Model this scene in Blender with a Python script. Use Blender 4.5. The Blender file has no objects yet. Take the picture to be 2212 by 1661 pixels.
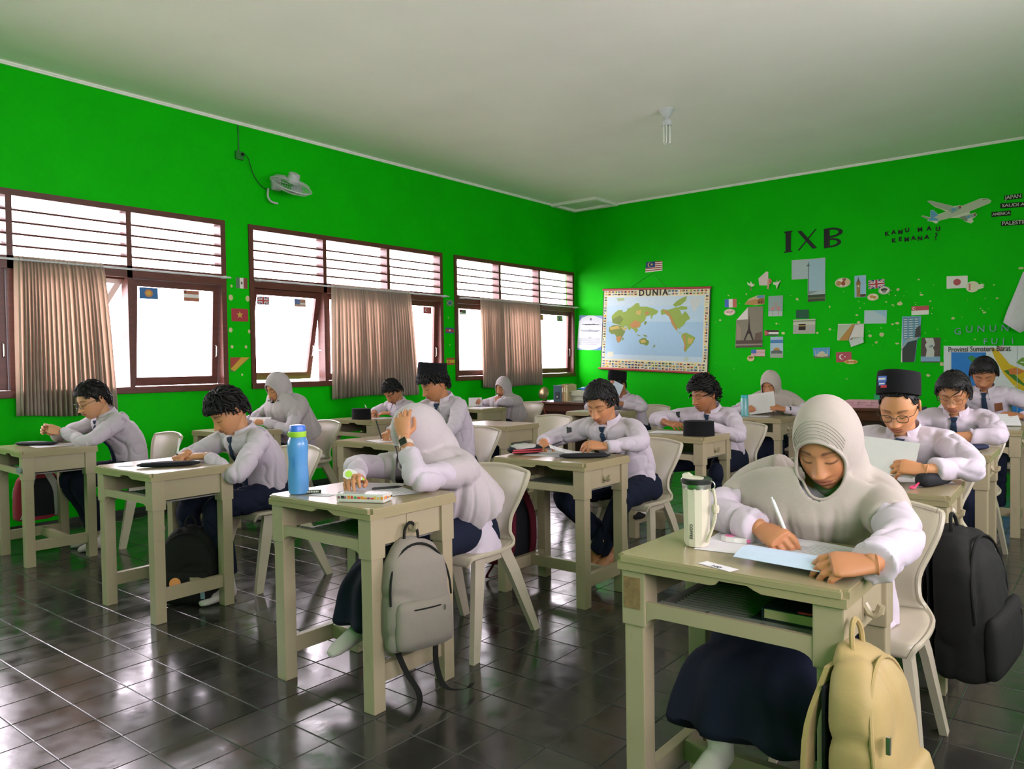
import bpy, bmesh, math, random
import numpy as np
from mathutils import Matrix, Vector
from mathutils.bvhtree import BVHTree

SC = bpy.context.scene
COL = SC.collection
# ---------------------------------------------------------------- camera, sky, exposure
cam_data = bpy.data.cameras.new('camera')
cam = bpy.data.objects.new('camera', cam_data)
COL.objects.link(cam)
cam_data.sensor_width = 36.0
cam_data.lens = 1662.98 / 2212 * 36
cam_data.clip_start = 0.05
CAM_RT = Vector((0.78158355, 0.62362316, -0.01487681))
CAM_UP = Vector((-0.00492091, 0.03001176, 0.99953743))
CAM_FW = Vector((-0.62378117, 0.7811488, -0.0265255))
CAM_LOC = Vector((0, 0, 1.24375))
cam.matrix_world = Matrix((
    (CAM_RT.x, CAM_UP.x, -CAM_FW.x, CAM_LOC.x),
    (CAM_RT.y, CAM_UP.y, -CAM_FW.y, CAM_LOC.y),
    (CAM_RT.z, CAM_UP.z, -CAM_FW.z, CAM_LOC.z),
    (0, 0, 0, 1)))
SC.camera = cam

world = bpy.data.worlds.new('world')
SC.world = world
world.use_nodes = True
wn = world.node_tree.nodes
bg = wn['Background']
bg.inputs['Color'].default_value = (1.0, 0.885, 0.99, 1)
bg.inputs['Strength'].default_value = 9.0

SC.view_settings.view_transform = 'Standard'
SC.view_settings.look = 'None'
SC.view_settings.gamma = 1.0
SC.view_settings.exposure = 0.95
SC.view_settings.use_curve_mapping = False

# room: window wall at x = XW, back wall at y = YB
XW, YB, HC = -6.70, 10.01, 3.6125
XR, YF = 1.35, -1.5
DW, DD, DH = 0.6036, 0.4557, 0.7404

def portal(name, loc, rot, sx, sy):
    """daylight opening: guides sky light through a real window"""
    d = bpy.data.lights.new(name, 'AREA')
    d.shape = 'RECTANGLE'; d.size = sx; d.size_y = sy
    d.cycles.is_portal = True
    o = bpy.data.objects.new(name, d); COL.objects.link(o)
    o.location = loc; o.rotation_euler = rot
    return o
WINS = [(-1.63, 1.09), (1.33, 4.05), (4.30, 7.02), (7.235, 9.955)]
for a, b in WINS:
    portal('window_daylight', (XW - 0.13, (a + b) / 2, 1.85), (0, -math.pi / 2, 0), 1.6, b - a)
RWINS = [(-0.9, 1.9), (2.9, 5.3)]
for a, b in RWINS:
    portal('window_daylight', (XR + 0.13, (a + b) / 2, 1.8), (0, math.pi / 2, 0), 1.2, b - a)

# ---------------------------------------------------------------- materials
def lin(c):
    return tuple(((v / 12.92) if v <= 0.04045 else ((v + 0.055) / 1.055) ** 2.4) for v in c)
def rgb(h):
    h = h.lstrip('#')
    return lin(tuple(int(h[i:i + 2], 16) / 255 for i in (0, 2, 4)))
MATS = {}
def mat(name, color, rough=0.5, var=0.06, nscale=12, bump=0.0, bscale=60, spec=0.5, metal=0.0,
        alpha=1.0, trans=0.0, sheen=0.0, stretch=None, dirt=None, dirt_amt=0.0, dscale=4):
    """principled material whose colour wanders a little with a procedural noise"""
    if name in MATS: return MATS[name]
    m = bpy.data.materials.new(name); m.use_nodes = True
    nt = m.node_tree; N = nt.nodes; L = nt.links
    p = N['Principled BSDF']
    c = rgb(color) if isinstance(color, str) else color
    tc = N.new('ShaderNodeTexCoord')
    vec = tc.outputs['Object']
    if stretch:
        mp = N.new('ShaderNodeMapping'); mp.inputs['Scale'].default_value = stretch
        L.new(vec, mp.inputs['Vector']); vec = mp.outputs['Vector']
    n = N.new('ShaderNodeTexNoise'); n.inputs['Scale'].default_value = nscale
    n.inputs['Detail'].default_value = 4
    L.new(vec, n.inputs['Vector'])
    mr = N.new('ShaderNodeMapRange')
    mr.inputs['From Min'].default_value = 0.25; mr.inputs['From Max'].default_value = 0.75
    L.new(n.outputs['Fac'], mr.inputs['Value'])
    mx = N.new('ShaderNodeMix'); mx.data_type = 'RGBA'
    lo = tuple(max(0, v * (1 - var)) for v in c); hi = tuple(min(1, v * (1 + var)) for v in c)
    mx.inputs['A'].default_value = (*lo, 1); mx.inputs['B'].default_value = (*hi, 1)
    L.new(mr.outputs['Result'], mx.inputs['Factor'])
    out = mx.outputs['Result']
    if dirt:
        n2 = N.new('ShaderNodeTexNoise'); n2.inputs['Scale'].default_value = dscale
        n2.inputs['Detail'].default_value = 8; n2.inputs['Roughness'].default_value = 0.7
        L.new(vec, n2.inputs['Vector'])
        r2 = N.new('ShaderNodeMapRange')
        r2.inputs['From Min'].default_value = 0.60; r2.inputs['From Max'].default_value = 0.72
        r2.inputs['To Max'].default_value = dirt_amt
        L.new(n2.outputs['Fac'], r2.inputs['Value'])
        m2 = N.new('ShaderNodeMix'); m2.data_type = 'RGBA'
        L.new(r2.outputs['Result'], m2.inputs['Factor'])
        L.new(out, m2.inputs['A']); m2.inputs['B'].default_value = (*rgb(dirt), 1)
        out = m2.outputs['Result']
    L.new(out, p.inputs['Base Color'])
    p.inputs['Roughness'].default_value = rough
    p.inputs['Specular IOR Level'].default_value = spec
    p.inputs['Metallic'].default_value = metal
    p.inputs['Alpha'].default_value = alpha
    p.inputs['Transmission Weight'].default_value = trans
    if sheen:
        p.inputs['Sheen Weight'].default_value = sheen
    if bump:
        nb = N.new('ShaderNodeTexNoise'); nb.inputs['Scale'].default_value = bscale
        nb.inputs['Detail'].default_value = 3
        L.new(vec, nb.inputs['Vector'])
        b = N.new('ShaderNodeBump'); b.inputs['Strength'].default_value = bump
        b.inputs['Distance'].default_value = 0.01
        L.new(nb.outputs['Fac'], b.inputs['Height']); L.new(b.outputs['Normal'], p.inputs['Normal'])
    MATS[name] = m
    return m

def attr_mat(name, rough=0.6, spec=0.3, var=0.05, nscale=25, sss=0.0):
    """material that takes its printed colour from the mesh's colour attribute"""
    if name in MATS: return MATS[name]
    m = bpy.data.materials.new(name); m.use_nodes = True
    nt = m.node_tree; N = nt.nodes; L = nt.links
    p = N['Principled BSDF']
    a = N.new('ShaderNodeAttribute'); a.attribute_name = 'Col'
    n = N.new('ShaderNodeTexNoise'); n.inputs['Scale'].default_value = nscale
    tc = N.new('ShaderNodeTexCoord'); L.new(tc.outputs['Object'], n.inputs['Vector'])
    mr = N.new('ShaderNodeMapRange'); mr.inputs['To Min'].default_value = 1 - var; mr.inputs['To Max'].default_value = 1 + var
    L.new(n.outputs['Fac'], mr.inputs['Value'])
    mx = N.new('ShaderNodeVectorMath'); mx.operation = 'SCALE'
    L.new(a.outputs['Color'], mx.inputs[0]); L.new(mr.outputs['Result'], mx.inputs['Scale'])
    L.new(mx.outputs['Vector'], p.inputs['Base Color'])
    p.inputs['Roughness'].default_value = rough
    p.inputs['Specular IOR Level'].default_value = spec
    if sss:
        p.inputs['Subsurface Weight'].default_value = sss
        p.inputs['Subsurface Radius'].default_value = (0.02, 0.008, 0.004)
    MATS[name] = m
    return m

# ---------------------------------------------------------------- object helpers
def link(name, me, parent=None, loc=None):
    o = bpy.data.objects.new(name, me); COL.objects.link(o)
    if parent is not None: o.parent = parent
    if loc is not None: o.location = loc
    return o
def tag(o, label=None, cat=None, group=None, kind=None):
    if label: o['label'] = label
    if cat: o['category'] = cat
    if group: o['group'] = group
    if kind: o['kind'] = kind
    return o
def thing(name, loc, rz=0.0, label=None, cat=None, group=None, kind=None):
    o = bpy.data.objects.new(name, None); COL.objects.link(o)
    o.empty_display_size = 0.1
    o.location = loc; o.rotation_euler = (0, 0, rz)
    return tag(o, label, cat, group, kind)
def mk(name, V, F, m, parent=None, loc=None, smooth=False, auto=None):
    """one mesh object from vertex and face lists"""
    me = bpy.data.meshes.new(name)
    me.from_pydata([tuple(map(float, v)) for v in V], [], [tuple(int(i) for i in f) for f in F])
    if isinstance(m, (list, tuple)):
        for k in m: me.materials.append(k)
    elif m: me.materials.append(m)
    if smooth:
        me.shade_smooth()
        if auto is not None: me.set_sharp_from_angle(angle=math.radians(auto))
    me.update()
    return link(name, me, parent, loc)
def copy_tree(o, parent=None):
    c = o.copy(); COL.objects.link(c); c.parent = parent
    for ch in list(o.children): copy_tree(ch, c)
    return c
class MB:
    """collects boxes, tubes and prisms for one part"""
    def __init__(s): s.V = []; s.F = []
    def add(s, V, F):
        b = len(s.V); s.V += [tuple(map(float, v)) for v in V]; s.F += [tuple(int(i) + b for i in f) for f in F]
        return s
    def box(s, x0, x1, y0, y1, z0, z1, bv=0.0):
        if bv <= 0:
            V = [(x0, y0, z0), (x1, y0, z0), (x1, y1, z0), (x0, y1, z0), (x0, y0, z1), (x1, y0, z1), (x1, y1, z1), (x0, y1, z1)]
            F = [(0, 3, 2, 1), (4, 5, 6, 7), (0, 1, 5, 4), (1, 2, 6, 5), (2, 3, 7, 6), (3, 0, 4, 7)]
            return s.add(V, F)
        bm = bmesh.new()
        bmesh.ops.create_cube(bm, size=1)
        for v in bm.verts:
            v.co = ((x0 + x1) / 2 + v.co.x * (x1 - x0), (y0 + y1) / 2 + v.co.y * (y1 - y0), (z0 + z1) / 2 + v.co.z * (z1 - z0))
        bmesh.ops.bevel(bm, geom=bm.edges[:], offset=bv, segments=2, affect='EDGES', profile=0.7)
        return s.bm(bm)
    def bm(s, bm):
        bm.verts.index_update()
        s.add([v.co[:] for v in bm.verts], [[v.index for v in f.verts] for f in bm.faces]); bm.free()
        return s
    def prism(s, P, axis, a, b):
        """polygon P (2-D) extruded between a and b along an axis"""
        n = len(P)
        def pt(p, t):
            return {'x': (t, p[0], p[1]), 'y': (p[0], t, p[1]), 'z': (p[0], p[1], t)}[axis]
        V = [pt(p, a) for p in P] + [pt(p, b) for p in P]
        F = [tuple(range(n)), tuple(range(2 * n - 1, n - 1, -1))]
        F += [(i, i + n, (i + 1) % n + n, (i + 1) % n) for i in range(n)]
        return s.add(V, F)
    def tube(s, P, r, n=8, cap=True, closed=False):
        V, F = tube_arr(P, r, n, cap, closed); return s.add(V, F)
    def lathe(s, prof, n=24, c=(0, 0, 0)):
        V = []; F = []
        for (r, z) in prof:
            for k in range(n):
                a = 2 * math.pi * k / n; V.append((c[0] + r * math.cos(a), c[1] + r * math.sin(a), c[2] + z))
        for i in range(len(prof) - 1):
            for k in range(n):
                F.append((i * n + k, i * n + (k + 1) % n, (i + 1) * n + (k + 1) % n, (i + 1) * n + k))
        F.append(tuple(range(n - 1, -1, -1))); b = (len(prof) - 1) * n; F.append(tuple(range(b, b + n)))
        return s.add(V, F)
    def xf(s, M):
        s.V = [tuple(M @ Vector(v)) for v in s.V]; return s
    def build(s, name, m, parent=None, loc=None, smooth=False, auto=35):
        return mk(name, s.V, s.F, m, parent, loc, smooth, auto if smooth else None)

def frames(P):
    P = np.asarray(P, float); n = len(P)
    T = np.gradient(P, axis=0); T /= np.linalg.norm(T, axis=1)[:, None] + 1e-9
    u = np.array([0, 0, 1.0]) if abs(T[0][2]) < 0.9 else np.array([1.0, 0, 0])
    U = []
    for t in T:
        u = u - t * (u @ t); u /= np.linalg.norm(u) + 1e-9; U.append(u)
    U = np.array(U); B = np.cross(T, U)
    return P, T, U, B
def tube_arr(P, r, n=8, cap=True, closed=False):
    P, T, U, B = frames(P); m = len(P)
    r = np.broadcast_to(np.asarray(r, float), (m,)) if np.ndim(r) <= 1 else r
    a = np.linspace(0, 2 * np.pi, n, endpoint=False)
    V = (P[:, None] + (U[:, None] * np.cos(a)[None, :, None] + B[:, None] * np.sin(a)[None, :, None]) * r[:, None, None]).reshape(-1, 3)
    F = []
    for i in range(m - 1 + (1 if closed else 0)):
        for k in range(n):
            j = (i + 1) % m
            F.append((i * n + k, i * n + (k + 1) % n, j * n + (k + 1) % n, j * n + k))
    if cap and not closed:
        F.append(tuple(range(n - 1, -1, -1))); F.append(tuple(range((m - 1) * n, m * n)))
    return V.tolist(), F
def ell_loft(C, U, B, ru, rb, n=20, cap=True, sq=1.0):
    """elliptical rings with centres C, axes U and B, half sizes ru and rb"""
    C = np.asarray(C, float); m = len(C)
    a = np.linspace(0, 2 * np.pi, n, endpoint=False)
    ca = np.sign(np.cos(a)) * np.abs(np.cos(a)) ** sq; sa = np.sign(np.sin(a)) * np.abs(np.sin(a)) ** sq
    V = (C[:, None] + np.asarray(U, float)[:, None] * (ca[None, :] * np.asarray(ru, float)[:, None])[..., None]
         + np.asarray(B, float)[:, None] * (sa[None, :] * np.asarray(rb, float)[:, None])[..., None]).reshape(-1, 3)
    F = []
    for i in range(m - 1):
        for k in range(n):
            F.append((i * n + k, i * n + (k + 1) % n, (i + 1) * n + (k + 1) % n, (i + 1) * n + k))
    if cap:
        F.append(tuple(range(n - 1, -1, -1))); F.append(tuple(range((m - 1) * n, m * n)))
    return V.tolist(), F
def spline(P, n):
    """Catmull-Rom through the points"""
    P = np.asarray(P, float); Q = np.vstack([2 * P[0] - P[1], P, 2 * P[-1] - P[-2]])
    out = []
    k = len(P) - 1
    for t in np.linspace(0, k, n):
        i = min(int(t), k - 1); f = t - i
        a, b, c, d = Q[i], Q[i + 1], Q[i + 2], Q[i + 3]
        out.append(0.5 * ((2 * b) + (-a + c) * f + (2 * a - 5 * b + 4 * c - d) * f * f + (-a + 3 * b - 3 * c + d) * f ** 3))
    return np.array(out)
TMP = bpy.data.scenes.new('work')
def work_graph():
    vl = TMP.view_layers[0]
    with bpy.context.temp_override(scene=TMP, view_layer=vl):
        return bpy.context.evaluated_depsgraph_get()
def remesh(V, F, voxel, smooth=6, fac=0.5):
    """fuse overlapping closed shells into one continuous surface"""
    me = bpy.data.meshes.new('w'); me.from_pydata([tuple(map(float, v)) for v in V], [], [tuple(f) for f in F])
    o = bpy.data.objects.new('w', me); TMP.collection.objects.link(o)
    r = o.modifiers.new('r', 'REMESH'); r.mode = 'VOXEL'; r.voxel_size = voxel
    if smooth:
        s = o.modifiers.new('s', 'SMOOTH'); s.factor = fac; s.iterations = smooth
    dg = work_graph()
    e = o.evaluated_get(dg); m2 = e.to_mesh()
    n = len(m2.vertices); co = np.empty(n * 3); m2.vertices.foreach_get('co', co)
    nl = len(m2.loops); li = np.empty(nl, int); m2.loops.foreach_get('vertex_index', li)
    npoly = len(m2.polygons); ls = np.empty(npoly, int); m2.polygons.foreach_get('loop_start', ls)
    lt = np.empty(npoly, int); m2.polygons.foreach_get('loop_total', lt)
    faces = [tuple(li[a:a + b]) for a, b in zip(ls, lt)]
    e.to_mesh_clear()
    bpy.data.objects.remove(o); bpy.data.meshes.remove(me)
    return co.reshape(-1, 3), faces
def normals(V, F):
    N = np.zeros_like(V)
    q = [f for f in F if len(f) == 4]; t = [f for f in F if len(f) == 3]
    for fs in (q, t):
        if not fs: continue
        A = np.array(fs)
        n = np.cross(V[A[:, 2]] - V[A[:, 0]], V[A[:, -1]] - V[A[:, 1]])
        for k in range(A.shape[1]): np.add.at(N, A[:, k], n)
    return N / (np.linalg.norm(N, axis=1)[:, None] + 1e-12)
def wob(V, seed, k0, k1, n=7, aniso=(1, 1, 1)):
    """smooth pseudo-noise in about -1..1 for many points at once"""
    rs = np.random.RandomState(seed); f = np.zeros(len(V))
    A = V * np.asarray(aniso)
    for i in range(n):
        d = rs.normal(size=3); d /= np.linalg.norm(d); k = rs.uniform(k0, k1)
        f += np.sin(A @ d * k + rs.uniform(0, 6.28) + 0.8 * np.sin(A @ np.roll(d, 1) * k * 0.6))
    return f / n ** 0.5 / 1.2
def text_mesh(name, s, size, m, depth=0.001, bold=0.0, spacing=1.0, align='CENTER'):
    """lettering as a thin mesh lying in its own x-z plane, facing -y"""
    c = bpy.data.curves.new('t', 'FONT'); c.body = s; c.size = size; c.extrude = depth; c.offset = bold
    c.space_character = spacing; c.align_x = align; c.align_y = 'CENTER'; c.resolution_u = 3
    o = bpy.data.objects.new('t', c); TMP.collection.objects.link(o)
    dg = work_graph()
    me = bpy.data.meshes.new_from_object(o.evaluated_get(dg))
    bpy.data.objects.remove(o); bpy.data.curves.remove(c)
    me.transform(Matrix.Rotation(math.pi / 2, 4, 'X'))
    me.materials.clear(); me.materials.append(m); me.name = name
    return me

PRINT = attr_mat('printed_paper')
def flat(name, outline, layers, parent=None, thick=0.0015, base='#e8e4dc', mats=None, M=None, curl=None, step=0.0004):
    """thin sheet in the x-z plane facing -y: an outline polygon and printed patches on it.
    layers: (polygon, colour). Each polygon is a list of (x, z)."""
    V = []; F = []; C = []; n = len(outline)
    V += [(p[0], 0, p[1]) for p in outline] + [(p[0], thick, p[1]) for p in outline]
    F += [tuple(range(n)), tuple(range(2 * n - 1, n - 1, -1))] + [(i, i + n, (i + 1) % n + n, (i + 1) % n) for i in range(n)]
    C += [rgb(base)] * len(F)
    for i, (poly, col) in enumerate(layers):
        b = len(V); d = -step * (1 + i * 0.25)
        V += [(p[0], d, p[1]) for p in poly]; F.append(tuple(range(b, b + len(poly)))); C.append(rgb(col) if isinstance(col, str) else col)
    me = bpy.data.meshes.new(name)
    me.from_pydata(V, [], F)
    at = me.color_attributes.new('Col', 'FLOAT_COLOR', 'CORNER')
    vals = []
    for f, c in zip(F, C): vals += [*c, 1.0] * len(f)
    at.data.foreach_set('color', vals)
    me.materials.append(PRINT)
    # make patches face the room
    bm = bmesh.new(); bm.from_mesh(me); bm.faces.ensure_lookup_table()
    for i, f in enumerate(bm.faces):
        if i == 0 or i >= n + 2:
            f.normal_update()
            if f.normal.y > 0: f.normal_flip()
    bm.to_mesh(me); bm.free()
    if curl:
        for v in me.vertices: v.co = curl(v.co)
    if M is not None: me.transform(M)
    return link(name, me, parent)
def ellipse(cx, cz, rx, rz, n=20, a0=0, a1=360):
    return [(cx + rx * math.cos(math.radians(a0 + (a1 - a0) * k / n)), cz + rz * math.sin(math.radians(a0 + (a1 - a0) * k / n))) for k in range(n)]
def rect(x0, x1, z0, z1): return [(x0, z0), (x1, z0), (x1, z1), (x0, z1)]
# ---------------------------------------------------------------- room materials
def wall_mat(name, c, mottled):
    m = mat(name, c, rough=0.6, var=0.07, nscale=2.2, bump=0.05, bscale=18, spec=0.10)
    return m
GREEN = wall_mat('green_wall_paint', (0.002, 0.50, 0.001), 0)
CEIL = mat('ceiling_paint', (0.93, 0.91, 0.82), rough=0.8, var=0.04, nscale=1.1, bump=0.03, bscale=10)
TRIM = mat('white_moulding_paint', (0.90, 0.88, 0.82), rough=0.5)
WOOD = mat('red_brown_window_wood', (0.115, 0.032, 0.022), rough=0.4, var=0.25, nscale=6, stretch=(1, 1, 6))
GROUT = mat('floor_grout', (0.055, 0.052, 0.048), rough=0.7, var=0.3, nscale=8)

def tile_material():
    m = bpy.data.materials.new('dark_polished_tile'); m.use_nodes = True
    nt = m.node_tree; N = nt.nodes; L = nt.links; p = N['Principled BSDF']
    g = N.new('ShaderNodeNewGeometry')
    sn = N.new('ShaderNodeVectorMath'); sn.operation = 'SNAP'; sn.inputs[1].default_value = (0.2, 0.2, 10)
    off = N.new('ShaderNodeVectorMath'); off.operation = 'ADD'; off.inputs[1].default_value = (0.0641, 0.0175, 5)
    L.new(g.outputs['Position'], off.inputs[0]); L.new(off.outputs[0], sn.inputs[0])
    w = N.new('ShaderNodeTexWhiteNoise'); L.new(sn.outputs[0], w.inputs['Vector'])
    n = N.new('ShaderNodeTexNoise'); n.inputs['Scale'].default_value = 5; n.inputs['Detail'].default_value = 6
    L.new(g.outputs['Position'], n.inputs['Vector'])
    r = N.new('ShaderNodeValToRGB')
    r.color_ramp.elements[0].color = (0.010, 0.010, 0.009, 1); r.color_ramp.elements[1].color = (0.045, 0.043, 0.037, 1)
    a = N.new('ShaderNodeMath'); a.operation = 'MULTIPLY_ADD'; a.inputs[1].default_value = 0.45; a.inputs[2].default_value = 0.0
    L.new(w.outputs['Value'], a.inputs[0])
    b = N.new('ShaderNodeMath'); b.operation = 'MULTIPLY_ADD'; b.inputs[1].default_value = 0.55
    L.new(n.outputs['Fac'], b.inputs[0]); L.new(a.outputs[0], b.inputs[2])
    L.new(b.outputs[0], r.inputs['Fac']); L.new(r.outputs['Color'], p.inputs['Base Color'])
    n2 = N.new('ShaderNodeTexNoise'); n2.inputs['Scale'].default_value = 9; n2.inputs['Detail'].default_value = 6
    L.new(g.outputs['Position'], n2.inputs['Vector'])
    mr = N.new('ShaderNodeMapRange'); mr.inputs['From Min'].default_value = 0.3; mr.inputs['From Max'].default_value = 0.7
    mr.inputs['To Min'].default_value = 0.11; mr.inputs['To Max'].default_value = 0.26
    L.new(n2.outputs['Fac'], mr.inputs['Value']); L.new(mr.outputs['Result'], p.inputs['Roughness'])
    p.inputs['Specular IOR Level'].default_value = 0.75
    bn = N.new('ShaderNodeTexNoise'); bn.inputs['Scale'].default_value = 14; bn.inputs['Detail'].default_value = 3
    L.new(g.outputs['Position'], bn.inputs['Vector'])
    bp = N.new('ShaderNodeBump'); bp.inputs['Strength'].default_value = 0.05; bp.inputs['Distance'].default_value = 0.01
    L.new(bn.outputs['Fac'], bp.inputs['Height']); L.new(bp.outputs['Normal'], p.inputs['Normal'])
    return m
TILE = tile_material()

# ---------------------------------------------------------------- floor: a bed with single 20 cm tiles on it
floor = tag(MB().box(XW - 0.2, XR + 0.2, YF - 0.2, YB + 0.2, -0.12, -0.0025).build('floor', GROUT), kind='structure')
def tile_arr(h=0.0985, b=0.0022, t=0.008):
    V = []
    for (e, z) in ((h, -t), (h, -b * 0.7), (h - b, 0)):
        V += [(-e, -e, z), (e, -e, z), (e, e, z), (-e, e, z)]
    F = [(8, 9, 10, 11)]
    for l in (0, 4):
        F += [(l + i, l + (i + 1) % 4, l + 4 + (i + 1) % 4, l + 4 + i) for i in range(4)]
    return V, F
TV, TF = tile_arr()
tile_me = bpy.data.meshes.new('tile'); tile_me.from_pydata(TV, [], TF); tile_me.materials.append(TILE)
GX, GY = -3.4641, 1.18255
rng = random.Random(4)
cells = []
for i in range(int((XW - GX) / 0.2) - 1, int((XR - GX) / 0.2) + 1):
    for j in range(int((YF - GY) / 0.2) - 1, int((YB - GY) / 0.2) + 1):
        x, y = GX + 0.2 * i + 0.1, GY + 0.2 * j + 0.1
        if x < XW + 0.05 or x > XR or y > YB - 0.05 or y < YF: continue
        q = Vector((x, y, 0)) - CAM_LOC
        z = q.dot(CAM_FW)
        vis = z > 0.3 and abs(q.dot(CAM_RT) / z) < 0.70 and -0.54 < q.dot(CAM_UP) / z < 0.5
        cells.append((0 if vis else 1, q.length, x, y))
cells.sort()
rest = MB()
for k, (h, d, x, y) in enumerate(cells):
    tx, ty = rng.gauss(0, 0.0022), rng.gauss(0, 0.0022)
    if k < 300:
        o = bpy.data.objects.new('tile', tile_me); COL.objects.link(o); o.parent = floor
        o.location = (x, y, rng.uniform(-0.0004, 0)); o.rotation_euler = (tx, ty, 0)
    else:
        rest.add([(x + v[0], y + v[1], v[2] + v[1] * tx - v[0] * ty) for v in TV], TF)
tag(rest.build('tiles', TILE, floor), kind='stuff')

# ---------------------------------------------------------------- walls, ceiling, trims
WZ0, WZ1 = 1.05, 2.645
def wall_with_openings(name, x0, x1, y0, y1, wins, z0, z1, m):
    b = MB().box(x0, x1, y0, y1, 0, z0).box(x0, x1, y0, y1, z1, HC)
    ys = [y0] + [v for w in wins for v in w] + [y1]
    for i in range(0, len(ys), 2): b.box(x0, x1, ys[i], ys[i + 1], z0, z1)
    return tag(b.build(name, m), kind='structure')
wall_left = wall_with_openings('wall_left', XW - 0.15, XW, YF - 0.15, YB + 0.15, WINS, WZ0, WZ1, GREEN)
wall_back = tag(MB().box(XW, XR, YB, YB + 0.15, 0, HC).build('wall_back', GREEN), kind='structure')
wall_right = wall_with_openings('wall_right', XR, XR + 0.15, YF - 0.15, YB + 0.15, RWINS, 1.2, 2.4, GREEN)
wall_front = tag(MB().box(XW, XR, YF - 0.15, YF, 0, HC).build('wall_front', GREEN), kind='structure')
ceiling = tag(MB().box(XW - 0.15, XR + 0.15, YF - 0.15, YB + 0.15, HC, HC + 0.1).build('ceiling', CEIL), kind='structure')
def moulding(name, a, b, inward):
    """small stepped cornice between wall and ceiling"""
    prof = [(0, 0), (0.018, 0), (0.018, -0.012), (0.012, -0.018), (0.012, -0.028), (0, -0.028)]
    a = Vector(a); b = Vector(b); V = []
    for p in (a, b): V += [tuple(p + Vector(inward) * u + Vector((0, 0, w))) for u, w in prof]
    n = len(prof); F = [tuple(range(n)), tuple(range(2 * n - 1, n - 1, -1))] + [(i, i + n, (i + 1) % n + n, (i + 1) % n) for i in range(n)]
    return tag(mk(name, V, F, TRIM), kind='structure')
moulding('trim_1', (XW, YF, HC), (XW, YB, HC), (1, 0, 0))
moulding('trim_2', (XW, YB, HC), (XR, YB, HC), (0, -1, 0))
moulding('trim_3', (XR, YF, HC), (XR, YB, HC), (-1, 0, 0))
moulding('trim_4', (XW, YF, HC), (XR, YF, HC), (0, 1, 0))
BASE = mat('dark_skirting', (0.03, 0.035, 0.03), rough=0.5, var=0.2)
tag(MB().box(XW, XW + 0.012, YF, YB, 0, 0.05).build('baseboard_left', BASE), kind='structure')
tag(MB().box(XW, XR, YB - 0.012, YB, 0, 0.05).build('baseboard_back', BASE), kind='structure')
# ground outside the windows
GROUNDM = mat('pale_concrete_outside', (0.55, 0.54, 0.50), rough=0.9, var=0.15, nscale=1.5)
tag(MB().box(-40, XW - 0.2, -25, 40, -0.3, -0.15).build('ground', GROUNDM), kind='structure')

# ceiling hatch in the corner
hatch = thing('ceiling_hatch', (-6.30, 9.68, HC), 0, 'square ceiling hatch with white moulded frame in the far corner', 'hatch')
MB().box(-0.36, 0.36, -0.28, 0.28, -0.010, -0.001).build('panel', CEIL, hatch)
hb = MB()
for (x0, x1, y0, y1) in ((-0.39, 0.39, -0.31, -0.255), (-0.39, 0.39, 0.255, 0.31), (-0.39, -0.335, -0.255, 0.255), (0.335, 0.39, -0.255, 0.255)):
    MB().box(x0, x1, y0, y1, -0.045, -0.001, 0.006).build('frame_strip', TRIM, hatch)

# ---------------------------------------------------------------- windows
def glass_mat():
    m = bpy.data.materials.new('window_glass'); m.use_nodes = True
    nt = m.node_tree; N = nt.nodes; L = nt.links; N.remove(N['Principled BSDF'])
    t = N.new('ShaderNodeBsdfTransparent'); g = N.new('ShaderNodeBsdfGlossy'); g.inputs['Roughness'].default_value = 0.03
    n = N.new('ShaderNodeTexNoise'); n.inputs['Scale'].default_value = 3
    r = N.new('ShaderNodeMapRange'); r.inputs['To Min'].default_value = 0.90; r.inputs['To Max'].default_value = 0.98
    L.new(n.outputs['Fac'], r.inputs['Value'])
    c = N.new('ShaderNodeCombineColor')
    for k in range(3): L.new(r.outputs['Result'], c.inputs[k])
    L.new(c.outputs['Color'], t.inputs['Color'])
    mx = N.new('ShaderNodeMixShader'); mx.inputs['Fac'].default_value = 0.05
    L.new(t.outputs[0], mx.inputs[1]); L.new(g.outputs[0], mx.inputs[2])
    L.new(mx.outputs[0], N['Material Output'].inputs['Surface'])
    return m
GLASS = glass_mat()
METAL = mat('bright_metal', (0.62, 0.60, 0.56), rough=0.28, metal=1.0, var=0.05)
slat_me = None
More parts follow.
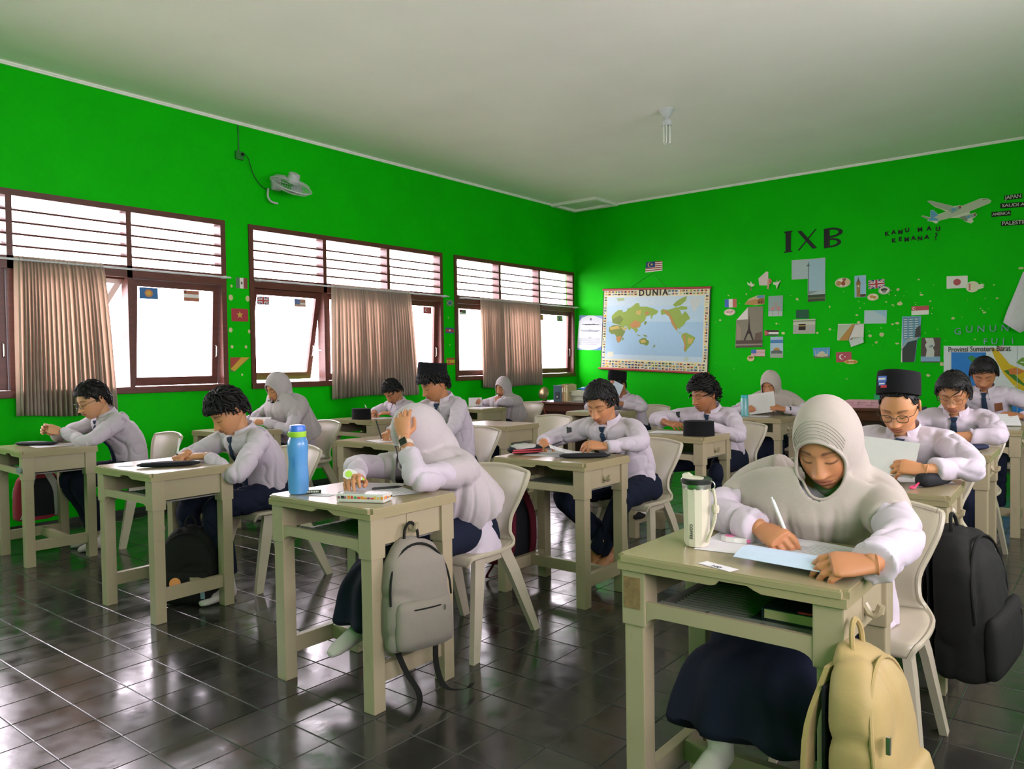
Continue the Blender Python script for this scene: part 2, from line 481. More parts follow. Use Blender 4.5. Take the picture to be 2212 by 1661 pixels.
def window(n, y0, y1, angles, detail=True):
    root = thing('window_%d' % n, (XW, (y0 + y1) / 2, WZ0), 0, kind='structure')
    w = (y1 - y0) / 2; H = WZ1 - WZ0; fx0, fx1 = -0.10, 0.014; bar = 0.05
    def part(nm, b, m=WOOD, par=root): return b.build(nm, m, par)
    part('sill', MB().box(-0.13, 0.03, -w - 0.0, w + 0.0, -0.012, 0.045, 0.006))
    part('head', MB().box(fx0, fx1, -w, w, H - bar, H))
    for s in (-1, 1):
        part('jamb', MB().box(fx0, fx1, s * w - (bar if s > 0 else 0), s * w + (0 if s > 0 else bar), 0.045, H - bar))
    part('transom_bar', MB().box(fx0, fx1, -w + bar, w - bar, 0.985, 1.085))
    bw = 2 * w / 3
    for k in (1, 2):
        part('mullion', MB().box(fx0, fx1, -w + bw * k - 0.022, -w + bw * k + 0.022, 0.045, H - bar))
    global slat_me
    for k in range(3):
        a = -w + bw * k + (bar if k == 0 else 0.022); b = -w + bw * (k + 1) - (bar if k == 2 else 0.022)
        for j in range(6):
            z = 1.085 + (H - bar - 1.085) * (j + 0.0) / 5
            if j in (0, 5): continue
            sl = MB().box(-0.05, 0.05, a, b, -0.008, 0.008).xf(Matrix.Translation((-0.04, 0, z)) @ Matrix.Rotation(math.radians(19), 4, 'Y'))
            sl.build('louver_slat', WOOD, root)
        # sash, hinged at its top edge
        ang = angles[k]
        if ang is None: continue
        sh = 0.985 - 0.05
        piv = thing('sash_pivot', (0, 0, 0)) if False else None
        M = Matrix.Translation((-0.045, 0, 0.983)) @ Matrix.Rotation(math.radians(ang), 4, 'Y')
        st = 0.062
        sb = MB()
        sb.box(-0.016, 0.016, a + 0.004, a + st, -sh, 0).box(-0.016, 0.016, b - st, b - 0.004, -sh, 0)
        sb.box(-0.016, 0.016, a + st, b - st, -st, 0).box(-0.016, 0.016, a + st, b - st, -sh, -sh + 0.075)
        so = part('sash', sb.xf(M))
        MB().box(-0.002, 0.002, a + st, b - st, -sh + 0.075, -st).xf(M).build('pane', GLASS, so)
        if detail:
            hz = -0.62
            MB().tube([tuple(M @ Vector((0.02, b - 0.03, hz + 0.05))), tuple(M @ Vector((0.035, b - 0.03, hz + 0.04))), tuple(M @ Vector((0.035, b - 0.03, hz - 0.05))), tuple(M @ Vector((0.02, b - 0.03, hz - 0.06)))], 0.006, 8).build('handle', METAL, so, smooth=True)
            if ang > 5:
                MB().tube([tuple(M @ Vector((0.0, b - 0.02, hz))), (-0.02, b + 0.01, 0.37)], 0.005, 6).build('stay', METAL, so)
    return root
win1 = window(1, *WINS[1], (0, 58, 4))
win2 = window(2, *WINS[2], (13, 0, 3))
win3 = window(3, *WINS[3], (0, 0, 2))
win4 = window(4, *WINS[0], (0, 0, 0), False)
for n, (y0, y1) in enumerate(RWINS):
    r = thing('window_%d' % (5 + n), (XR, (y0 + y1) / 2, 1.2), 0, kind='structure'); w = (y1 - y0) / 2
    for nm, bx in (('sill', (-0.03, 0.13, -w, w, -0.01, 0.045)), ('head', (0.0, 0.10, -w, w, 1.15, 1.2)), ('jamb', (0.0, 0.10, -w, -w + 0.05, 0.045, 1.15)), ('jamb', (0.0, 0.10, w - 0.05, w, 0.045, 1.15)), ('mullion', (0.0, 0.10, -0.022, 0.022, 0.045, 1.15))):
        MB().box(*bx).build(nm, WOOD, r)
# curtain rods and curtains
ROD = mat('white_rod', (0.6, 0.62, 0.66), rough=0.35)
for k, (y0, y1, lb) in enumerate(((1.30, 4.06, 'thin curtain rod over the leftmost window'), (4.31, 7.06, 'thin curtain rod over the middle window'), (7.26, 9.98, 'thin curtain rod over the corner window'))):
    r = thing('curtain_rod', (XW, y0, 2.10), 0, lb, 'curtain rod', 'curtain rods')
    MB().tube([(0.075, 0, 0), (0.075, y1 - y0, 0)], 0.008, 10).build('rod', ROD, r, smooth=True)
    for yy in (0.06, y1 - y0 - 0.06):
        MB().box(0, 0.085, yy - 0.01, yy + 0.01, -0.012, 0.012, 0.003).build('bracket', ROD, r)
def curtain_mat():
    m = bpy.data.materials.new('beige_curtain_cloth'); m.use_nodes = True
    nt = m.node_tree; N = nt.nodes; L = nt.links; p = N['Principled BSDF']
    tc = N.new('ShaderNodeTexCoord')
    n = N.new('ShaderNodeTexNoise'); n.inputs['Scale'].default_value = 6; n.inputs['Detail'].default_value = 5
    L.new(tc.outputs['Object'], n.inputs['Vector'])
    r = N.new('ShaderNodeValToRGB'); r.color_ramp.elements[0].color = (0.46, 0.39, 0.33, 1); r.color_ramp.elements[1].color = (0.62, 0.54, 0.47, 1)
    L.new(n.outputs['Fac'], r.inputs['Fac']); L.new(r.outputs['Color'], p.inputs['Base Color'])
    p.inputs['Roughness'].default_value = 0.9; p.inputs['Specular IOR Level'].default_value = 0.1
    t = N.new('ShaderNodeBsdfTranslucent'); t.inputs['Color'].default_value = (0.70, 0.57, 0.48, 1)
    mx = N.new('ShaderNodeMixShader'); mx.inputs['Fac'].default_value = 0.52
    L.new(p.outputs[0], mx.inputs[1]); L.new(t.outputs[0], mx.inputs[2])
    L.new(mx.outputs[0], N['Material Output'].inputs['Surface'])
    return m
CURT = curtain_mat()
def curtain(y0, y1, yt0, yt1, zb, label, nf, seed):
    rs = np.random.RandomState(seed); nu, nv = nf * 10, 26
    V = []; F = []
    ph = np.cumsum(rs.uniform(0.6, 1.5, nf + 2)); ph /= ph[-1]
    for j in range(nv):
        t = j / (nv - 1); z = 2.125 - t * (2.125 - zb)
        for i in range(nu):
            u = i / (nu - 1); k = np.interp(u, ph, np.arange(nf + 2))
            e = t ** 0.7
            y = (yt0 + (yt1 - yt0) * u) * (1 - e) + (y0 + (y1 - y0) * u) * e + 0.012 * math.sin(k * 6.28 + 1.2) * (0.4 + t)
            x = 0.064 + (0.020 + 0.016 * t) * math.sin(k * 6.28) + 0.012 * t * math.sin(u * 9 + seed)
            V.append((x, y, z + 0.012 * math.sin(u * 7 + seed) * t))
    for j in range(nv - 1):
        for i in range(nu - 1): F.append((j * nu + i, j * nu + i + 1, (j + 1) * nu + i + 1, (j + 1) * nu + i))
    o = mk('curtain', [(v[0], v[1] - y0, v[2]) for v in V], F, CURT, None, (XW, y0, 0), True)
    s = o.modifiers.new('thick', 'SOLIDIFY'); s.thickness = 0.002
    return tag(o, label, 'curtain', 'beige window curtains')
curtain(2.21, 2.98, 2.24, 2.90, 0.89, 'beige pleated curtain on the leftmost window behind the boy in round glasses', 20, 1)
curtain(5.22, 6.50, 5.24, 6.40, 0.905, 'wide beige curtain gathered on the middle window', 26, 5)
curtain(7.68, 9.03, 7.66, 8.98, 0.935, 'beige curtain on the corner window nearest the brown table', 24, 9)
# ---------------------------------------------------------------- school desks
PLASTIC = mat('beige_desk_plastic', (0.345, 0.287, 0.185), rough=0.36, var=0.05, nscale=5, dirt='#4a3f2c', dirt_amt=0.35, dscale=7, spec=0.5)
PLASTOP = mat('beige_desktop_plastic', (0.32, 0.265, 0.15), rough=0.22, var=0.04, nscale=5, spec=0.55, dirt='#5a5138', dirt_amt=0.2, dscale=5)
PLASIN = mat('grey_desk_tray_plastic', (0.20, 0.195, 0.17), rough=0.45, var=0.08)
SCUFF = mat('brown_scuffed_plastic', '#7c6240', rough=0.8, var=0.35, nscale=60)
def desk_parts(sx=1.0):
    """the parts of one desk: name, mesh builder, material, smooth. Origin on the floor under its middle"""
    w, d, H = DW / 2 * sx, DD / 2, DH
    out = []
    # top: bevelled slab over a stepped rim with the notch in front
    bm = bmesh.new(); bmesh.ops.create_cube(bm, size=1)
    for v in bm.verts: v.co = (v.co.x * 2 * w, v.co.y * 2 * d, H - 0.0095 + v.co.z * 0.019)
    bmesh.ops.bevel(bm, geom=[e for e in bm.edges if abs(e.verts[0].co.z - e.verts[1].co.z) > 0.01], offset=0.014, segments=4, affect='EDGES')
    bmesh.ops.bevel(bm, geom=[e for e in bm.edges if all(v.co.z > H - 0.001 for v in e.verts) and len(e.link_faces) == 2 and any(abs(f.normal.z) < 0.5 for f in e.link_faces)], offset=0.004, segments=2, affect='EDGES')
    out.append(('top', MB().bm(bm), PLASTOP, True))
    i = 0.003
    z0, z1 = H - 0.040, H - 0.0185
    P = [(-w + i, z1), (-w + i, z0), (-w * 0.10, z0), (-w * 0.05, z0 + 0.004), (-w * 0.02, z0 + 0.014), (w * 0.22, z0 + 0.014), (w * 0.28, z0 + 0.006), (w * 0.34, z0), (w - i, z0), (w - i, z1)]
    out.append(('front_rim', MB().prism([P[k] for k in range(len(P))][::-1], 'y', -d + i, -d + i + 0.012), PLASTOP, False))
    for s in (-1, 1):
        out.append(('side_rim', MB().box(*sorted((s * (w - i), s * (w - i - 0.012))), -d + i + 0.012, d - i, z0, z1), PLASTOP, False))
    out.append(('back_rim', MB().box(-w + i + 0.012, w - i - 0.012, d - i - 0.012, d - i, z0, z1), PLASTOP, False))
    # legs: wide collar above, plain post below
    ins = 0.011; zc = 0.555; lw = 0.056; cw = 0.068
    for sx_ in (-1, 1):
        for sy in (-1, 1):
            x1, y1 = sx_ * (w - ins), sy * (d - ins)
            b = MB().box(*sorted((x1, x1 - sx_ * cw)), *sorted((y1, y1 - sy * cw)), zc, z0, 0.004)
            e = 0.005
            b.box(*sorted((x1 - sx_ * e, x1 - sx_ * (lw + e))), *sorted((y1 - sy * e, y1 - sy * (lw + e))), 0.0, zc + 0.002, 0.004)
            out.append(('leg', b, PLASTIC, False))
    # front rail with curved brackets
    a = w - ins - cw
    zr0, zr1 = 0.585, 0.622
    P = [(-a, zr1), (a, zr1), (a, zc + 0.004)]
    P += [(a - 0.045 * (1 - math.cos(t)), zc + 0.004 + (zr0 - zc - 0.004) * math.sin(t)) for t in np.linspace(0.3, math.pi / 2, 5)]
    P += [(-x, z) for x, z in P[:2:-1]] + [(-a, zc + 0.004)]
    out.append(('front_rail', MB().prism(P[::-1], 'y', -d + ins + 0.004, -d + ins + 0.018), PLASTIC, False))
    # side panels, back panel and tray
    for s in (-1, 1):
        out.append(('side_panel', MB().box(*sorted((s * (w - ins - 0.012), s * (w - ins - 0.022))), -d + ins + cw - 0.004, d - ins - cw + 0.004, 0.60, z0), PLASTIC, False))
    out.append(('back_panel', MB().box(-a - 0.004, a + 0.004, d - ins - 0.024, d - ins - 0.012, 0.575, z0), PLASTIC, False))
    t = MB().box(-a - 0.02, a + 0.02, -d + ins + 0.018, d - ins - 0.02, 0.582, 0.588)
    t.box(-a, a, -d + ins + 0.085, -d + ins + 0.091, 0.588, 0.606)
    for k in range(4):
        x = -a + (2 * a) * (k + 0.0) / 3
        t.box(x - 0.003, x + 0.003, -d + ins + 0.018, -d + ins + 0.085, 0.588, 0.604)
    for k in range(14):
        y = -d + ins + 0.10 + k * 0.02
        t.box(-a + 0.02, a - 0.02, y, y + 0.006, 0.588, 0.594)
    out.append(('tray', t, PLASIN, False))
    # stretchers
    for s in (-1, 1):
        x = s * (w - ins - 0.020)
        out.append(('side_stretcher', MB().box(*sorted((x, x - s * 0.032)), -d + ins + lw, d - ins - lw, 0.098, 0.162, 0.003), PLASTIC, False))
    out.append(('cross_stretcher', MB().box(-(w - ins - 0.052), w - ins - 0.052, 0.03, 0.062, 0.10, 0.16, 0.003), PLASTIC, False))
    # bag hook on the right side
    x = w - ins - 0.012
    hk = MB().box(x - 0.002, x + 0.003, -0.032, -0.006, 0.62, 0.694)
    hk.tube([(x, -0.019, 0.66), (x + 0.012, -0.019, 0.64), (x + 0.026, -0.019, 0.634), (x + 0.036, -0.019, 0.645), (x + 0.04, -0.019, 0.662)], [0.010, 0.011, 0.011, 0.011, 0.009], 8)
    out.append(('bag_hook', hk, PLASTIC, True))
    return out
DESKS = {  # x, y, turn, label
    'A': (-0.757, 1.968, -0.01, 'nearest school desk with cream tumbler and writing girl in white headscarf'),
    'B': (-2.371, 2.005, 0.013, 'school desk with blue water bottle and grey backpack hanging at its side'),
    'C': (-3.965, 2.018, 0.007, 'school desk with flat black pouch in front of the boy bent over writing'),
    'D': (-5.689, 2.075, -0.055, 'leftmost school desk with clear bottle in its tray and red bag behind'),
    'E': (-2.407, 3.434, 0.0, 'school desk with red and black pencil case, boy in blue tie behind it'),
    'F': (-2.46, 4.95, -0.03, 'school desk with black cap standing on its front corner near the world map'),
    'G': (-0.805, 3.37, 0.029, 'school desk with rounded black pencil case and pink zip tag'),
    'H': (-0.846, 4.816, 0.015, 'school desk of the boy in thin gold glasses with crossed forearms'),
    'I': (-3.94, 3.58, 0.0, 'school desk of the boy in tall dark cap, beside the green wall'),
    'J': (-5.72, 4.93, 0.0, 'school desk under the middle window curtain with black cap on top'),
    'K': (-4.205, 5.03, 0.0, 'empty school desk with an empty chair behind it'),
    'L': (-5.95, 6.75, 0.0, 'school desk of the girl leaning her chin on her hand'),
    'M': (-4.28, 6.85, 0.0, 'school desk below the world map with boy lifting a sheet'),
    'N': (-2.6, 6.78, 0.0, 'school desk with teal bottle of the girl reading a sheet'),
    'O': (-0.85, 6.45, 0.0, 'school desk at the right picture edge in the back row'),
    'P': (-5.68, 3.50, 0.0, 'school desk with pink pouch of the girl beside the leftmost pillar'),
}
DESKO = {}
proto = None
for k, (x, y, a, lb) in DESKS.items():
    if k == 'A':
        root = thing('school_desk', (x, y, 0), a, lb, 'desk', 'plastic school desks')
        for nm, b, m, sm in desk_parts(0.965): b.build(nm, m, root, smooth=sm)
        # worn patch on the front left leg
        MB().box(-DW / 2 * 0.965 + 0.017, -DW / 2 * 0.965 + 0.066, -DD / 2 + 0.0095, -DD / 2 + 0.0115, 0.60, 0.682).build('worn_patch', SCUFF, root)
    elif proto is None:
        proto = root = thing('school_desk', (x, y, 0), a, lb, 'desk', 'plastic school desks')
        for nm, b, m, sm in desk_parts(): b.build(nm, m, root, smooth=sm)
    else:
        root = copy_tree(proto); root.location = (x, y, 0); root.rotation_euler = (0, 0, a); root['label'] = lb
    DESKO[k] = root
for k in 'CDKL':   # these desks show plain side panels
    for ch in list(DESKO[k].children):
        if ch.name.startswith('bag_hook'): bpy.data.objects.remove(ch)

# ---------------------------------------------------------------- chairs
CHAIRM = mat('cream_chair_plastic', (0.45, 0.395, 0.30), rough=0.33, var=0.05, nscale=4, dirt='#6a5f46', dirt_amt=0.2, dscale=6)
def shell_arr(v0, v1, nv, nu=15):
    """seat and back are one curved sheet; v 0..1 runs from the front lip to the top of the back"""
    prof = np.array([(-0.205, 0.395), (-0.20, 0.425), (-0.17, 0.432), (-0.05, 0.424), (0.08, 0.420), (0.155, 0.430), (0.195, 0.475), (0.218, 0.54), (0.238, 0.61), (0.258, 0.68), (0.278, 0.735), (0.281, 0.745)])
    half = np.array([0.17, 0.185, 0.195, 0.20, 0.195, 0.172, 0.148, 0.145, 0.172, 0.198, 0.205, 0.19])
    bow = np.array([0, 0, 0, 0.006, 0.01, 0.022, 0.04, 0.045, 0.045, 0.045, 0.042, 0.04])
    s = np.linspace(0, len(prof) - 1, 61)
    P = spline(np.column_stack([prof, half, bow]), 61)
    V = []; F = []
    for t in np.linspace(v0, v1, nv):
        q = np.array([np.interp(t * 60, np.arange(61), P[:, c]) for c in range(4)])
        back = min(1, max(0, (t - 0.42) / 0.12))
        for i in range(nu):
            u = -1 + 2 * i / (nu - 1)
            crown = 0.018 * (1 - u * u) * max(0, (t - 0.9) / 0.1)
            V.append((u * q[2], q[0] - q[3] * u * u * back, q[1] + q[3] * 0.5 * u * u * (1 - back) + crown))
    for j in range(nv - 1):
        for i in range(nu - 1): F.append((j * nu + i, j * nu + i + 1, (j + 1) * nu + i + 1, (j + 1) * nu + i))
    return V, F
def chair_proto():
    root = thing('school_chair', (0, 0, 0), 0, 'x', 'chair', 'cream plastic school chairs')
    for nm, a, b, n in (('seat', 0, 0.46, 16), ('backrest', 0.46, 1.0, 20)):
        V, F = shell_arr(a, b, n)
        o = mk(nm, V, F, CHAIRM, root, None, True)
        m = o.modifiers.new('thick', 'SOLIDIFY'); m.thickness = 0.011; m.offset = 0
        # rolled rim along both sides
        nu = 15
        for s in (0, nu - 1):
            P = [V[j * nu + s] for j in range(n)]
            MB().tube(P, 0.009, 6).build('rim', CHAIRM, o, smooth=True)
        if nm == 'backrest':
            MB().tube([V[(n - 1) * nu + i] for i in range(nu)], 0.009, 6).build('rim', CHAIRM, o, smooth=True)
    # four splayed plank legs joined by a rail under the seat
    for s in (-1, 1):
        x0, x1 = s * 0.150, s * 0.205
        for y0, y1, w0, w1 in ((-0.10, -0.215, 0.036, 0.022), (0.09, 0.275, 0.042, 0.024)):
            V = []
            for (x, y, z, hw) in ((x0, y0, 0.412, w0), (x0 + (x1 - x0) * 0.35, y0 + (y1 - y0) * 0.3, 0.30, w0 * 0.95), (x1, y1, 0.0, w1)):
                V += [(x - 0.012, y - hw, z), (x + 0.012, y - hw, z), (x + 0.012, y + hw, z), (x - 0.012, y + hw, z)]
            F = [(0, 3, 2, 1), (8, 9, 10, 11)]
            for l in (0, 4): F += [(l + i, l + (i + 1) % 4, l + 4 + (i + 1) % 4, l + 4 + i) for i in range(4)]
            F = [f[::-1] for f in F]
            o = mk('leg', V, F, CHAIRM, root)
        MB().box(*sorted((x0 - 0.012, x0 + 0.012)), -0.14, 0.135, 0.375, 0.420, 0.006).build('seat_rail', CHAIRM, root)
    return root
CH = chair_proto()
CHAIRS = {  # desk: dx, dy from desk centre, turn, label
    'A': (0.10, 0.60, 0.05, 'cream chair of the writing girl at the nearest desk'),
    'B': (0.03, 0.56, 0.10, 'cream chair of the girl hiding her face behind her hand'),
    'C': (0.02, 0.60, 0.03, 'cream chair of the boy writing beside the blue bottle'),
    'D': (0.03, 0.60, 0.0, 'leftmost cream chair, behind the boy in round glasses'),
    'E': (0.10, 0.62, 0.06, 'cream chair of the boy in blue tie in the middle of the room'),
    'F': (0.12, 0.60, 0.04, 'cream chair of the curly haired boy below the world map corner'),
    'G': (0.05, 0.62, 0.0, 'cream chair of the boy in black cap and glasses'),
    'H': (0.05, 0.62, 0.0, 'cream chair of the boy in thin gold glasses'),
    'I': (0.08, 0.62, 0.05, 'cream chair of the boy in tall dark cap by the curtain'),
    'J': (0.03, 0.62, 0.0, 'cream chair of the boy behind the black cap by the curtain'),
    'K': (0.05, 0.55, 0.0, 'empty cream chair standing behind the empty desk'),
    'L': (0.14, 0.66, 0.1, 'cream chair beside the brown table under the corner window'),
    'M': (0.17, 0.60, 0.1, 'cream chair of the boy lifting a sheet below the world map'),
    'N': (0.06, 0.62, 0.0, 'cream chair of the girl with the teal bottle'),
    'O': (0.03, 0.62, 0.0, 'cream chair at the right in the back row before the painted map'),
    'P': (0.10, 0.58, 0.05, 'cream chair of the girl by the leftmost pillar'),
}
CHAIRP = {}
first = True
for k, (dx, dy, a, lb) in CHAIRS.items():
    o = CH if first else copy_tree(CH)
    first = False
    o.location = (DESKS[k][0] + dx, DESKS[k][1] + dy, 0); o.rotation_euler = (0, 0, a); o['label'] = lb
    CHAIRP[k] = (DESKS[k][0] + dx, DESKS[k][1] + dy)
# ---------------------------------------------------------------- people: shared anatomy
SKIN = attr_mat('skin', rough=0.5, spec=0.35, var=0.06, nscale=40, sss=0.0)
def cloth(name, c, rough=0.85, bump=0.25):
    return mat(name, c, rough=rough, var=0.04, nscale=9, bump=bump, bscale=22, spec=0.15, sheen=0.1 if max(c) > 0.2 else 0.0)
SHIRT = cloth('white_shirt_cotton', (0.50, 0.435, 0.50))
HIJAB = cloth('offwhite_headscarf', (0.39, 0.335, 0.30))
HIJABW = cloth('white_headscarf', (0.44, 0.385, 0.40))
NAVY = cloth('navy_school_cloth', (0.008, 0.011, 0.025))
TIE = cloth('navy_tie_cloth', (0.02, 0.035, 0.065))
SOCKW = cloth('white_sock_knit', (0.52, 0.47, 0.45))
SOCKB = cloth('black_sock_knit', (0.012, 0.012, 0.013))
HAIRM = mat('black_hair', (0.006, 0.005, 0.005), rough=0.5, var=0.5, nscale=90, stretch=(1, 1, 0.3), spec=0.25)
VELVET = mat('black_velvet', (0.008, 0.008, 0.009), rough=0.9, var=0.2, sheen=0.04, spec=0.1)
FRAMEM = mat('dark_spectacle_frame', (0.02, 0.016, 0.015), rough=0.3)
GOLDM = mat('gold_spectacle_frame', (0.33, 0.22, 0.12), rough=0.3, metal=0.8)
REDTAG = mat('red_badge_cloth', '#b02a30', rough=0.8)
BADGE = mat('brown_badge_cloth', '#7a4a2e', rough=0.8)
BLUEP = mat('blue_cap_patch', '#3a62b0', rough=0.7); WHTP = mat('white_cap_print', (0.6, 0.6, 0.62), rough=0.7)
BLKTAG = mat('dark_patch_cloth', '#26282e', rough=0.8)
def lens_mat():
    m = bpy.data.materials.new('spectacle_lens'); m.use_nodes = True
    nt = m.node_tree; N = nt.nodes; L = nt.links; N.remove(N['Principled BSDF'])
    t = N.new('ShaderNodeBsdfTransparent'); g = N.new('ShaderNodeBsdfGlossy'); g.inputs['Roughness'].default_value = 0.05
    n = N.new('ShaderNodeTexNoise'); n.inputs['Scale'].default_value = 5
    r = N.new('ShaderNodeMapRange'); r.inputs['To Min'].default_value = 0.04; r.inputs['To Max'].default_value = 0.10
    L.new(n.outputs['Fac'], r.inputs['Value'])
    mx = N.new('ShaderNodeMixShader'); L.new(r.outputs['Result'], mx.inputs['Fac'])
    L.new(t.outputs[0], mx.inputs[1]); L.new(g.outputs[0], mx.inputs[2]); L.new(mx.outputs[0], N['Material Output'].inputs['Surface'])
    return m
LENS = lens_mat()

def sst(a, b, x):
    t = np.clip((x - a) / (b - a), 0, 1); return t * t * (3 - 2 * t)
def gs(x, z, cx, cz, sx, sz): return np.exp(-0.5 * (((x - cx) / sx) ** 2 + ((z - cz) / sz) ** 2))
def head_arr(hi, skin, shape=1.0, brow=1.0, lips='#8d4a42', eyes_open=0.0, wide=1.0):
    """head with face in its own frame: face to -y, up z, eyes near z = 0"""
    nc, nr = (132, 120) if hi else (64, 64)
    q = np.linspace(-1, 1, nc, endpoint=False)
    lon = np.pi * (0.45 * q + 0.55 * q ** 3)
    s = np.linspace(-1, 1, nr)
    lat = np.pi / 2 * (0.72 * s + 0.28 * s ** 3) * 0.9985
    LA, LO = np.meshgrid(lat, lon, indexing='ij')
    ax, ay, az = 0.073 * wide, 0.092, 0.114
    x = ax * np.cos(LA) * np.sign(np.sin(LO)) * np.abs(np.sin(LO)) ** 0.92
    y = -ay * np.cos(LA) * np.cos(LO); z = az * np.sin(LA)
    lo = np.clip(-z / az, 0, 1); hi_ = np.clip(z / az, 0, 1)
    x = x * (1 - 0.30 * lo ** 2.4)
    x = x * (1 - 0.05 * gs(0, z, 0, 0.045, 1, 0.02))
    fr = sst(0.0, 0.5, np.cos(LO))
    y = np.where(y > 0, y * (1 - 0.42 * lo) * (1 + 0.08 * hi_ * (1 - hi_) * 4), y)
    y = y - 0.034 * lo ** 1.4
    y = np.where(y < 0, y * (1 - 0.04 * hi_), y)
    X = np.abs(x)
    d = np.zeros_like(x)
    t = np.clip((0.012 - z) / 0.048, 0, 1)
    d += (0.004 + 0.019 * t ** 1.2) * np.exp(-0.5 * (x / (0.0065 + 0.0055 * t)) ** 2) * sst(0.022, 0.004, z) * sst(-0.046, -0.037, z)
    d += 0.007 * gs(X, z, 0.0145, -0.037, 0.0055, 0.006)
    d -= 0.010 * gs(X, z, 0.031, 0.003, 0.016, 0.011)
    d += 0.008 * gs(X, z, 0.0315, 0.000, 0.0115, 0.0085)
    d += 0.0035 * gs(X, z, 0.030, 0.021, 0.020, 0.006)
    d += 0.006 * gs(X, z, 0.043, -0.030, 0.017, 0.018)
    d += 0.007 * gs(x, z, 0, -0.062, 0.022, 0.017)
    d += 0.0042 * gs(x, z, 0, -0.0565, 0.015, 0.0038) + 0.005 * gs(x, z, 0, -0.0675, 0.0135, 0.0045)
    d -= 0.0045 * gs(x, z, 0, -0.0617, 0.021, 0.0014)
    d -= 0.003 * gs(x, z, 0, -0.049, 0.004, 0.006)
    d -= 0.004 * gs(x, z, 0, -0.080, 0.02, 0.006)
    d += 0.007 * gs(x, z, 0, -0.099, 0.015, 0.012)
    y = y - d * fr
    V = np.column_stack([x.ravel(), y.ravel(), z.ravel()])
    F = []
    for j in range(nr - 1):
        for i in range(nc):
            F.append((j * nc + i, j * nc + (i + 1) % nc, (j + 1) * nc + (i + 1) % nc, (j + 1) * nc + i))
    F.append(tuple(range(nc))); F.append(tuple(range((nr - 1) * nc + nc - 1, (nr - 1) * nc - 1, -1)))
    base = np.array(rgb(skin)); C = np.tile(base, (len(V), 1))
    xx, zz, ff = np.abs(x).ravel(), z.ravel(), fr.ravel()
    def blend(mask, col):
        m = np.clip(mask * ff, 0, 1)[:, None]; C[:] = C * (1 - m) + np.array(col) * m
    warm = base * np.array([1.12, 0.86, 0.80])
    blend(0.5 * gs(xx, zz, 0.040, -0.028, 0.02, 0.02) + 0.5 * gs(xx, zz, 0, -0.036, 0.012, 0.01), warm)
    lw = 0.0245 * np.sqrt(np.clip(1 - ((zz + 0.0622) / 0.0125) ** 2, 0, 1))
    blend(0.75 * sst(0.003, -0.004, xx - lw) * sst(-0.0755, -0.0725, zz) * sst(-0.0505, -0.0535, zz), np.array(rgb(lips)))
    blend(0.7 * np.exp(-0.5 * ((zz + 0.0617) / 0.0013) ** 2) * sst(0.024, 0.018, xx), base * 0.35)
    u = (xx - 0.031) / 0.0175
    zb = 0.0205 + 0.0035 * (1 - u ** 2) - 0.001 * u
    blend(brow * 0.85 * np.exp(-0.5 * ((zz - zb) / (0.0024 * (1.15 - 0.4 * np.clip(u, -1, 1)))) ** 2) * sst(1.25, 0.8, np.abs(u)), base * 0.10)
    u = (xx - 0.0315) / 0.0150
    zl = -0.0035 - 0.0035 * (1 - u ** 2)
    blend(0.95 * np.exp(-0.5 * ((zz - zl) / 0.0016) ** 2) * sst(1.15, 0.85, np.abs(u)), base * 0.06)
    zf = 0.0075 + 0.0015 * (1 - u ** 2)
    blend(0.35 * np.exp(-0.5 * ((zz - zf) / 0.0013) ** 2) * sst(1.1, 0.7, np.abs(u)), base * 0.4)
    blend(0.8 * gs(xx, zz, 0.0075, -0.0445, 0.003, 0.0018), base * 0.25)
    return V, F, C
def ear_arr(side, skin):
    n, m = 14, 9
    V = []; F = []
    for j in range(m):
        t = -1 + 2 * j / (m - 1)
        for i in range(n):
            a = 2 * math.pi * i / n; r = math.sqrt(max(0, 1 - t * t))
            rim = 0.6 + 0.4 * abs(math.cos(a / 2 + 0.3))
            V.append((side * (0.072 + 0.009 * t + 0.006 * (r * (1 - math.cos(a)) / 2)), 0.014 + 0.015 * r * math.cos(a) + 0.004 * math.sin(a), -0.006 + 0.029 * r * math.sin(a) * (1.0 if math.sin(a) > 0 else 0.85)))
    for j in range(m - 1):
        for i in range(n): F.append((j * n + i, j * n + (i + 1) % n, (j + 1) * n + (i + 1) % n, (j + 1) * n + i))
    V = np.array(V); C = np.tile(np.array(rgb(skin)) * np.array([1.03, 0.92, 0.9]), (len(V), 1))
    return V, F, C

# --- hands: right hand, wrist at the origin, fingers to -y, palm down, thumb to +x
POSES = {
    'rest': dict(c=[(14, 22, 12), (16, 26, 14), (18, 28, 14), (20, 28, 14)], s=(5, 1, -3, -8), th=[(0.8, -0.55, -0.25), (0.45, -0.85, -0.25), (0.25, -0.95, -0.2)]),
    'pen': dict(c=[(40, 48, 18), (52, 58, 28), (60, 70, 35), (62, 75, 35)], s=(3, 1, 0, -3), th=[(0.55, -0.65, -0.55), (0.05, -0.95, -0.3), (-0.3, -0.9, -0.3)]),
    'hold': dict(c=[(28, 30, 15), (30, 32, 15), (33, 34, 16), (36, 36, 16)], s=(5, 1, -3, -7), th=[(0.5, -0.55, -0.7), (0.1, -0.9, -0.4), (-0.05, -0.98, -0.2)]),
    'fist': dict(c=[(60, 80, 45), (64, 82, 45), (68, 84, 45), (70, 84, 45)], s=(2, 1, 0, -2), th=[(0.45, -0.6, -0.65), (-0.25, -0.75, -0.6), (-0.6, -0.5, -0.5)]),
    'flat': dict(c=[(6, 10, 6), (6, 10, 6), (8, 12, 6), (10, 12, 8)], s=(6, 1, -4, -10), th=[(0.85, -0.5, -0.15), (0.55, -0.8, -0.1), (0.4, -0.9, -0.1)]),
}
_HC = {}
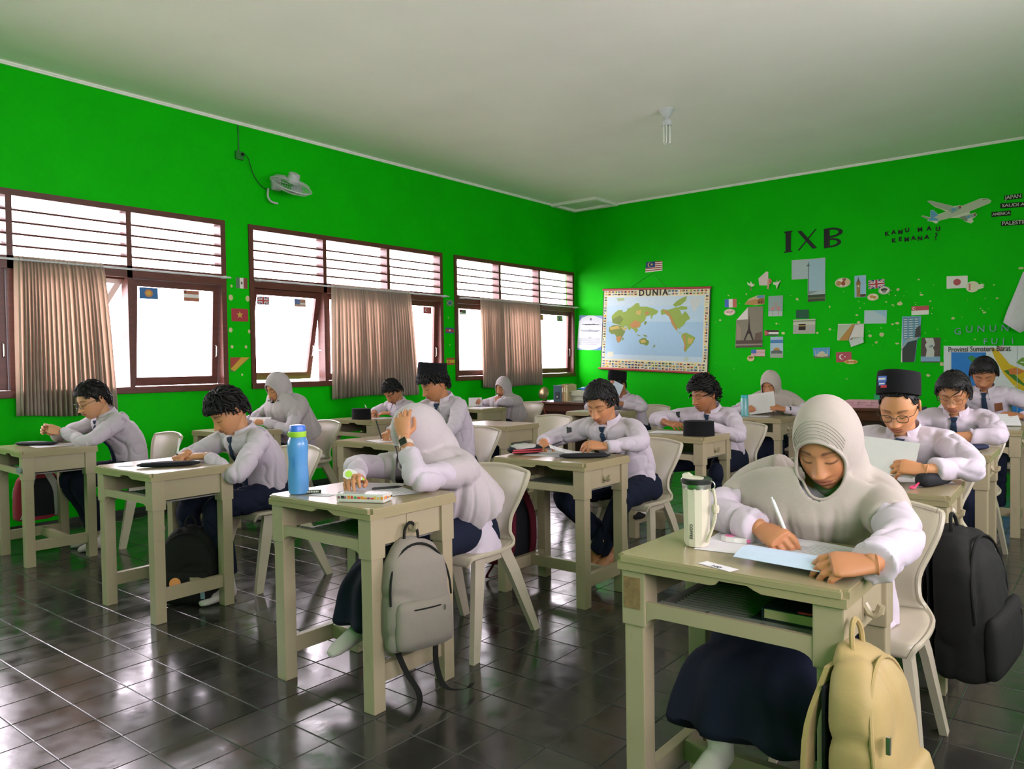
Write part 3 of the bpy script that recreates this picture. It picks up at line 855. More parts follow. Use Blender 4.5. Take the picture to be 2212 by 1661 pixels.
def hand_arr(pose, hi=True, fore=0.09):
    key = (pose, hi, round(fore, 2))
    if key in _HC: return _HC[key]
    p = POSES[pose]; b = MB()
    ys = [fore, fore * 0.5, 0.0, -0.02, -0.05, -0.08, -0.094]
    C = [(0, y, 0) for y in ys]
    V, F = ell_loft(C, [(1, 0, 0)] * 7, [(0, 0, 1)] * 7, [0.031 + 0.05 * max(0, fore - 0.09), 0.027, 0.0255, 0.030, 0.037, 0.039, 0.034], [0.027 + 0.05 * max(0, fore - 0.09), 0.021, 0.0175, 0.0165, 0.0165, 0.0145, 0.011], 18)
    b.add(V, F)
    bx = (0.029, 0.0100, -0.0095, -0.0270); ln = (0.068, 0.076, 0.071, 0.055); by = (-0.088, -0.092, -0.088, -0.080)
    for k in range(4):
        pos = np.array([bx[k], by[k] + 0.012, 0.001]); ang = 0; sd = math.radians(p['s'][k])
        P = [pos.copy()]; R = [0.0098 if k < 3 else 0.0088]
        for j, fr in enumerate((0.44, 0.31, 0.25)):
            ang += math.radians(p['c'][k][j])
            d = np.array([math.sin(sd) * math.cos(ang), -math.cos(sd) * math.cos(ang), -math.sin(ang)])
            L = ln[k] * fr + (0.012 if j == 0 else 0)
            for q in (0.5, 1.0):
                P.append(pos + d * L * q)
                R.append((0.0094, 0.0084, 0.0074)[j] * (1.04 if q == 1 and j < 2 else 0.98) * (1 if k < 3 else 0.9))
            pos = pos + d * L
        P.append(pos + d * 0.004); R.append(0.0042)
        Vt, Ft = tube_arr(P, R, 10); b.add(Vt, Ft)
    pos = np.array([0.022, -0.022, -0.004]); P = [pos.copy()]; R = [0.0135]
    for d, L, r in zip(p['th'], (0.040, 0.030, 0.024), (0.0118, 0.0098, 0.0088)):
        d = np.array(d); d = d / np.linalg.norm(d)
        for q in (0.5, 1.0): P.append(pos + d * L * q); R.append(r * (1.05 if q < 1 else 1))
        pos = pos + d * L
    P.append(pos + d * 0.004); R.append(0.0045)
    Vt, Ft = tube_arr(P, R, 10); b.add(Vt, Ft)
    V, F = remesh(b.V, b.F, 0.0026 if hi else 0.0042, 4)
    _HC[key] = (V, F)
    return V, F
def basis(fwd, up):
    f = np.asarray(fwd, float); f = f / np.linalg.norm(f); y = -f
    z = np.asarray(up, float); z = z - y * (z @ y); z = z / np.linalg.norm(z)
    return np.column_stack([np.cross(y, z), y, z])
def ik(S, W, a, b, pole):
    """elbow between shoulder S and wrist W, bending towards the pole direction"""
    S, W, pole = map(lambda v: np.asarray(v, float), (S, W, pole)); d = W - S; L = np.linalg.norm(d)
    if L > (a + b) * 0.995:
        k = L / ((a + b) * 0.995); a *= k; b *= k
    u = d / L; t = (a * a - b * b + L * L) / (2 * L); h = math.sqrt(max(1e-6, a * a - t * t))
    q = pole - u * (pole @ u); q /= np.linalg.norm(q) + 1e-9
    return S + u * t + q * h
def color_mesh(name, V, F, C, m, parent, loc):
    o = mk(name, np.asarray(V) - np.asarray(loc), F, m, parent, None, True)
    at = o.data.color_attributes.new('Col', 'FLOAT_COLOR', 'POINT')
    at.data.foreach_set('color', np.column_stack([C, np.ones(len(C))]).ravel())
    return o
def rx(a): c, s = math.cos(a), math.sin(a); return np.array([[1, 0, 0], [0, c, -s], [0, s, c]])
def ry(a): c, s = math.cos(a), math.sin(a); return np.array([[c, 0, s], [0, 1, 0], [-s, 0, c]])
def rz(a): c, s = math.cos(a), math.sin(a); return np.array([[c, -s, 0], [s, c, 0], [0, 0, 1]])

# --- hair
def hair(par, loc, HM, hp, style, seed):
    """scalp cap plus many tapered locks following the head"""
    rs = np.random.RandomState(seed)
    st = dict(short=dict(n=420, L=0.034, lift=0.006, front=0.062, fr=0.0, th=0.010, up=0.25),
              spiky=dict(n=460, L=0.050, lift=0.012, front=0.060, fr=0.015, th=0.012, up=0.5),
              fringe=dict(n=520, L=0.062, lift=0.006, front=0.080, fr=0.016, th=0.012, up=0.1),
              mop=dict(n=560, L=0.075, lift=0.007, front=0.087, fr=0.018, th=0.016, up=0.06),
              curly=dict(n=480, L=0.030, lift=0.016, front=0.058, fr=0.010, th=0.020, up=0.6),
              fade=dict(n=300, L=0.016, lift=0.002, front=0.085, fr=0.0, th=0.002, up=0.1))[style]
    nc, nr = 60, 40
    def surf(lon, lat, off):
        c = np.cos(lat)
        x = (0.074 + off) * c * np.sin(lon); y = -(0.092 + off) * c * np.cos(lon); z = (0.114 + off) * np.sin(lat)
        y = np.where(y > 0, y * 1.06, y)
        return np.stack([x, y, z], -1)
    def line(lon):
        """latitude of the hairline"""
        a = np.abs(lon)
        f = math.asin(min(0.99, st['front'] / 0.114))
        return np.interp(a, [0, 0.75, 1.15, 1.45, 1.75, 2.2, 3.15], [f, f * 0.92, f * 0.42, -0.06, 0.05, -0.50, -0.68])
    V = []; F = []
    for j in range(nr):
        for i in range(nc):
            lon = -np.pi + 2 * np.pi * i / nc; l0 = line(lon); t = j / (nr - 1)
            lat = l0 + (np.pi / 2 - l0) * t
            off = -0.004 + (st['th'] + 0.004) * min(1, t * 7) + 0.003 * math.sin(lon * 9 + seed) * math.sin(lat * 8)
            V.append(surf(lon, lat, off))
    for j in range(nr - 1):
        for i in range(nc): F.append((j * nc + i, j * nc + (i + 1) % nc, (j + 1) * nc + (i + 1) % nc, (j + 1) * nc + i))
    V = [np.array(v) for v in V]
    for k in range(st['n']):
        lon = rs.uniform(-np.pi, np.pi); l0 = float(line(lon))
        lat = l0 + (1.45 - l0) * rs.uniform(0, 1) ** (1.1 if style != 'mop' else 0.8)
        if rs.rand() < 0.30: lon = rs.uniform(-0.95, 0.95); l0 = float(line(lon)); lat = l0 + rs.uniform(0, 0.30)
        frontal = abs(lon) < 0.95 and lat < l0 + 0.45
        L = st['L'] * rs.uniform(0.6, 1.2); side = rs.normal(0, 0.35)
        P = []
        if style == 'curly': side *= 4
        for q in (0, 0.33, 0.66, 1.0):
            down = L * q / 0.105
            la = lat - down * (1.0 if style != 'curly' else 0.3); lo_ = lon + side * q * L / 0.09 / max(0.3, math.cos(lat))
            lim = l0 - (st['fr'] / 0.11 if frontal else 0.03)
            la = max(la, lim)
            o_ = st['th'] * (1 - 0.15 * q) + st['lift'] * math.sin(q * 2.6) + st['up'] * L * 0.5 * q * (1 if lat > 0.55 else 0.15)
            if style == 'curly': o_ += 0.006 * math.sin(q * 7 + k)
            P.append(surf(np.array(lo_), np.array(la), o_ - 0.003 * q))
        P = np.array(P).reshape(-1, 3)
        w = rs.uniform(0.0035, 0.0065)
        Vt, Ft = tube_arr(P, np.array([0.7, 1.0, 0.75, 0.12]) * w, 4, False)
        b = len(V); V += [np.array(v) for v in Vt]; F += [tuple(i + b for i in f) for f in Ft]
    V = np.array(V) @ HM.T + hp - loc
    return mk('hair', V, F, HAIRM, par, None, True)
def peci(par, loc, HM, hp, tilt=0.0, dz=0.0):
    prof = [(1.0, 0.0), (1.005, 0.02), (0.985, 0.07), (0.965, 0.092), (0.94, 0.097), (0.80, 0.090), (0.5, 0.084), (0.05, 0.083)]
    n = 36; V = []; F = []
    for s, z in prof:
        for k in range(n):
            a = 2 * math.pi * k / n; V.append((0.0855 * s * math.cos(a), 0.008 + 0.108 * s * math.sin(a), z + 0.006 * math.sin(a) ** 2))
    for i in range(len(prof) - 1):
        for k in range(n): F.append((i * n + k, i * n + (k + 1) % n, (i + 1) * n + (k + 1) % n, (i + 1) * n + k))
    F.append(tuple(range((len(prof) - 1) * n, len(prof) * n))); F.append(tuple(range(n - 1, -1, -1)))
    V = (np.array(V) @ rx(tilt).T + np.array([0, 0, 0.050 + dz])) @ HM.T + hp - loc
    return mk('cap', V, F, VELVET, par, None, True, 50)
def glasses(par, loc, HM, hp, m, big=1.0):
    g = MB()
    def tf(P): return (np.array(P) @ HM.T + hp - loc).tolist()
    for s in (-1, 1):
        a = np.linspace(0, 2 * np.pi, 22, endpoint=False)
        P = np.column_stack([s * 0.0325 + 0.0235 * big * np.sign(np.cos(a)) * np.abs(np.cos(a)) ** 0.75, -0.103 + 0.10 * (np.abs(s * 0.0325 + 0.0235 * np.cos(a)) - 0.03) ** 1 * 0.35, -0.002 + 0.0175 * big * np.sign(np.sin(a)) * np.abs(np.sin(a)) ** 0.75])
        V, F = tube_arr(tf(P), 0.0016, 6, False, True); g.add(V, F)
        V, F = tube_arr(tf([(s * 0.056 * big ** 0.3, -0.098, 0.006), (s * 0.071, -0.082, 0.006), (s * 0.0775, 0.01, 0.006), (s * 0.0765, 0.028, -0.008)]), 0.0015, 6); g.add(V, F)
    V, F = tube_arr(tf([(-0.0095, -0.107, 0.002), (0, -0.110, 0.005), (0.0095, -0.107, 0.002)]), 0.0015, 6); g.add(V, F)
    o = g.build('glasses', m, par, smooth=True)
    for s in (-1, 1):
        a = np.linspace(0, 2 * np.pi, 20, endpoint=False)
        P = np.column_stack([s * 0.0325 + 0.0228 * big * np.sign(np.cos(a)) * np.abs(np.cos(a)) ** 0.75, np.full(20, -0.1035), -0.002 + 0.0168 * big * np.sign(np.sin(a)) * np.abs(np.sin(a)) ** 0.75])
        P2 = P.copy(); P2[:, 1] += 0.001
        V = tf(np.vstack([P, P2])); n = 20
        F = [tuple(range(n)), tuple(range(2 * n - 1, n - 1, -1))] + [(i, (i + 1) % n, (i + 1) % n + n, i + n) for i in range(n)]
        mk('lens', V, F, LENS, o)
    return o
# ---------------------------------------------------------------- one seated pupil
def person(label, group, head, pitch, yaw, roll=0.0, hip=None, girl=False, hi=True, skin='#a8714f', hairstyle='short', cap=None,
           spec=None, tie=False, R=None, Lh=None, seed=1, feet=None, scarf=None, lean=(0.0, 0.085, -0.115), shw=0.165, sleeve=0.046,
           bare=(0.0, 0.0), badge=(), skirt=None, sock=None, spread=0.10, lowcut=0.0, scarf_drop=0.30, wide=1.0, knees=None, cuff=1.0, hs=1.04, patch=False):
    """R, Lh: dict(w=wrist position, f=finger direction, u=back-of-hand direction, pose=..., pole=elbow direction)"""
    rs = np.random.RandomState(seed)
    H = np.array(head, float)
    HM = rz(yaw) @ rx(pitch) @ ry(roll) * 1.0
    HS = HM * hs
    hip = np.array(hip, float)
    root = thing('person', (hip[0], hip[1], 0), 0, label, 'person', group)
    loc = np.array([hip[0], hip[1], 0.0])
    Nk = H + rz(yaw * 0.5) @ np.array(lean)                     # base of the neck
    pel = np.array([hip[0], hip[1], 0.515])
    mid = pel * 0.5 + Nk * 0.5 + np.array([0, 0.055, 0.0])
    sp = spline([pel + [0, 0.0, -0.088 if girl else -0.05], pel, mid, Nk + [0, 0.02, -0.05], Nk], 15)
    _, T, _, _ = frames(sp)
    X = np.array([1.0, 0, 0]); Xs = rz(yaw * 0.15) @ X
    # ---- shoulders, elbows, wrists
    SH = {}; EL = {}; WR = {}
    for s, A in ((-1, R), (1, Lh)):
        S = Nk + Xs * s * shw + np.array([0, 0.015, -0.055])
        W = np.array(A['w'], float)
        pole = np.array(A.get('pole', (s * 0.75, 0.25, -0.75)), float)
        E = np.array(A['e'], float) if 'e' in A else ik(S, W, 0.265, 0.235, pole)
        SH[s], EL[s], WR[s] = S, E, W
    # ---- shirt: torso and both sleeves fused
    b = MB()
    t = np.linspace(0, 1, 15)
    ru = np.interp(t, [0, 0.25, 0.5, 0.75, 0.88, 0.95, 1.0], [0.200 if girl else 0.150, 0.178 if girl else 0.158, 0.162, 0.170, 0.150, 0.095, 0.062]) * (shw / 0.165) ** 0.5
    rb = np.interp(t, [0, 0.25, 0.5, 0.75, 0.88, 0.95, 1.0], [0.165 if girl else 0.105, 0.135 if girl else 0.112, 0.112, 0.110, 0.090, 0.075, 0.060])
    Bv = np.cross(T, np.tile(Xs, (15, 1))); Bv /= np.linalg.norm(Bv, axis=1)[:, None]
    V, F = ell_loft(sp, np.tile(Xs, (15, 1)), Bv, ru, rb, 24); b.add(V, F)
    for s in (-1, 1):
        S, E, W = SH[s], EL[s], WR[s]
        V, F = tube_arr(spline([Nk + Xs * s * 0.05 + [0, 0.012, -0.03], S * 0.75 + Nk * 0.25 + [0, 0, 0.006], S], 6), [0.050, 0.051, 0.053, 0.055, 0.057, 0.056], 12); b.add(V, F)
        br = bare[0 if s < 0 else 1]
        end = E * br + W * (1 - br) + (E - W) * 0.02
        P = spline([S + (Nk - S) * 0.1, S * 0.5 + E * 0.5 + np.array([s * 0.004, 0, 0.004]), E, E * 0.5 + end * 0.5, end], 17)
        r = np.interp(np.linspace(0, 1, 17), [0, 0.15, 0.45, 0.55, 0.8, 1.0], [0.062, 0.060, 0.051, 0.049, 0.042 * (0.5 + 0.5 * cuff), sleeve * 0.80 * cuff if br == 0 else 0.047])
        V, F = tube_arr(P, r, 14); b.add(V, F)
    V, F = remesh(b.V, b.F, 0.0075 if hi else 0.011, 5)
    Nn = normals(V, F)
    f = np.abs(wob(V, seed, 16, 38, 6, (1, 1, 0.6))); f2 = np.abs(wob(V, seed + 21, 30, 60, 6, (0.6, 1, 1)))
    V = V + Nn * (0.003 - 0.012 * (1 - np.minimum(1, f * 2.6)) ** 1.5 - 0.005 * (1 - np.minimum(1, f2 * 2.6)) ** 1.5)[:, None]
    shirt = mk('shirt', V - loc, F, SHIRT, root, None, True)
    bvh = BVHTree.FromPolygons([tuple(v) for v in V], F)
    front = rz(yaw * 0.15) @ np.array([0, -1.0, 0])
    def chest(u, v, off=0.003):
        """point on the chest: u metres to the pupil's left, v metres below the collar"""
        k = np.interp(v, [0, 0.40], [14, 2]); c = np.array([np.interp(k, np.arange(15), sp[:, i]) for i in range(3)]) + Xs * u
        tt = np.array([np.interp(k, np.arange(15), T[:, i]) for i in range(3)])
        dr = front - tt * (front @ tt); dr /= np.linalg.norm(dr)
        h = bvh.ray_cast(Vector(c + dr * 0.5), Vector(-dr), 0.8)
        return (np.array(h[0]) if h[0] else c + dr * 0.1) + dr * off
    # ---- trousers or skirt with feet
    fx = feet or ((-0.09, -0.32, 0.0), (0.09, -0.34, 0.0))
    kn = knees or ((-spread, -0.395, 0.485), (spread, -0.395, 0.485))
    b = MB()
    V, F = ell_loft([pel + [0, 0.02, z] for z in (-0.085, -0.05, 0.02, 0.07)], [X] * 4, [(0, 1, 0)] * 4, [0.15, 0.178, 0.172, 0.15], [0.12, 0.14, 0.125, 0.11], 20); b.add(V, F)
    KN = []; FT = []; LEGP = []
    for s, kk, ff in ((-1, kn[0], fx[0]), (1, kn[1], fx[1])):
        hipj = pel + np.array([s * 0.085, -0.02, -0.01]); K = np.array([hip[0] + kk[0], hip[1] + kk[1], kk[2]])
        A = np.array([hip[0] + ff[0], hip[1] + ff[1], ff[2] + 0.085]); KN.append(K); FT.append(A)
        LEGP.append(spline([hipj, hipj * 0.5 + K * 0.5 + [0, 0, 0.008], K, K * 0.5 + A * 0.5 + [0, 0.012, 0], A + (K - A) * 0.12, A], 19))
        if not girl:
            P = spline([hipj, hipj * 0.5 + K * 0.5 + [0, 0, 0.008], K, K * 0.5 + A * 0.5 + [0, 0.012, 0], A + (K - A) * 0.12], 17)
            r = np.interp(np.linspace(0, 1, 17), [0, 0.25, 0.5, 0.75, 1.0], [0.088, 0.082, 0.064, 0.060, 0.060]); V, F = tube_arr(P, r, 14); b.add(V, F)
    if girl:
        hem = skirt if skirt is not None else 0.16
        Kc = (KN[0] + KN[1]) / 2; Ac = (FT[0] + FT[1]) / 2; half = abs(KN[0][0] - KN[1][0]) / 2
        Ac = Ac + (Kc - Ac) * 0.0; Ac[2] = hem
        P = spline([pel + [0, 0.03, -0.01], pel * 0.5 + Kc * 0.5, Kc + [0, 0.0, 0.0], Kc + [0, -0.035, -0.09], Kc * 0.45 + Ac * 0.55 + [0, -0.03, 0], Ac], 22)
        uu = np.interp(np.linspace(0, 1, 22), [0, 0.3, 0.5, 0.75, 1], [0.17, 0.17, half + 0.075, half + 0.10, half + 0.13])
        _, tt, _, _ = frames(P); bb = np.cross(tt, np.tile(X, (22, 1))); bb /= np.linalg.norm(bb, axis=1)[:, None]
        vv = np.interp(np.linspace(0, 1, 22), [0, 0.3, 0.5, 0.75, 1], [0.10, 0.088, 0.082, 0.105, 0.15])
        V, F = ell_loft(P, np.tile(X, (22, 1)), bb, uu, vv, 26, True, 0.85); b.add(V, F)
    V, F = remesh(b.V, b.F, 0.010 if hi else 0.014, 5)
    Nn = normals(V, F)
    if girl:
        low = sst(0.52, 0.30, V[:, 2]); an = np.arctan2(V[:, 0] - hip[0], V[:, 1] - KN[0][1])
        V = V + Nn * (low * 0.014 * np.sin(an * 11 + 2 * np.sin(V[:, 2] * 9)) + 0.003 * wob(V, seed + 9, 20, 50))[:, None]
    else:
        f = np.abs(wob(V, seed + 3, 24, 50, 7)); V = V - Nn * (0.010 * (1 - np.minimum(1, f * 2)) ** 2)[:, None]
    mk('skirt' if girl else 'trousers', V - loc, F, NAVY, root, None, True)
    for i, s in enumerate((-1, 1)):
        A = FT[i]; K = KN[i]; d = A - K; d[2] = 0
        fw = np.array([0.12 * s, -1.0, 0]); fw /= np.linalg.norm(fw)
        if fx[i][2] > 0.03: fw = fw + np.array([0, 0, -0.25]); fw /= np.linalg.norm(fw)
        fb = MB()
        base = A - np.array([0, 0, 0.085])
        sd = np.cross(fw, [0, 0, 1.0]); sd /= np.linalg.norm(sd); upv = np.cross(sd, fw)
        C = [base - fw * 0.045 + upv * 0.036, base - fw * 0.03 + upv * 0.038, base + fw * 0.03 + upv * 0.040, base + fw * 0.09 + upv * 0.030, base + fw * 0.14 + upv * 0.023, base + fw * 0.172 + upv * 0.018]
        V, F = ell_loft(C, [sd] * 6, [upv] * 6, [0.018, 0.030, 0.034, 0.041, 0.040, 0.022], [0.024, 0.035, 0.040, 0.029, 0.022, 0.013], 16); fb.add(V, F)
        V, F = tube_arr([base - fw * 0.012 + upv * 0.03, A + [0, 0, 0.03], A * 0.75 + K * 0.25, A * 0.62 + K * 0.38], [0.034, 0.034, 0.040, 0.046], 14); fb.add(V, F)
        V, F = remesh(fb.V, fb.F, 0.006 if hi else 0.010, 4)
        so = mk('sock', V - loc, F, SOCKW if sock != 'bare' else SKIN, root, None, True)
        if sock == 'bare':
            at = so.data.color_attributes.new('Col', 'FLOAT_COLOR', 'POINT'); at.data.foreach_set('color', np.tile(np.array([*rgb(skin), 1]), (len(V), 1)).ravel()); so.name = 'foot'
        if sock == 'toe':
            tp = base + fw * 0.128 + upv * 0.024
            V, F = ell_loft([tp - fw * 0.02, tp, tp + fw * 0.03, tp + fw * 0.055], [sd] * 4, [upv] * 4, [0.0415, 0.0425, 0.036, 0.012], [0.026, 0.0255, 0.020, 0.006], 16)
            mk('sock_toe', np.array(V) - loc, F, SOCKB, so, None, True)
    # ---- body: head, neck, forearms and hands in one mesh
    V, F, C = head_arr(hi, skin, wide=wide); V = V @ HS.T + H
    AV, AF, AC = [V], list(F), [C]; n = len(V)
    def addp(V, F, C):
        nonlocal n
        AV.append(V); AF.extend(tuple(i + n for i in f) for f in F); AC.append(C); n += len(V)
    if not girl:
        for s in (-1, 1):
            V, F, C = ear_arr(s, skin); addp(V @ HS.T + H, F, C)
    base = np.array(rgb(skin))
    V, F = tube_arr(spline([H + HM @ np.array([0, 0.022, -0.045]), H * 0.45 + Nk * 0.55 + HM @ np.array([0, 0.0, -0.03]), Nk + [0, 0, -0.03]], 8), [0.054, 0.053, 0.051, 0.050, 0.051, 0.054, 0.060, 0.068], 18)
    addp(np.array(V), F, np.tile(base * 0.97, (len(V), 1)))
    for s, A in ((-1, R), (1, Lh)):
        W = WR[s]; E = EL[s]; fd = np.array(A.get('f', W - E), float); fd = fd / np.linalg.norm(fd)
        ud = np.array(A.get('u', (0, 0, 1)), float)
        br = bare[0 if s < 0 else 1]
        V, F = hand_arr(A.get('pose', 'rest'), hi, 0.01)
        V = V * 0.94
        if s > 0: V = V * np.array([-1, 1, 1]); F = [f[::-1] for f in F]
        Mh = basis(fd, ud)
        addp(V @ Mh.T + W, F, np.tile(base * np.array([1.02, 0.97, 0.95]), (len(V), 1)))
        q = W + (E - W) * max(0.30, br + 0.22)
        V, F = tube_arr(spline([W + fd * 0.012, W + (E - W) * 0.08, (W + q) / 2, q], 8), np.interp(np.linspace(0, 1, 8), [0, 0.3, 1], [0.0215, 0.0235, 0.026 + 0.016 * br]), 16)
        addp(np.array(V), F, np.tile(base, (len(V), 1)))
    for s in (-1, 1):
        V, F = tube_arr([WR[s], WR[s] * 0.5 + EL[s] * 0.5, EL[s], EL[s] * 0.5 + SH[s] * 0.5, SH[s], Nk + [0, 0, -0.03]], 0.017, 8)
        addp(np.array(V), F, np.tile(base, (len(V), 1)))
    V, F = tube_arr([Nk + [0, 0, -0.01], Nk + [0, 0.01, -0.06], mid, pel, pel + [0, 0, -0.05]], [0.05, 0.07, 0.085, 0.09, 0.07], 14)
    addp(np.array(V), F, np.tile(base, (len(V), 1)))
    for i in (0, 1):
        V, F = tube_arr(LEGP[i], np.interp(np.linspace(0, 1, 19), [0, 0.5, 1], [0.045, 0.034, 0.024]), 10)
        addp(np.array(V), F, np.tile(base, (len(V), 1)))
    color_mesh('body', np.vstack(AV), AF, np.vstack(AC), SKIN, root, loc)
    # ---- headwear
    if scarf:
        hijab(root, loc, H, HM, hs, Nk, sp, T, Xs, Bv, SH, EL, scarf, seed, hi, scarf_drop)
    else:
        hair(root, loc, HS, H, hairstyle, seed)
        # shirt collar: standing band and two pointed flaps
        ax = (H + HM @ np.array([0, 0.02, -0.06])) - Nk; ax /= np.linalg.norm(ax)
        ax = ax * 0.5 + np.array([0, -0.15, 0.85]); ax /= np.linalg.norm(ax)
        fr = front - ax * (front @ ax); fr /= np.linalg.norm(fr); sx = np.cross(ax, -fr)
        O = Nk + ax * 0.002
        a = np.linspace(-2.75, 2.75, 30) + math.pi / 2 * 0
        ring = lambda r, h, dr=0.0: np.array([O - fr * (r * np.cos(q) * 1.0) + sx * (r * np.sin(q)) + ax * (h + 0.012 * math.cos(q)) for q in a])
        A0, A1, A2 = ring(0.066, -0.018), ring(0.064, 0.026), ring(0.079, -0.014)
        V = np.vstack([A0, A1, A2]); n0 = len(a); F = []
        for r0 in (0, 1):
            for i in range(n0 - 1): F.append((r0 * n0 + i, r0 * n0 + i + 1, (r0 + 1) * n0 + i + 1, (r0 + 1) * n0 + i))
        b0 = len(V); V = list(V)
        for s, e in ((-1, 0), (1, n0 - 1)):
            j = 5 if s < 0 else n0 - 6
            tip = O + fr * 0.098 + sx * s * 0.042 - ax * 0.060
            p = [A1[e], A2[j] + fr * 0.012, tip, A2[e] + fr * 0.014 - ax * 0.012]
            k = len(V); V += p; F.append((k, k + 1, k + 2, k + 3))
        co = mk('collar', np.array(V) - loc, F, SHIRT, root, None, False)
        m = co.modifiers.new('thick', 'SOLIDIFY'); m.thickness = 0.0035; m.offset = 0
        if tie:
            P = [chest(0, v, 0.008) for v in np.linspace(0.055, 0.36, 9)]
            P[0] = O + fr * 0.083 - ax * 0.030
            w = np.interp(np.arange(9), [0, 1, 8], [0.012, 0.016, 0.032])
            V = []; F = []
            for i, (p, ww) in enumerate(zip(P, w)): V += [p - Xs * ww - front * -0.001, p + front * 0.004, p + Xs * ww]
            for i in range(8):
                for k in (0, 1): F.append((i * 3 + k, i * 3 + k + 1, i * 3 + 4 + k, i * 3 + 3 + k))
            to = mk('tie', np.array(V) - loc, F, TIE, root, None, False)
            m = to.modifiers.new('thick', 'SOLIDIFY'); m.thickness = 0.003; m.offset = 1
            kb = MB(); K0 = O + fr * 0.080 - ax * 0.012
            for (dz, ww, dd) in ((0, 0.021, 0.011), (-0.016, 0.018, 0.013), (-0.034, 0.012, 0.010)):
                c = K0 + ax * dz + fr * 0.004
                kb.V += [tuple(c - sx * ww - fr * dd), tuple(c - sx * ww * 0.8 + fr * dd), tuple(c + sx * ww * 0.8 + fr * dd), tuple(c + sx * ww - fr * dd)]
            kb.F = [(0, 1, 2, 3), (11, 10, 9, 8)] + [(l + i, l + 4 + i, l + 4 + (i + 1) % 4, l + (i + 1) % 4) for l in (0, 4) for i in range(4)]
            mk('knot', np.array(kb.V) - loc, kb.F, TIE, to, None, False)
    if cap is not None:
        co = peci(root, loc, HS, H, *cap)
        if patch:
            for (x0, x1, z0, z1, m_) in ((-0.064, -0.022, 0.044, 0.068, BLUEP), (-0.060, -0.026, 0.028, 0.043, BLUEP), (-0.048, -0.021, 0.018, 0.030, REDTAG), (-0.060, -0.027, 0.052, 0.060, WHTP), (-0.056, -0.030, 0.033, 0.038, WHTP)):
                pr = 0.0028 if m_ is WHTP else 0.0012; Q = []; n_ = 7
                for d_ in (pr, pr - 0.002):
                    for z in (z0, z1):
                        for x in np.linspace(x0, x1, n_):
                            k_ = 1.003 - 0.0003 * max(0, (z - 0.02) / 0.001)
                            y = 0.008 - 0.108 * k_ * math.sqrt(max(0, 1 - (x / 0.0855 / k_) ** 2)) - d_
                            Q.append((np.array([x, y, z + 0.006]) @ rx(cap[0]).T + np.array([0, 0, 0.050 + cap[1]])) @ HS.T + H - loc)
                Fq = []
                for i in range(n_ - 1): Fq += [(i, i + 1, n_ + i + 1, n_ + i), (2 * n_ + i + 1, 2 * n_ + i, 3 * n_ + i, 3 * n_ + i + 1)]
                mk('logo_patch', Q, Fq, m_, co)
    if spec: glasses(root, loc, HS, H, {'dark': FRAMEM, 'gold': GOLDM}[spec[0]], spec[1])
    for (kind, u, v, w, h) in badge:
        if kind == 'arm':     # patch on the right sleeve
            c = SH[-1] * 0.72 + EL[-1] * 0.28
            hh = bvh.ray_cast(Vector(c + np.array([0.0, -0.35, 0.12])), Vector((0.0, 0.35, -0.12)).normalized(), 1.0)
            p0 = np.array(hh[0]) if hh[0] else c; nn = np.array(hh[1]) if hh[0] else np.array([0, -1.0, 0])
            xx = (EL[-1] - SH[-1]); xx /= np.linalg.norm(xx); yy = np.cross(nn, xx); yy /= np.linalg.norm(yy)
            Q = [p0 + nn * 0.005 + xx * i * h / 2 + yy * j * w / 2 for i, j in ((-1, -1), (1, -1), (1, 1), (-1, 1))]
            mm = BLKTAG
        else:
            Q = [chest(u + i * w / 2, v + j * h / 2, 0.005) for i, j in ((-1, 1), (1, 1), (1, -1), (-1, -1))]; mm = REDTAG if kind == 'red' else BADGE
        nn = np.cross(Q[1] - Q[0], Q[2] - Q[0]); nn /= np.linalg.norm(nn)
        V = np.array(Q + [q - nn * 0.004 for q in Q]) - loc
        mk('badge', V, [(0, 1, 2, 3), (7, 6, 5, 4)] + [(i, i + 4, (i + 1) % 4 + 4, (i + 1) % 4) for i in range(4)], mm, root)
    return root, EL, WR

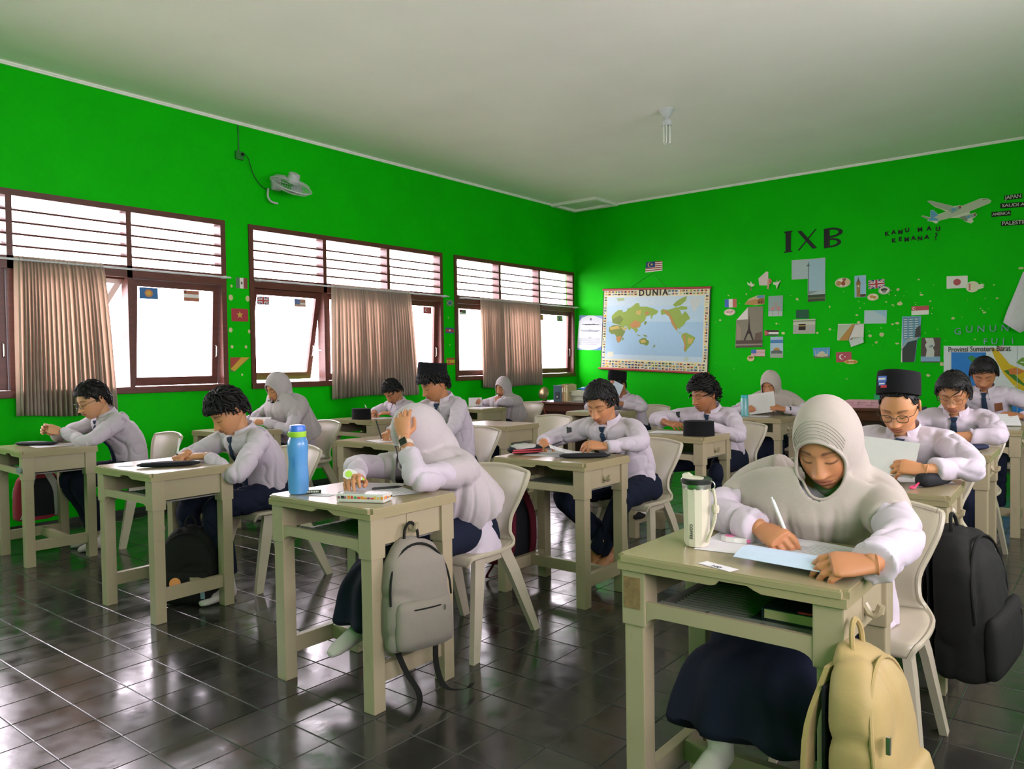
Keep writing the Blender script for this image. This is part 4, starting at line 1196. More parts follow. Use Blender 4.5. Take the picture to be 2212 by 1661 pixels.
def hijab(root, loc, H, HM, hs, Nk, sp, T, Xs, Bv, SH, EL, m, seed, hi, drop):
    """headscarf: hood round the face that falls as a cape over shoulders and chest"""
    b = MB()
    # hood
    n, r_ = 28, 20
    V = []; F = []
    for j in range(r_):
        la = -math.pi / 2 + math.pi * (j + 0.5) / r_
        for i in range(n):
            a = 2 * math.pi * i / n
            x = 0.0875 * math.cos(la) * math.cos(a); y = 0.110 * math.cos(la) * math.sin(a) + 0.008; z = 0.128 * math.sin(la) + 0.001
            if z < 0: x *= 1 - 0.10 * (-z / 0.13) ** 2; y += (-0.019 if y < 0 else 0.0) * (-z / 0.13) ** 1.5
            V.append(HM @ np.array([x, y, z]) * hs + H)
    for j in range(r_ - 1):
        for i in range(n): F.append((j * n + i, j * n + (i + 1) % n, (j + 1) * n + (i + 1) % n, (j + 1) * n + i))
    F.append(tuple(range(n - 1, -1, -1))); F.append(tuple(range((r_ - 1) * n, r_ * n)))
    b.add(V, F)
    # throat and cape
    th = H + HM @ np.array([0, 0.012, -0.085])
    nfr = rz(0) @ np.array([0, -1.0, 0])
    low = Nk + (sp[7] - Nk) / np.linalg.norm(sp[7] - Nk) * drop
    P = spline([H + HM @ np.array([0, 0.035, 0.0]) * hs, H + HM @ np.array([0, 0.018, -0.095]) * hs, Nk * 0.75 + th * 0.25 + [0, -0.012, -0.035], sp[11] + [0, -0.03, -0.02], low + [0, -0.02, 0]], 17)
    u_ = np.linspace(0, 1, 17)
    ru = np.interp(u_, [0, 0.25, 0.38, 0.52, 0.75, 1.0], [0.070, 0.088, 0.135, 0.200, 0.222, 0.232])
    rb = np.interp(u_, [0, 0.25, 0.38, 0.52, 0.75, 1.0], [0.070, 0.078, 0.098, 0.130, 0.155, 0.168])
    _, tt, _, _ = frames(P); bb = np.cross(tt, np.tile(Xs, (17, 1))); bb /= np.linalg.norm(bb, axis=1)[:, None]
    V, F = ell_loft(P, np.tile(Xs, (17, 1)), bb, ru, rb, 28); b.add(V, F)
    for s in (-1, 1):
        S, E = SH[s], EL[s]
        V, F = tube_arr(spline([Nk + Xs * s * 0.07 + [0, 0, 0.0], S + [0, -0.005, 0.012], S * 0.38 + E * 0.62 + [0, 0, 0.004]], 9), [0.070, 0.073, 0.074, 0.074, 0.073, 0.071, 0.067, 0.062, 0.056], 14); b.add(V, F)
    V, F = remesh(b.V, b.F, 0.0065 if hi else 0.010, 16)
    Nn = normals(V, F)
    L = (V - H) @ HM / hs                              # head frame
    away = sst(-0.08, -0.20, L[:, 2])
    an = np.arctan2(V[:, 0] - Nk[0], -(V[:, 1] - Nk[1]) + 0.05)
    fo = np.abs(np.sin(an * 5.5 + 0.6 * np.sin(V[:, 2] * 6 + seed) + seed)); f2 = np.abs(np.sin(an * 11 + 0.8 * np.sin(V[:, 2] * 8) + seed * 2))
    fold = 0.35 - (1 - np.minimum(1, fo * 1.9)) ** 1.2 - 0.4 * (1 - np.minimum(1, f2 * 1.9)) ** 1.2
    V = V + Nn * (away * 0.017 * fold)[:, None]
    L = (V - H) @ HM / hs
    # face opening
    ex, ez, cz = 0.0640, 0.0810, -0.0170
    e = np.sqrt((L[:, 0] / ex) ** 2 + ((L[:, 2] - cz) / ez) ** 2)
    inside = (e < 1) & (L[:, 1] < -0.005)
    F = [f for f in F if not all(inside[i] for i in f)]
    edge = np.zeros(len(V), bool)
    for f in F:
        if any(inside[i] for i in f):
            for i in f:
                if inside[i]: edge[i] = True
    k = np.where(edge)[0]
    Lk = L[k]; sc = 1.0 / np.maximum(e[k], 1e-3)
    Lk[:, 0] *= sc; Lk[:, 2] = cz + (Lk[:, 2] - cz) * sc
    L[k] = Lk; V[k] = L[k] @ HM.T * hs + H
    o = mk('headscarf', V - loc, F, m, root, None, True)
    V2, F2 = ell_loft([HM @ np.array([0, y, z]) * hs + H - loc for y, z in ((0.0, -0.060), (-0.006, -0.092), (-0.008, -0.115), (0.0, -0.15))], [HM[:, 0]] * 4, [HM[:, 1]] * 4, [0.050, 0.056, 0.062, 0.075], [0.058, 0.066, 0.072, 0.075], 22)
    mk('under_scarf', V2, F2, m, o, None, True)
    # rolled edge of the opening
    bvh = BVHTree.FromPolygons([tuple(v) for v in L], F)
    a = np.linspace(0, 2 * math.pi, 44, endpoint=False); Q = []
    for q in a:
        x, z = ex * 1.01 * math.cos(q), cz + ez * 1.01 * math.sin(q)
        h = bvh.find_nearest(Vector((x, -0.10 if z > -0.09 else -0.11, z)))
        Q.append(np.array(h[0]))
    Q = np.array(Q)
    for _ in range(3): Q = (np.roll(Q, 1, 0) + 2 * Q + np.roll(Q, -1, 0)) / 4
    V, F = tube_arr(Q @ HM.T * hs + H - loc, 0.0048, 6, False, True)
    mk('brim', V, F, m, o, None, True)
    if hi:
        sb = MB()
        for k in range(1, 8):
            Q = []
            for q in np.linspace(math.radians(14 + 2 * k), math.radians(166 - 2 * k), 20):
                h = bvh.find_nearest(Vector((ex * (1 + 0.055 * k) * math.cos(q), -0.10 + 0.006 * k, cz + ez * (1 + 0.085 * k) * math.sin(q)))); Q.append(np.array(h[0]) + np.array(h[1]) * 0.0005)
            sb.tube((np.array(Q) @ HM.T * hs + H - loc).tolist(), 0.0014, 5)
        sb.build('stitched_band', m, o, smooth=True)
    return o
# ---------------------------------------------------------------- the pupils
def dk(k, x, y, z=DH):
    """point given relative to a desk's centre"""
    a = DESKS[k][2]; c, s = math.cos(a), math.sin(a)
    return (DESKS[k][0] + c * x - s * y, DESKS[k][1] + s * x + c * y, z)
def hipof(k, dx=0.0, dy=0.0): return (CHAIRP[k][0] + dx, CHAIRP[k][1] - 0.02 + dy)
PR = (-0.9, 0.35, -0.25); PL = (0.9, 0.35, -0.25)
G1 = 'pupils sitting the test'
PEOPLE = {}
PEOPLE['A'] = person('girl in white headscarf writing with white pen at the nearest desk', G1, (-0.652, 2.225, 1.015), 0.55, -0.02, -0.04,
    hipof('A', -0.07), True, True, '#b17a55', scarf=HIJAB, seed=3, shw=0.165, sleeve=0.052, cuff=1.25, spread=0.12, scarf_drop=0.25, lean=(-0.07, 0.085, -0.115), wide=1.04, patch=False,
    R=dict(w=(-0.785, 2.06, 0.785), f=(0.80, -0.48, -0.15), u=(0.0, -0.6, 0.8), pose='pen', e=(-0.955, 2.17, 0.795)),
    Lh=dict(w=(-0.44, 1.835, 0.785), f=(-0.90, -0.42, -0.05), u=(0, -0.6, 0.75), pose='hold', e=(-0.425, 2.055, 0.805)),
    feet=((-0.10, -0.66, 0.17), (0.10, -0.52, 0.0)), skirt=0.24, knees=((-0.15, -0.42, 0.49), (0.13, -0.41, 0.49)))
PEOPLE['B'] = person('girl in white headscarf hiding her face behind her watch hand', G1, (-2.407, 2.36, 0.945), 0.95, -0.25, 0.05,
    hipof('B', 0.0), True, True, '#b5805c', scarf=HIJABW, seed=7, hs=1.12, bare=(0.0, 0.35), scarf_drop=0.28,
    R=dict(w=(-2.375, 1.985, 0.80), f=(0.55, -0.80, 0.20), u=(-0.45, 0.2, 0.85), pose='hold', e=(-2.62, 2.19, 0.81)),
    Lh=dict(w=(-2.315, 2.185, 0.945), f=(-0.25, 0.10, 0.95), u=(0.55, -0.80, 0.1), pose='hold', e=(-2.165, 2.11, 0.80)),
    feet=((-0.02, -0.54, 0.165), (0.12, -0.50, 0.165)), skirt=0.22)
PEOPLE['C'] = person('boy with short black hair bent over writing at the second desk from the left', G1, (-3.872, 2.335, 1.009), 0.62, -0.05, 0.0,
    hipof('C'), False, True, '#b9855f', 'spiky', seed=11, tie=True,
    R=dict(w=(-3.985, 2.155, 0.785), f=(0.35, -0.90, -0.2), u=(0.2, -0.5, 0.8), pose='pen', pole=PR),
    Lh=dict(w=(-3.86, 2.20, 0.775), f=(-0.80, -0.58, 0.0), u=(0.1, -0.2, 1), pose='rest', pole=PL),
    feet=((-0.12, -0.36, 0.0), (0.16, -0.34, 0.0)), badge=(('red', 0.075, 0.13, 0.05, 0.016),), spread=0.13)
PEOPLE['D'] = person('boy in dark round glasses at the leftmost desk with raised hands', G1, (-5.679, 2.39, 1.041), 0.42, 0.05, 0.0,
    hipof('D', -0.06), False, True, '#c08d69', 'short', seed=13, tie=True, spec=('dark', 0.92),
    R=dict(w=(-5.80, 2.175, 0.825), f=(0.30, -0.85, 0.35), u=(-0.8, -0.3, 0.5), pose='hold', pole=PR),
    Lh=dict(w=(-5.69, 2.185, 0.825), f=(-0.15, -0.9, 0.35), u=(0.8, -0.3, 0.5), pose='fist', pole=PL),
    feet=((-0.02, -0.24, 0.0), (0.12, -0.26, 0.0)), spread=0.09, hs=1.10)
PEOPLE['E'] = person('boy with fringe and blue tie in the middle of the room holding his test sheet', G1, (-2.369, 3.79, 1.02), 0.55, 0.05, 0.0,
    hipof('E'), False, True, '#b27c57', 'fringe', seed=17, tie=True, shw=0.17,
    R=dict(w=(-2.655, 3.61, 0.785), f=(0.42, -0.85, -0.25), u=(0.0, -0.2, 0.95), pose='rest', pole=PR),
    Lh=dict(w=(-2.20, 3.555, 0.792), f=(-0.75, -0.55, 0.1), u=(0.2, -0.55, 0.8), pose='hold', e=(-2.10, 3.75, 0.80)),
    feet=((0.02, -0.28, 0.10), (-0.04, -0.36, 0.05)), knees=((-0.22, -0.42, 0.485), (0.14, -0.36, 0.485)), sock='bare',
    badge=(('red', 0.08, 0.14, 0.045, 0.018), ('arm', 0, 0, 0.045, 0.03)))
PEOPLE['F'] = person('curly haired boy looking sideways below the world map', G1, (-2.425, 5.30, 1.002), 0.30, -0.42, 0.0,
    hipof('F', -0.03), False, True, '#9a6645', 'curly', seed=19, tie=True, bare=(0.25, 0.12),
    R=dict(w=(-2.67, 5.18, 0.79), f=(0.93, -0.30, -0.08), u=(0, -0.35, 0.95), pose='rest', e=(-2.83, 5.30, 0.805)),
    Lh=dict(w=(-2.33, 5.12, 0.785), f=(-0.9, -0.3, 0.0), u=(0, -0.2, 1), pose='rest', pole=PL),
    feet=((-0.30, -0.62, 0.17), (0.10, -0.40, 0.0)), knees=((-0.26, -0.42, 0.485), (0.12, -0.40, 0.485)), sock='toe', badge=(('arm', 0, 0, 0.045, 0.03),))
PEOPLE['G'] = person('boy in black cap and dark glasses reading a white sheet at the right', G1, (-0.787, 3.74, 1.033), 0.50, -0.02, 0.0,
    hipof('G', -0.03), False, True, '#b98259', 'fade', (-0.60, 0.004), patch=True, spec=('dark', 0.95), seed=23, tie=True, shw=0.175,
    R=dict(w=(-1.06, 3.46, 0.80), f=(0.6, -0.75, 0.2), u=(-0.4, -0.5, 0.75), pose='hold', pole=PR),
    Lh=dict(w=(-0.615, 3.355, 0.805), f=(-0.90, -0.12, 0.12), u=(0.1, -0.65, 0.7), pose='hold', e=(-0.475, 3.54, 0.80)), bare=(0.0, 0.15),
    feet=((-0.10, -0.45, 0.12), (0.02, -0.40, 0.12)))
PEOPLE['H'] = person('boy in thin gold glasses with parted fringe and crossed forearms', G1, (-0.807, 5.24, 1.033), 0.45, 0.02, 0.0,
    hipof('H', -0.02), False, True, '#a9744f', 'mop', seed=29, tie=True, spec=('gold', 1.02), bare=(0.3, 0.42), shw=0.17,
    R=dict(w=(-0.88, 5.03, 0.785), f=(0.95, -0.2, 0), u=(0, -0.3, 1), pose='rest', e=(-1.09, 5.10, 0.80)),
    Lh=dict(w=(-0.79, 5.00, 0.79), f=(-0.95, -0.15, 0), u=(0, -0.4, 1), pose='rest', e=(-0.56, 5.05, 0.80)))
PEOPLE['O'] = person('boy with mop of black hair at the far right before the painted map', G1, (-0.851, 6.85, 1.116), 0.55, 0.10, 0.0,
    hipof('O', -0.02), False, False, '#a06b4a', 'mop', seed=31, tie=True, badge=(('brown', 0.09, 0.15, 0.05, 0.04),),
    R=dict(w=(-0.95, 6.68, 0.785), f=(0.5, -0.8, 0), u=(0, -0.2, 1), pose='rest', pole=PR),
    Lh=dict(w=(-0.60, 6.72, 0.805), f=(-0.85, -0.35, 0.15), u=(0.1, -0.6, 0.7), pose='hold', pole=PL))
PEOPLE['N'] = person('girl in white headscarf reading a sheet behind the teal bottle', G1, (-2.60, 7.13, 1.023), 0.45, 0.0, 0.0,
    hipof('N', -0.05), True, False, '#a8734f', scarf=HIJAB, seed=37, scarf_drop=0.26,
    R=dict(w=(-2.745, 6.935, 0.795), f=(0.45, -0.85, 0.2), u=(-0.2, -0.6, 0.7), pose='pen', pole=PR),
    Lh=dict(w=(-2.415, 6.955, 0.80), f=(-0.75, -0.6, 0.25), u=(0.2, -0.6, 0.7), pose='hold', pole=PL))
PEOPLE['M'] = person('boy in tall black cap lifting a sheet before his face under the world map', G1, (-4.28, 7.19, 1.0), 0.40, -0.30, 0.0,
    hipof('M', -0.10), False, False, '#9c6848', 'fade', (-0.5, 0.004), seed=41, bare=(0.0, 0.1),
    R=dict(w=(-4.43, 6.98, 0.80), f=(0.3, -0.8, 0.4), u=(-0.6, -0.3, 0.6), pose='hold', pole=PR),
    Lh=dict(w=(-4.12, 6.98, 0.815), f=(-0.75, -0.50, 0.3), u=(0.3, -0.5, 0.7), pose='hold', pole=PL))
PEOPLE['L'] = person('girl in grey white headscarf with her hand at her mouth beside the brown table', G1, (-5.942, 7.27, 0.965), 0.30, -0.02, 0.0,
    hipof('L', -0.16), True, False, '#b07a58', scarf=HIJABW, seed=43, scarf_drop=0.30, lean=(0.0, 0.055, -0.14),
    R=dict(w=(-6.10, 6.99, 0.79), f=(0.35, -0.75, 0.35), u=(-0.4, -0.2, 0.8), pose='pen', pole=PR),
    Lh=dict(w=(-5.925, 7.145, 0.765), f=(-0.15, 0.1, 0.95), u=(0.35, -0.85, 0.1), pose='fist', e=(-5.80, 7.06, 0.795)))
PEOPLE['I'] = person('boy in tall dark cap and tie writing with black pen by the middle curtain', G1, (-3.886, 3.97, 1.116), 0.50, -0.30, 0.0,
    hipof('I', -0.02), False, True, '#ac7651', 'spiky', (-0.55, -0.004), seed=47, tie=True, bare=(0.0, 0.25),
    R=dict(w=(-3.94, 3.575, 0.79), f=(0.45, -0.85, -0.15), u=(0.2, -0.5, 0.8), pose='pen', pole=PR),
    Lh=dict(w=(-3.76, 3.68, 0.785), f=(-0.7, -0.7, 0.0), u=(0, -0.2, 1), pose='rest', pole=PL))
PEOPLE['J'] = person('boy with black fringe bent low behind the black cap by the curtain', G1, (-5.76, 5.29, 0.995), 0.80, 0.05, 0.0,
    hipof('J', -0.02), False, False, '#b07a56', 'fringe', seed=53,
    R=dict(w=(-5.80, 5.08, 0.79), f=(0.4, -0.85, -0.15), u=(0.1, -0.5, 0.8), pose='pen', pole=PR),
    Lh=dict(w=(-5.60, 5.10, 0.785), f=(-0.85, -0.4, 0.0), u=(0, -0.2, 1), pose='rest', pole=PL))
PEOPLE['P'] = person('girl in white headscarf by the leftmost pillar looking down at her sheet', G1, (-5.619, 3.86, 1.079), 0.45, 0.02, 0.0,
    hipof('P', -0.06), True, True, '#b5805c', scarf=HIJABW, seed=59, scarf_drop=0.36,
    R=dict(w=(-5.84, 3.65, 0.785), f=(0.3, -0.9, 0), u=(0, -0.3, 1), pose='pen', pole=PR),
    Lh=dict(w=(-5.58, 3.70, 0.79), f=(-0.75, -0.5, 0.1), u=(0.2, -0.5, 0.8), pose='hold', pole=PL))
# ---------------------------------------------------------------- things on the back wall
YW = YB - 0.004
def quadmap(Q):
    """unit square to a wall quad: Q = TL, TR, BR, BL as (x, z)"""
    tl, tr, br, bl = Q
    def f(u, v):
        return (bl[0] * (1 - u) * (1 - v) + br[0] * u * (1 - v) + tr[0] * u * v + tl[0] * (1 - u) * v,
                bl[1] * (1 - u) * (1 - v) + br[1] * u * (1 - v) + tr[1] * u * v + tl[1] * (1 - u) * v)
    return f
def wallpic(name, Q, layers, label, cat, group=None, base='#e8e4dc', outline=None, y=YW, curl=None):
    """a sheet stuck to the back wall; layers in unit coordinates"""
    cx = sum(p[0] for p in Q) / len(Q); cz = sum(p[1] for p in Q) / len(Q)
    if outline is None:
        f = quadmap(Q); out = [Q[3], Q[2], Q[1], Q[0]]
    else:
        xs = [p[0] for p in Q]; zs = [p[1] for p in Q]; x0, x1, z0, z1 = min(xs), max(xs), min(zs), max(zs)
        f = lambda u, v: (x0 + (x1 - x0) * u, z0 + (z1 - z0) * v); out = Q
    L = [([f(u, v) for u, v in poly], c) for poly, c in layers]
    o = flat(name, [(p[0] - cx, p[1] - cz) for p in out], [([(p[0] - cx, p[1] - cz) for p in poly], c) for poly, c in L], base=base, curl=curl)
    o.location = (cx, y, cz)
    return tag(o, label, cat, group)
def R_(u0, u1, v0, v1): return rect(u0, u1, v0, v1)
def star(cx, cz, r, k=0.42, asp=1.0, rot=90):
    return [(cx + (r if i % 2 == 0 else r * k) * math.cos(math.radians(rot + 36 * i)) / asp, cz + (r if i % 2 == 0 else r * k) * math.sin(math.radians(rot + 36 * i))) for i in range(10)]
def E_(cx, cz, rx_, rz_, n=18): return ellipse(cx, cz, rx_, rz_, n)
FG = 'paper flags on the walls'; PG = 'travel pictures on the back wall'; CG = 'food cut-outs on the back wall'
def uk():
    L = [(R_(0, 1, 0, 1), '#2d3f7d')]
    for s in (0, 1):
        a = (lambda u, v: (u, v)) if s == 0 else (lambda u, v: (1 - u, v))
        L.append(([a(0, 0), a(0.12, 0), a(1, 0.86), a(1, 1), a(0.88, 1), a(0, 0.14)], '#e6e2df'))
        L.append(([a(0, 0), a(0.05, 0), a(1, 0.95), a(1, 1), a(0.95, 1), a(0, 0.05)], '#b9414b'))
    return L + [(R_(0.38, 0.62, 0, 1), '#e9e5e0'), (R_(0, 1, 0.33, 0.67), '#e9e5e0'), (R_(0.43, 0.57, 0, 1), '#b8404a'), (R_(0, 1, 0.41, 0.59), '#b8404a')]
def stripes(n, a, b): return [(R_(0, 1, i / n, (i + 1) / n), a if i % 2 == 0 else b) for i in range(n)]
def crescent(cx, cz, r, asp, col, cut, d=0.28): return [(E_(cx, cz, r / asp, r), col), (E_(cx + d * r / asp, cz, r * 0.8 / asp, r * 0.8), cut)]
wallpic('paper_flag', [(-5.46, 2.696), (-5.202, 2.689), (-5.204, 2.551), (-5.48, 2.546)],
        stripes(10, '#ece6dc', '#9a4a44') + [(R_(0, 0.56, 0.42, 1), '#27407a')] + crescent(0.22, 0.72, 0.21, 1.9, '#d9b95a', '#27407a') + [(star(0.36, 0.72, 0.13, 0.6, 1.9), '#d9b95a')],
        'striped paper flag with crescent above the world map', 'flag', FG)
wallpic('paper_flag', [(-4.27, 2.077), (-4.105, 2.078), (-4.102, 1.961), (-4.271, 1.971)], [(R_(0, 0.34, 0, 1), '#4a6fc0'), (R_(0.67, 1, 0, 1), '#c46a60')], 'blue white red upright striped paper flag', 'flag', FG)
wallpic('paper_flag', [(-3.726, 1.643), (-3.539, 1.635), (-3.54, 1.557), (-3.722, 1.564)], [(R_(0, 1, 0.66, 1), '#4b3a36'), (R_(0, 1, 0, 0.33), '#3f6b3e'), ([(0, 0), (0.36, 0.5), (0, 1)], '#c9616a')], 'black white green paper flag with red triangle', 'flag', FG)
wallpic('paper_flag', [(-3.907, 1.389), (-3.72, 1.389), (-3.721, 1.292), (-3.907, 1.302)], stripes(11, '#b0565c', '#ebe5e0') + [(R_(0, 0.38, 0.45, 1), '#4b6fb2')], 'red and white striped paper flag with blue corner', 'flag', FG)
wallpic('paper_flag', [(-3.314, 1.884), (-3.157, 1.882), (-3.151, 1.765), (-3.315, 1.773)], [(R_(0, 1, 0, 1), '#245a40'), (R_(0.2, 0.8, 0.5, 0.72), '#c9d4c6'), (R_(0.28, 0.76, 0.26, 0.34), '#c9d4c6')], 'dark green curling paper flag with white script', 'flag', FG,
        curl=lambda v: Vector((v.x, v.y - 0.12 * max(0, abs(v.x) - 0.02) ** 1.0 * 0.35, v.z)))
wallpic('paper_flag', [(-2.828, 1.33), (-2.646, 1.333), (-2.639, 1.212), (-2.822, 1.205)], [(R_(0, 1, 0, 1), '#b5535a')] + crescent(0.38, 0.52, 0.26, 1.5, '#efe8e4', '#b5535a') + [(star(0.58, 0.52, 0.10, 0.42, 1.5), '#efe8e4')], 'red paper flag with white crescent and star on the back wall', 'flag', FG)
wallpic('paper_flag', [(-2.449, 2.191), (-2.267, 2.196), (-2.264, 2.092), (-2.447, 2.086)], uk(), 'crossed red white and blue paper flag beside the clock tower picture', 'flag', FG)
wallpic('paper_flag', [(-1.976, 1.851), (-1.793, 1.85), (-1.794, 1.747), (-1.976, 1.746)], [(R_(0, 1, 0.5, 1), '#bd555b')] + crescent(0.15, 0.75, 0.17, 1.8, '#f0e8e4', '#bd555b') + [(star(0.2 + 0.05 * math.cos(k * 1.2566), 0.75 + 0.09 * math.sin(k * 1.2566), 0.03, 0.42, 1.8), '#f0e8e4') for k in range(5)], 'red over white paper flag with small crescent and stars', 'flag', FG)
wallpic('paper_flag', [(-1.612, 2.172), (-1.403, 2.163), (-1.403, 2.026), (-1.612, 2.031)], [(E_(0.5, 0.5, 0.18, 0.27, 24), '#b8545c')], 'white paper flag with one red disc', 'flag', FG, base='#e6e2da')
# travel pictures
def sky(h=1.0, a='#a9c8dc', b='#c9dadf'): return [(R_(0, 1, 0, 1), a), (R_(0, 1, 0, 0.5), b)]
wallpic('landmark_picture', [(-3.166, 2.269), (-3.367, 2.275), (-3.366, 2.522), (-2.948, 2.513), (-2.959, 1.976), (-3.167, 1.989)][::-1],
        [([(0.48, 0.02), (0.99, 0.0), (0.99, 0.99), (0.02, 0.98), (0.02, 0.56), (0.48, 0.55)], '#aebfbf'), ([(0.52, 0.25), (0.98, 0.25), (0.98, 0.97), (0.52, 0.97)], '#a3bfcc'),
         (R_(0.48, 0.985, 0.0, 0.16), '#3f4a35'), ([(0.48, 0.16), (0.80, 0.24), (0.52, 0.25), (0.48, 0.22)], '#8a9496'), (R_(0.487, 0.515, 0.2, 0.84), '#6d7a78'), ([(0.44, 0.83), (0.55, 0.83), (0.52, 0.87), (0.505, 0.94), (0.49, 0.87)], '#5c6967'), (R_(0.48, 0.985, 0.06, 0.10), '#5d6d48')],
        'tall torn picture of a white tower under pale sky', 'picture', PG, base='#b3bfb9', outline=True)
wallpic('landmark_picture', [(-4.126, 1.428), (-3.756, 1.419), (-3.741, 1.954), (-3.949, 1.956), (-4.111, 1.789)],
        [([(0, 0), (0.96, 0), (0.99, 0.99), (0.46, 1.0), (0.04, 0.69)], '#8b8372'), ([(0.02, 0), (0.96, 0), (0.97, 0.18), (0.02, 0.18)], '#5a4a40'), ([(0.02, 0.05), (0.96, 0.05), (0.96, 0.09), (0.02, 0.09)], '#938a7c'),
         ([(0.30, 0.18), (0.36, 0.18), (0.46, 0.34), (0.52, 0.34), (0.60, 0.18), (0.66, 0.18), (0.545, 0.45), (0.52, 0.62), (0.505, 0.86), (0.485, 0.62), (0.455, 0.45)], '#3d342e'), ([(0.42, 0.34), (0.58, 0.34), (0.57, 0.37), (0.43, 0.37)], '#2f2824'), ([(0.05, 0.2), (0.2, 0.2), (0.22, 0.45), (0.06, 0.66)], '#a08f78'), ([(0.68, 0.18), (0.95, 0.18), (0.95, 0.38), (0.72, 0.34)], '#6d5a4e'), ([(0.46, 0.99), (0.05, 0.69), (0.46, 0.70)], '#e4ddd4')],
        'sepia picture of an iron lattice tower with folded corner', 'picture', PG, base='#8f8674', outline=True)
wallpic('landmark_picture', [(-3.997, 1.995), (-3.936, 2.063), (-3.818, 2.102), (-3.72, 2.102), (-3.724, 1.985), (-3.833, 1.973)][::-1],
        [([(0.02, 0.2), (0.4, 0.05), (0.98, 0.12), (0.98, 0.55), (0.5, 0.62), (0.15, 0.5)], '#b98d58'), ([(0.65, 0.14), (0.98, 0.12), (0.98, 0.7), (0.75, 0.7), (0.65, 0.5)], '#8f6138'), ([(0.6, 0.75), (0.98, 0.72), (0.98, 0.98), (0.65, 0.98)], '#5f8fb8'), (R_(0.70, 0.76, 0.2, 0.4), '#4e3422'), (R_(0.82, 0.88, 0.2, 0.4), '#4e3422')],
        'torn picture of a brown arched palace under blue sky', 'picture', PG, base='#c9b48c', outline=True)
fl = [(R_(0, 1, 0, 1), '#93a8a3'), (R_(0, 1, 0, 0.25), '#b5c2bd')]
for s, cx in ((1, 0.3), (-1, 0.72)):
    fl += [(E_(cx, 0.38, 0.13, 0.09), '#c58a86'), ([(cx + s * 0.10, 0.38), (cx + s * 0.14, 0.58), (cx + s * 0.06, 0.64), (cx + s * 0.16, 0.66), (cx + s * 0.19, 0.58), (cx + s * 0.14, 0.36)], '#c58a86'), (R_(cx - 0.01, cx + 0.015, 0.04, 0.32), '#a86c6a')]
wallpic('landmark_picture', [(-3.67, 2.082), (-3.48, 2.079), (-3.489, 1.812), (-3.674, 1.819)], fl, 'picture of two pink long-legged birds facing each other', 'picture', PG)
wallpic('landmark_picture', [(-3.647, 1.547), (-3.483, 1.546), (-3.485, 1.273), (-3.653, 1.276)], [(R_(0, 1, 0, 1), '#a9c4d4'), (R_(0, 1, 0.7, 0.86), '#4f83b5'), (R_(0, 1, 0, 0.2), '#a9b0a0'), (R_(0.05, 0.95, 0.2, 0.33), '#5a6a66'), (E_(0.5, 0.36, 0.25, 0.13), '#b98a3e'), (R_(0.2, 0.8, 0.24, 0.36), '#5a6a66')], 'picture of a golden dome below blue sky', 'picture', PG)
wallpic('landmark_picture', [(-3.349, 1.76), (-3.073, 1.758), (-3.078, 1.572), (-3.354, 1.579)], [(R_(0, 1, 0, 1), '#b0aea4'), (R_(0, 1, 0.62, 1), '#c9c7b4'), (R_(0, 1, 0.84, 0.92), '#7d8a72'), (R_(0.25, 0.57, 0.25, 0.68), '#2c2722'), (R_(0.25, 0.57, 0.52, 0.58), '#c0a050')], 'picture of a black cube building in a pale courtyard', 'picture', PG)
wallpic('landmark_picture', [(-3.105, 1.391), (-2.897, 1.393), (-2.9, 1.261), (-3.093, 1.26)], [(R_(0, 1, 0, 1), '#5f9cc8'), (R_(0, 1, 0, 0.22), '#5f7a4e'), (E_(0.52, 0.38, 0.2, 0.28), '#cfc6a8'), (R_(0.18, 0.86, 0.15, 0.4), '#c9bfa0'), (R_(0.1, 0.13, 0.15, 0.75), '#d6cdb4'), (R_(0.28, 0.31, 0.15, 0.8), '#d6cdb4'), (R_(0.84, 0.87, 0.15, 0.8), '#d6cdb4')], 'picture of a domed building with thin minarets', 'picture', PG)
wallpic('landmark_picture', [(-2.606, 2.259), (-2.474, 2.259), (-2.474, 1.993), (-2.606, 1.995)], [(R_(0, 1, 0, 1), '#9cbfd6'), (R_(0.18, 0.5, 0.02, 0.58), '#a07c4a'), (R_(0.15, 0.53, 0.56, 0.70), '#94703f'), ([(0.18, 0.70), (0.5, 0.70), (0.4, 0.82), (0.34, 0.95), (0.28, 0.82)], '#6f5a3e'), (E_(0.34, 0.52, 0.09, 0.045), '#e3dcc4'), (R_(0.5, 0.98, 0.02, 0.14), '#5d4c34')], 'narrow picture of a brown clock tower', 'picture', PG)
wallpic('landmark_picture', [(-2.493, 1.831), (-2.241, 1.822), (-2.247, 1.663), (-2.497, 1.671)], [(R_(0, 1, 0, 1), '#b6cbd0'), ([(0.35, 1), (1, 1), (1, 0.45), (0.7, 0.7)], '#9cc0d4')], 'pale picture of cloudy sky above the pyramid picture', 'picture', PG)
wallpic('landmark_picture', [(-2.808, 1.481), (-2.674, 1.474), (-2.504, 1.502), (-2.497, 1.67), (-2.801, 1.68)], [([(0.02, 0), (0.44, 0), (0.98, 0.15), (0.98, 0.94), (0.02, 0.97)], '#b7c1a8'), ([(0.05, 0), (0.44, 0), (0.72, 0.95), (0.55, 0.95)], '#b98a4a'), ([(0.40, 0.02), (0.55, 0.05), (0.80, 0.95), (0.66, 0.95)], '#6d553a')], 'picture of a brown pyramid edge with peeling corner', 'picture', PG, outline=True)
wallpic('folded_paper', [(-2.674, 1.474), (-2.623, 1.51), (-2.5, 1.508), (-2.5, 1.661), (-2.597, 1.665)], [], 'white folded back of the pyramid picture', 'paper', outline=True, base='#ded8d2', y=YW - 0.012)
wallpic('folded_paper', [(-2.667, 1.474), (-2.642, 1.39), (-2.498, 1.442), (-2.504, 1.509)], [], 'pale paper flap hanging below the pyramid picture', 'paper', outline=True, base='#c9d2ca', y=YW - 0.018)
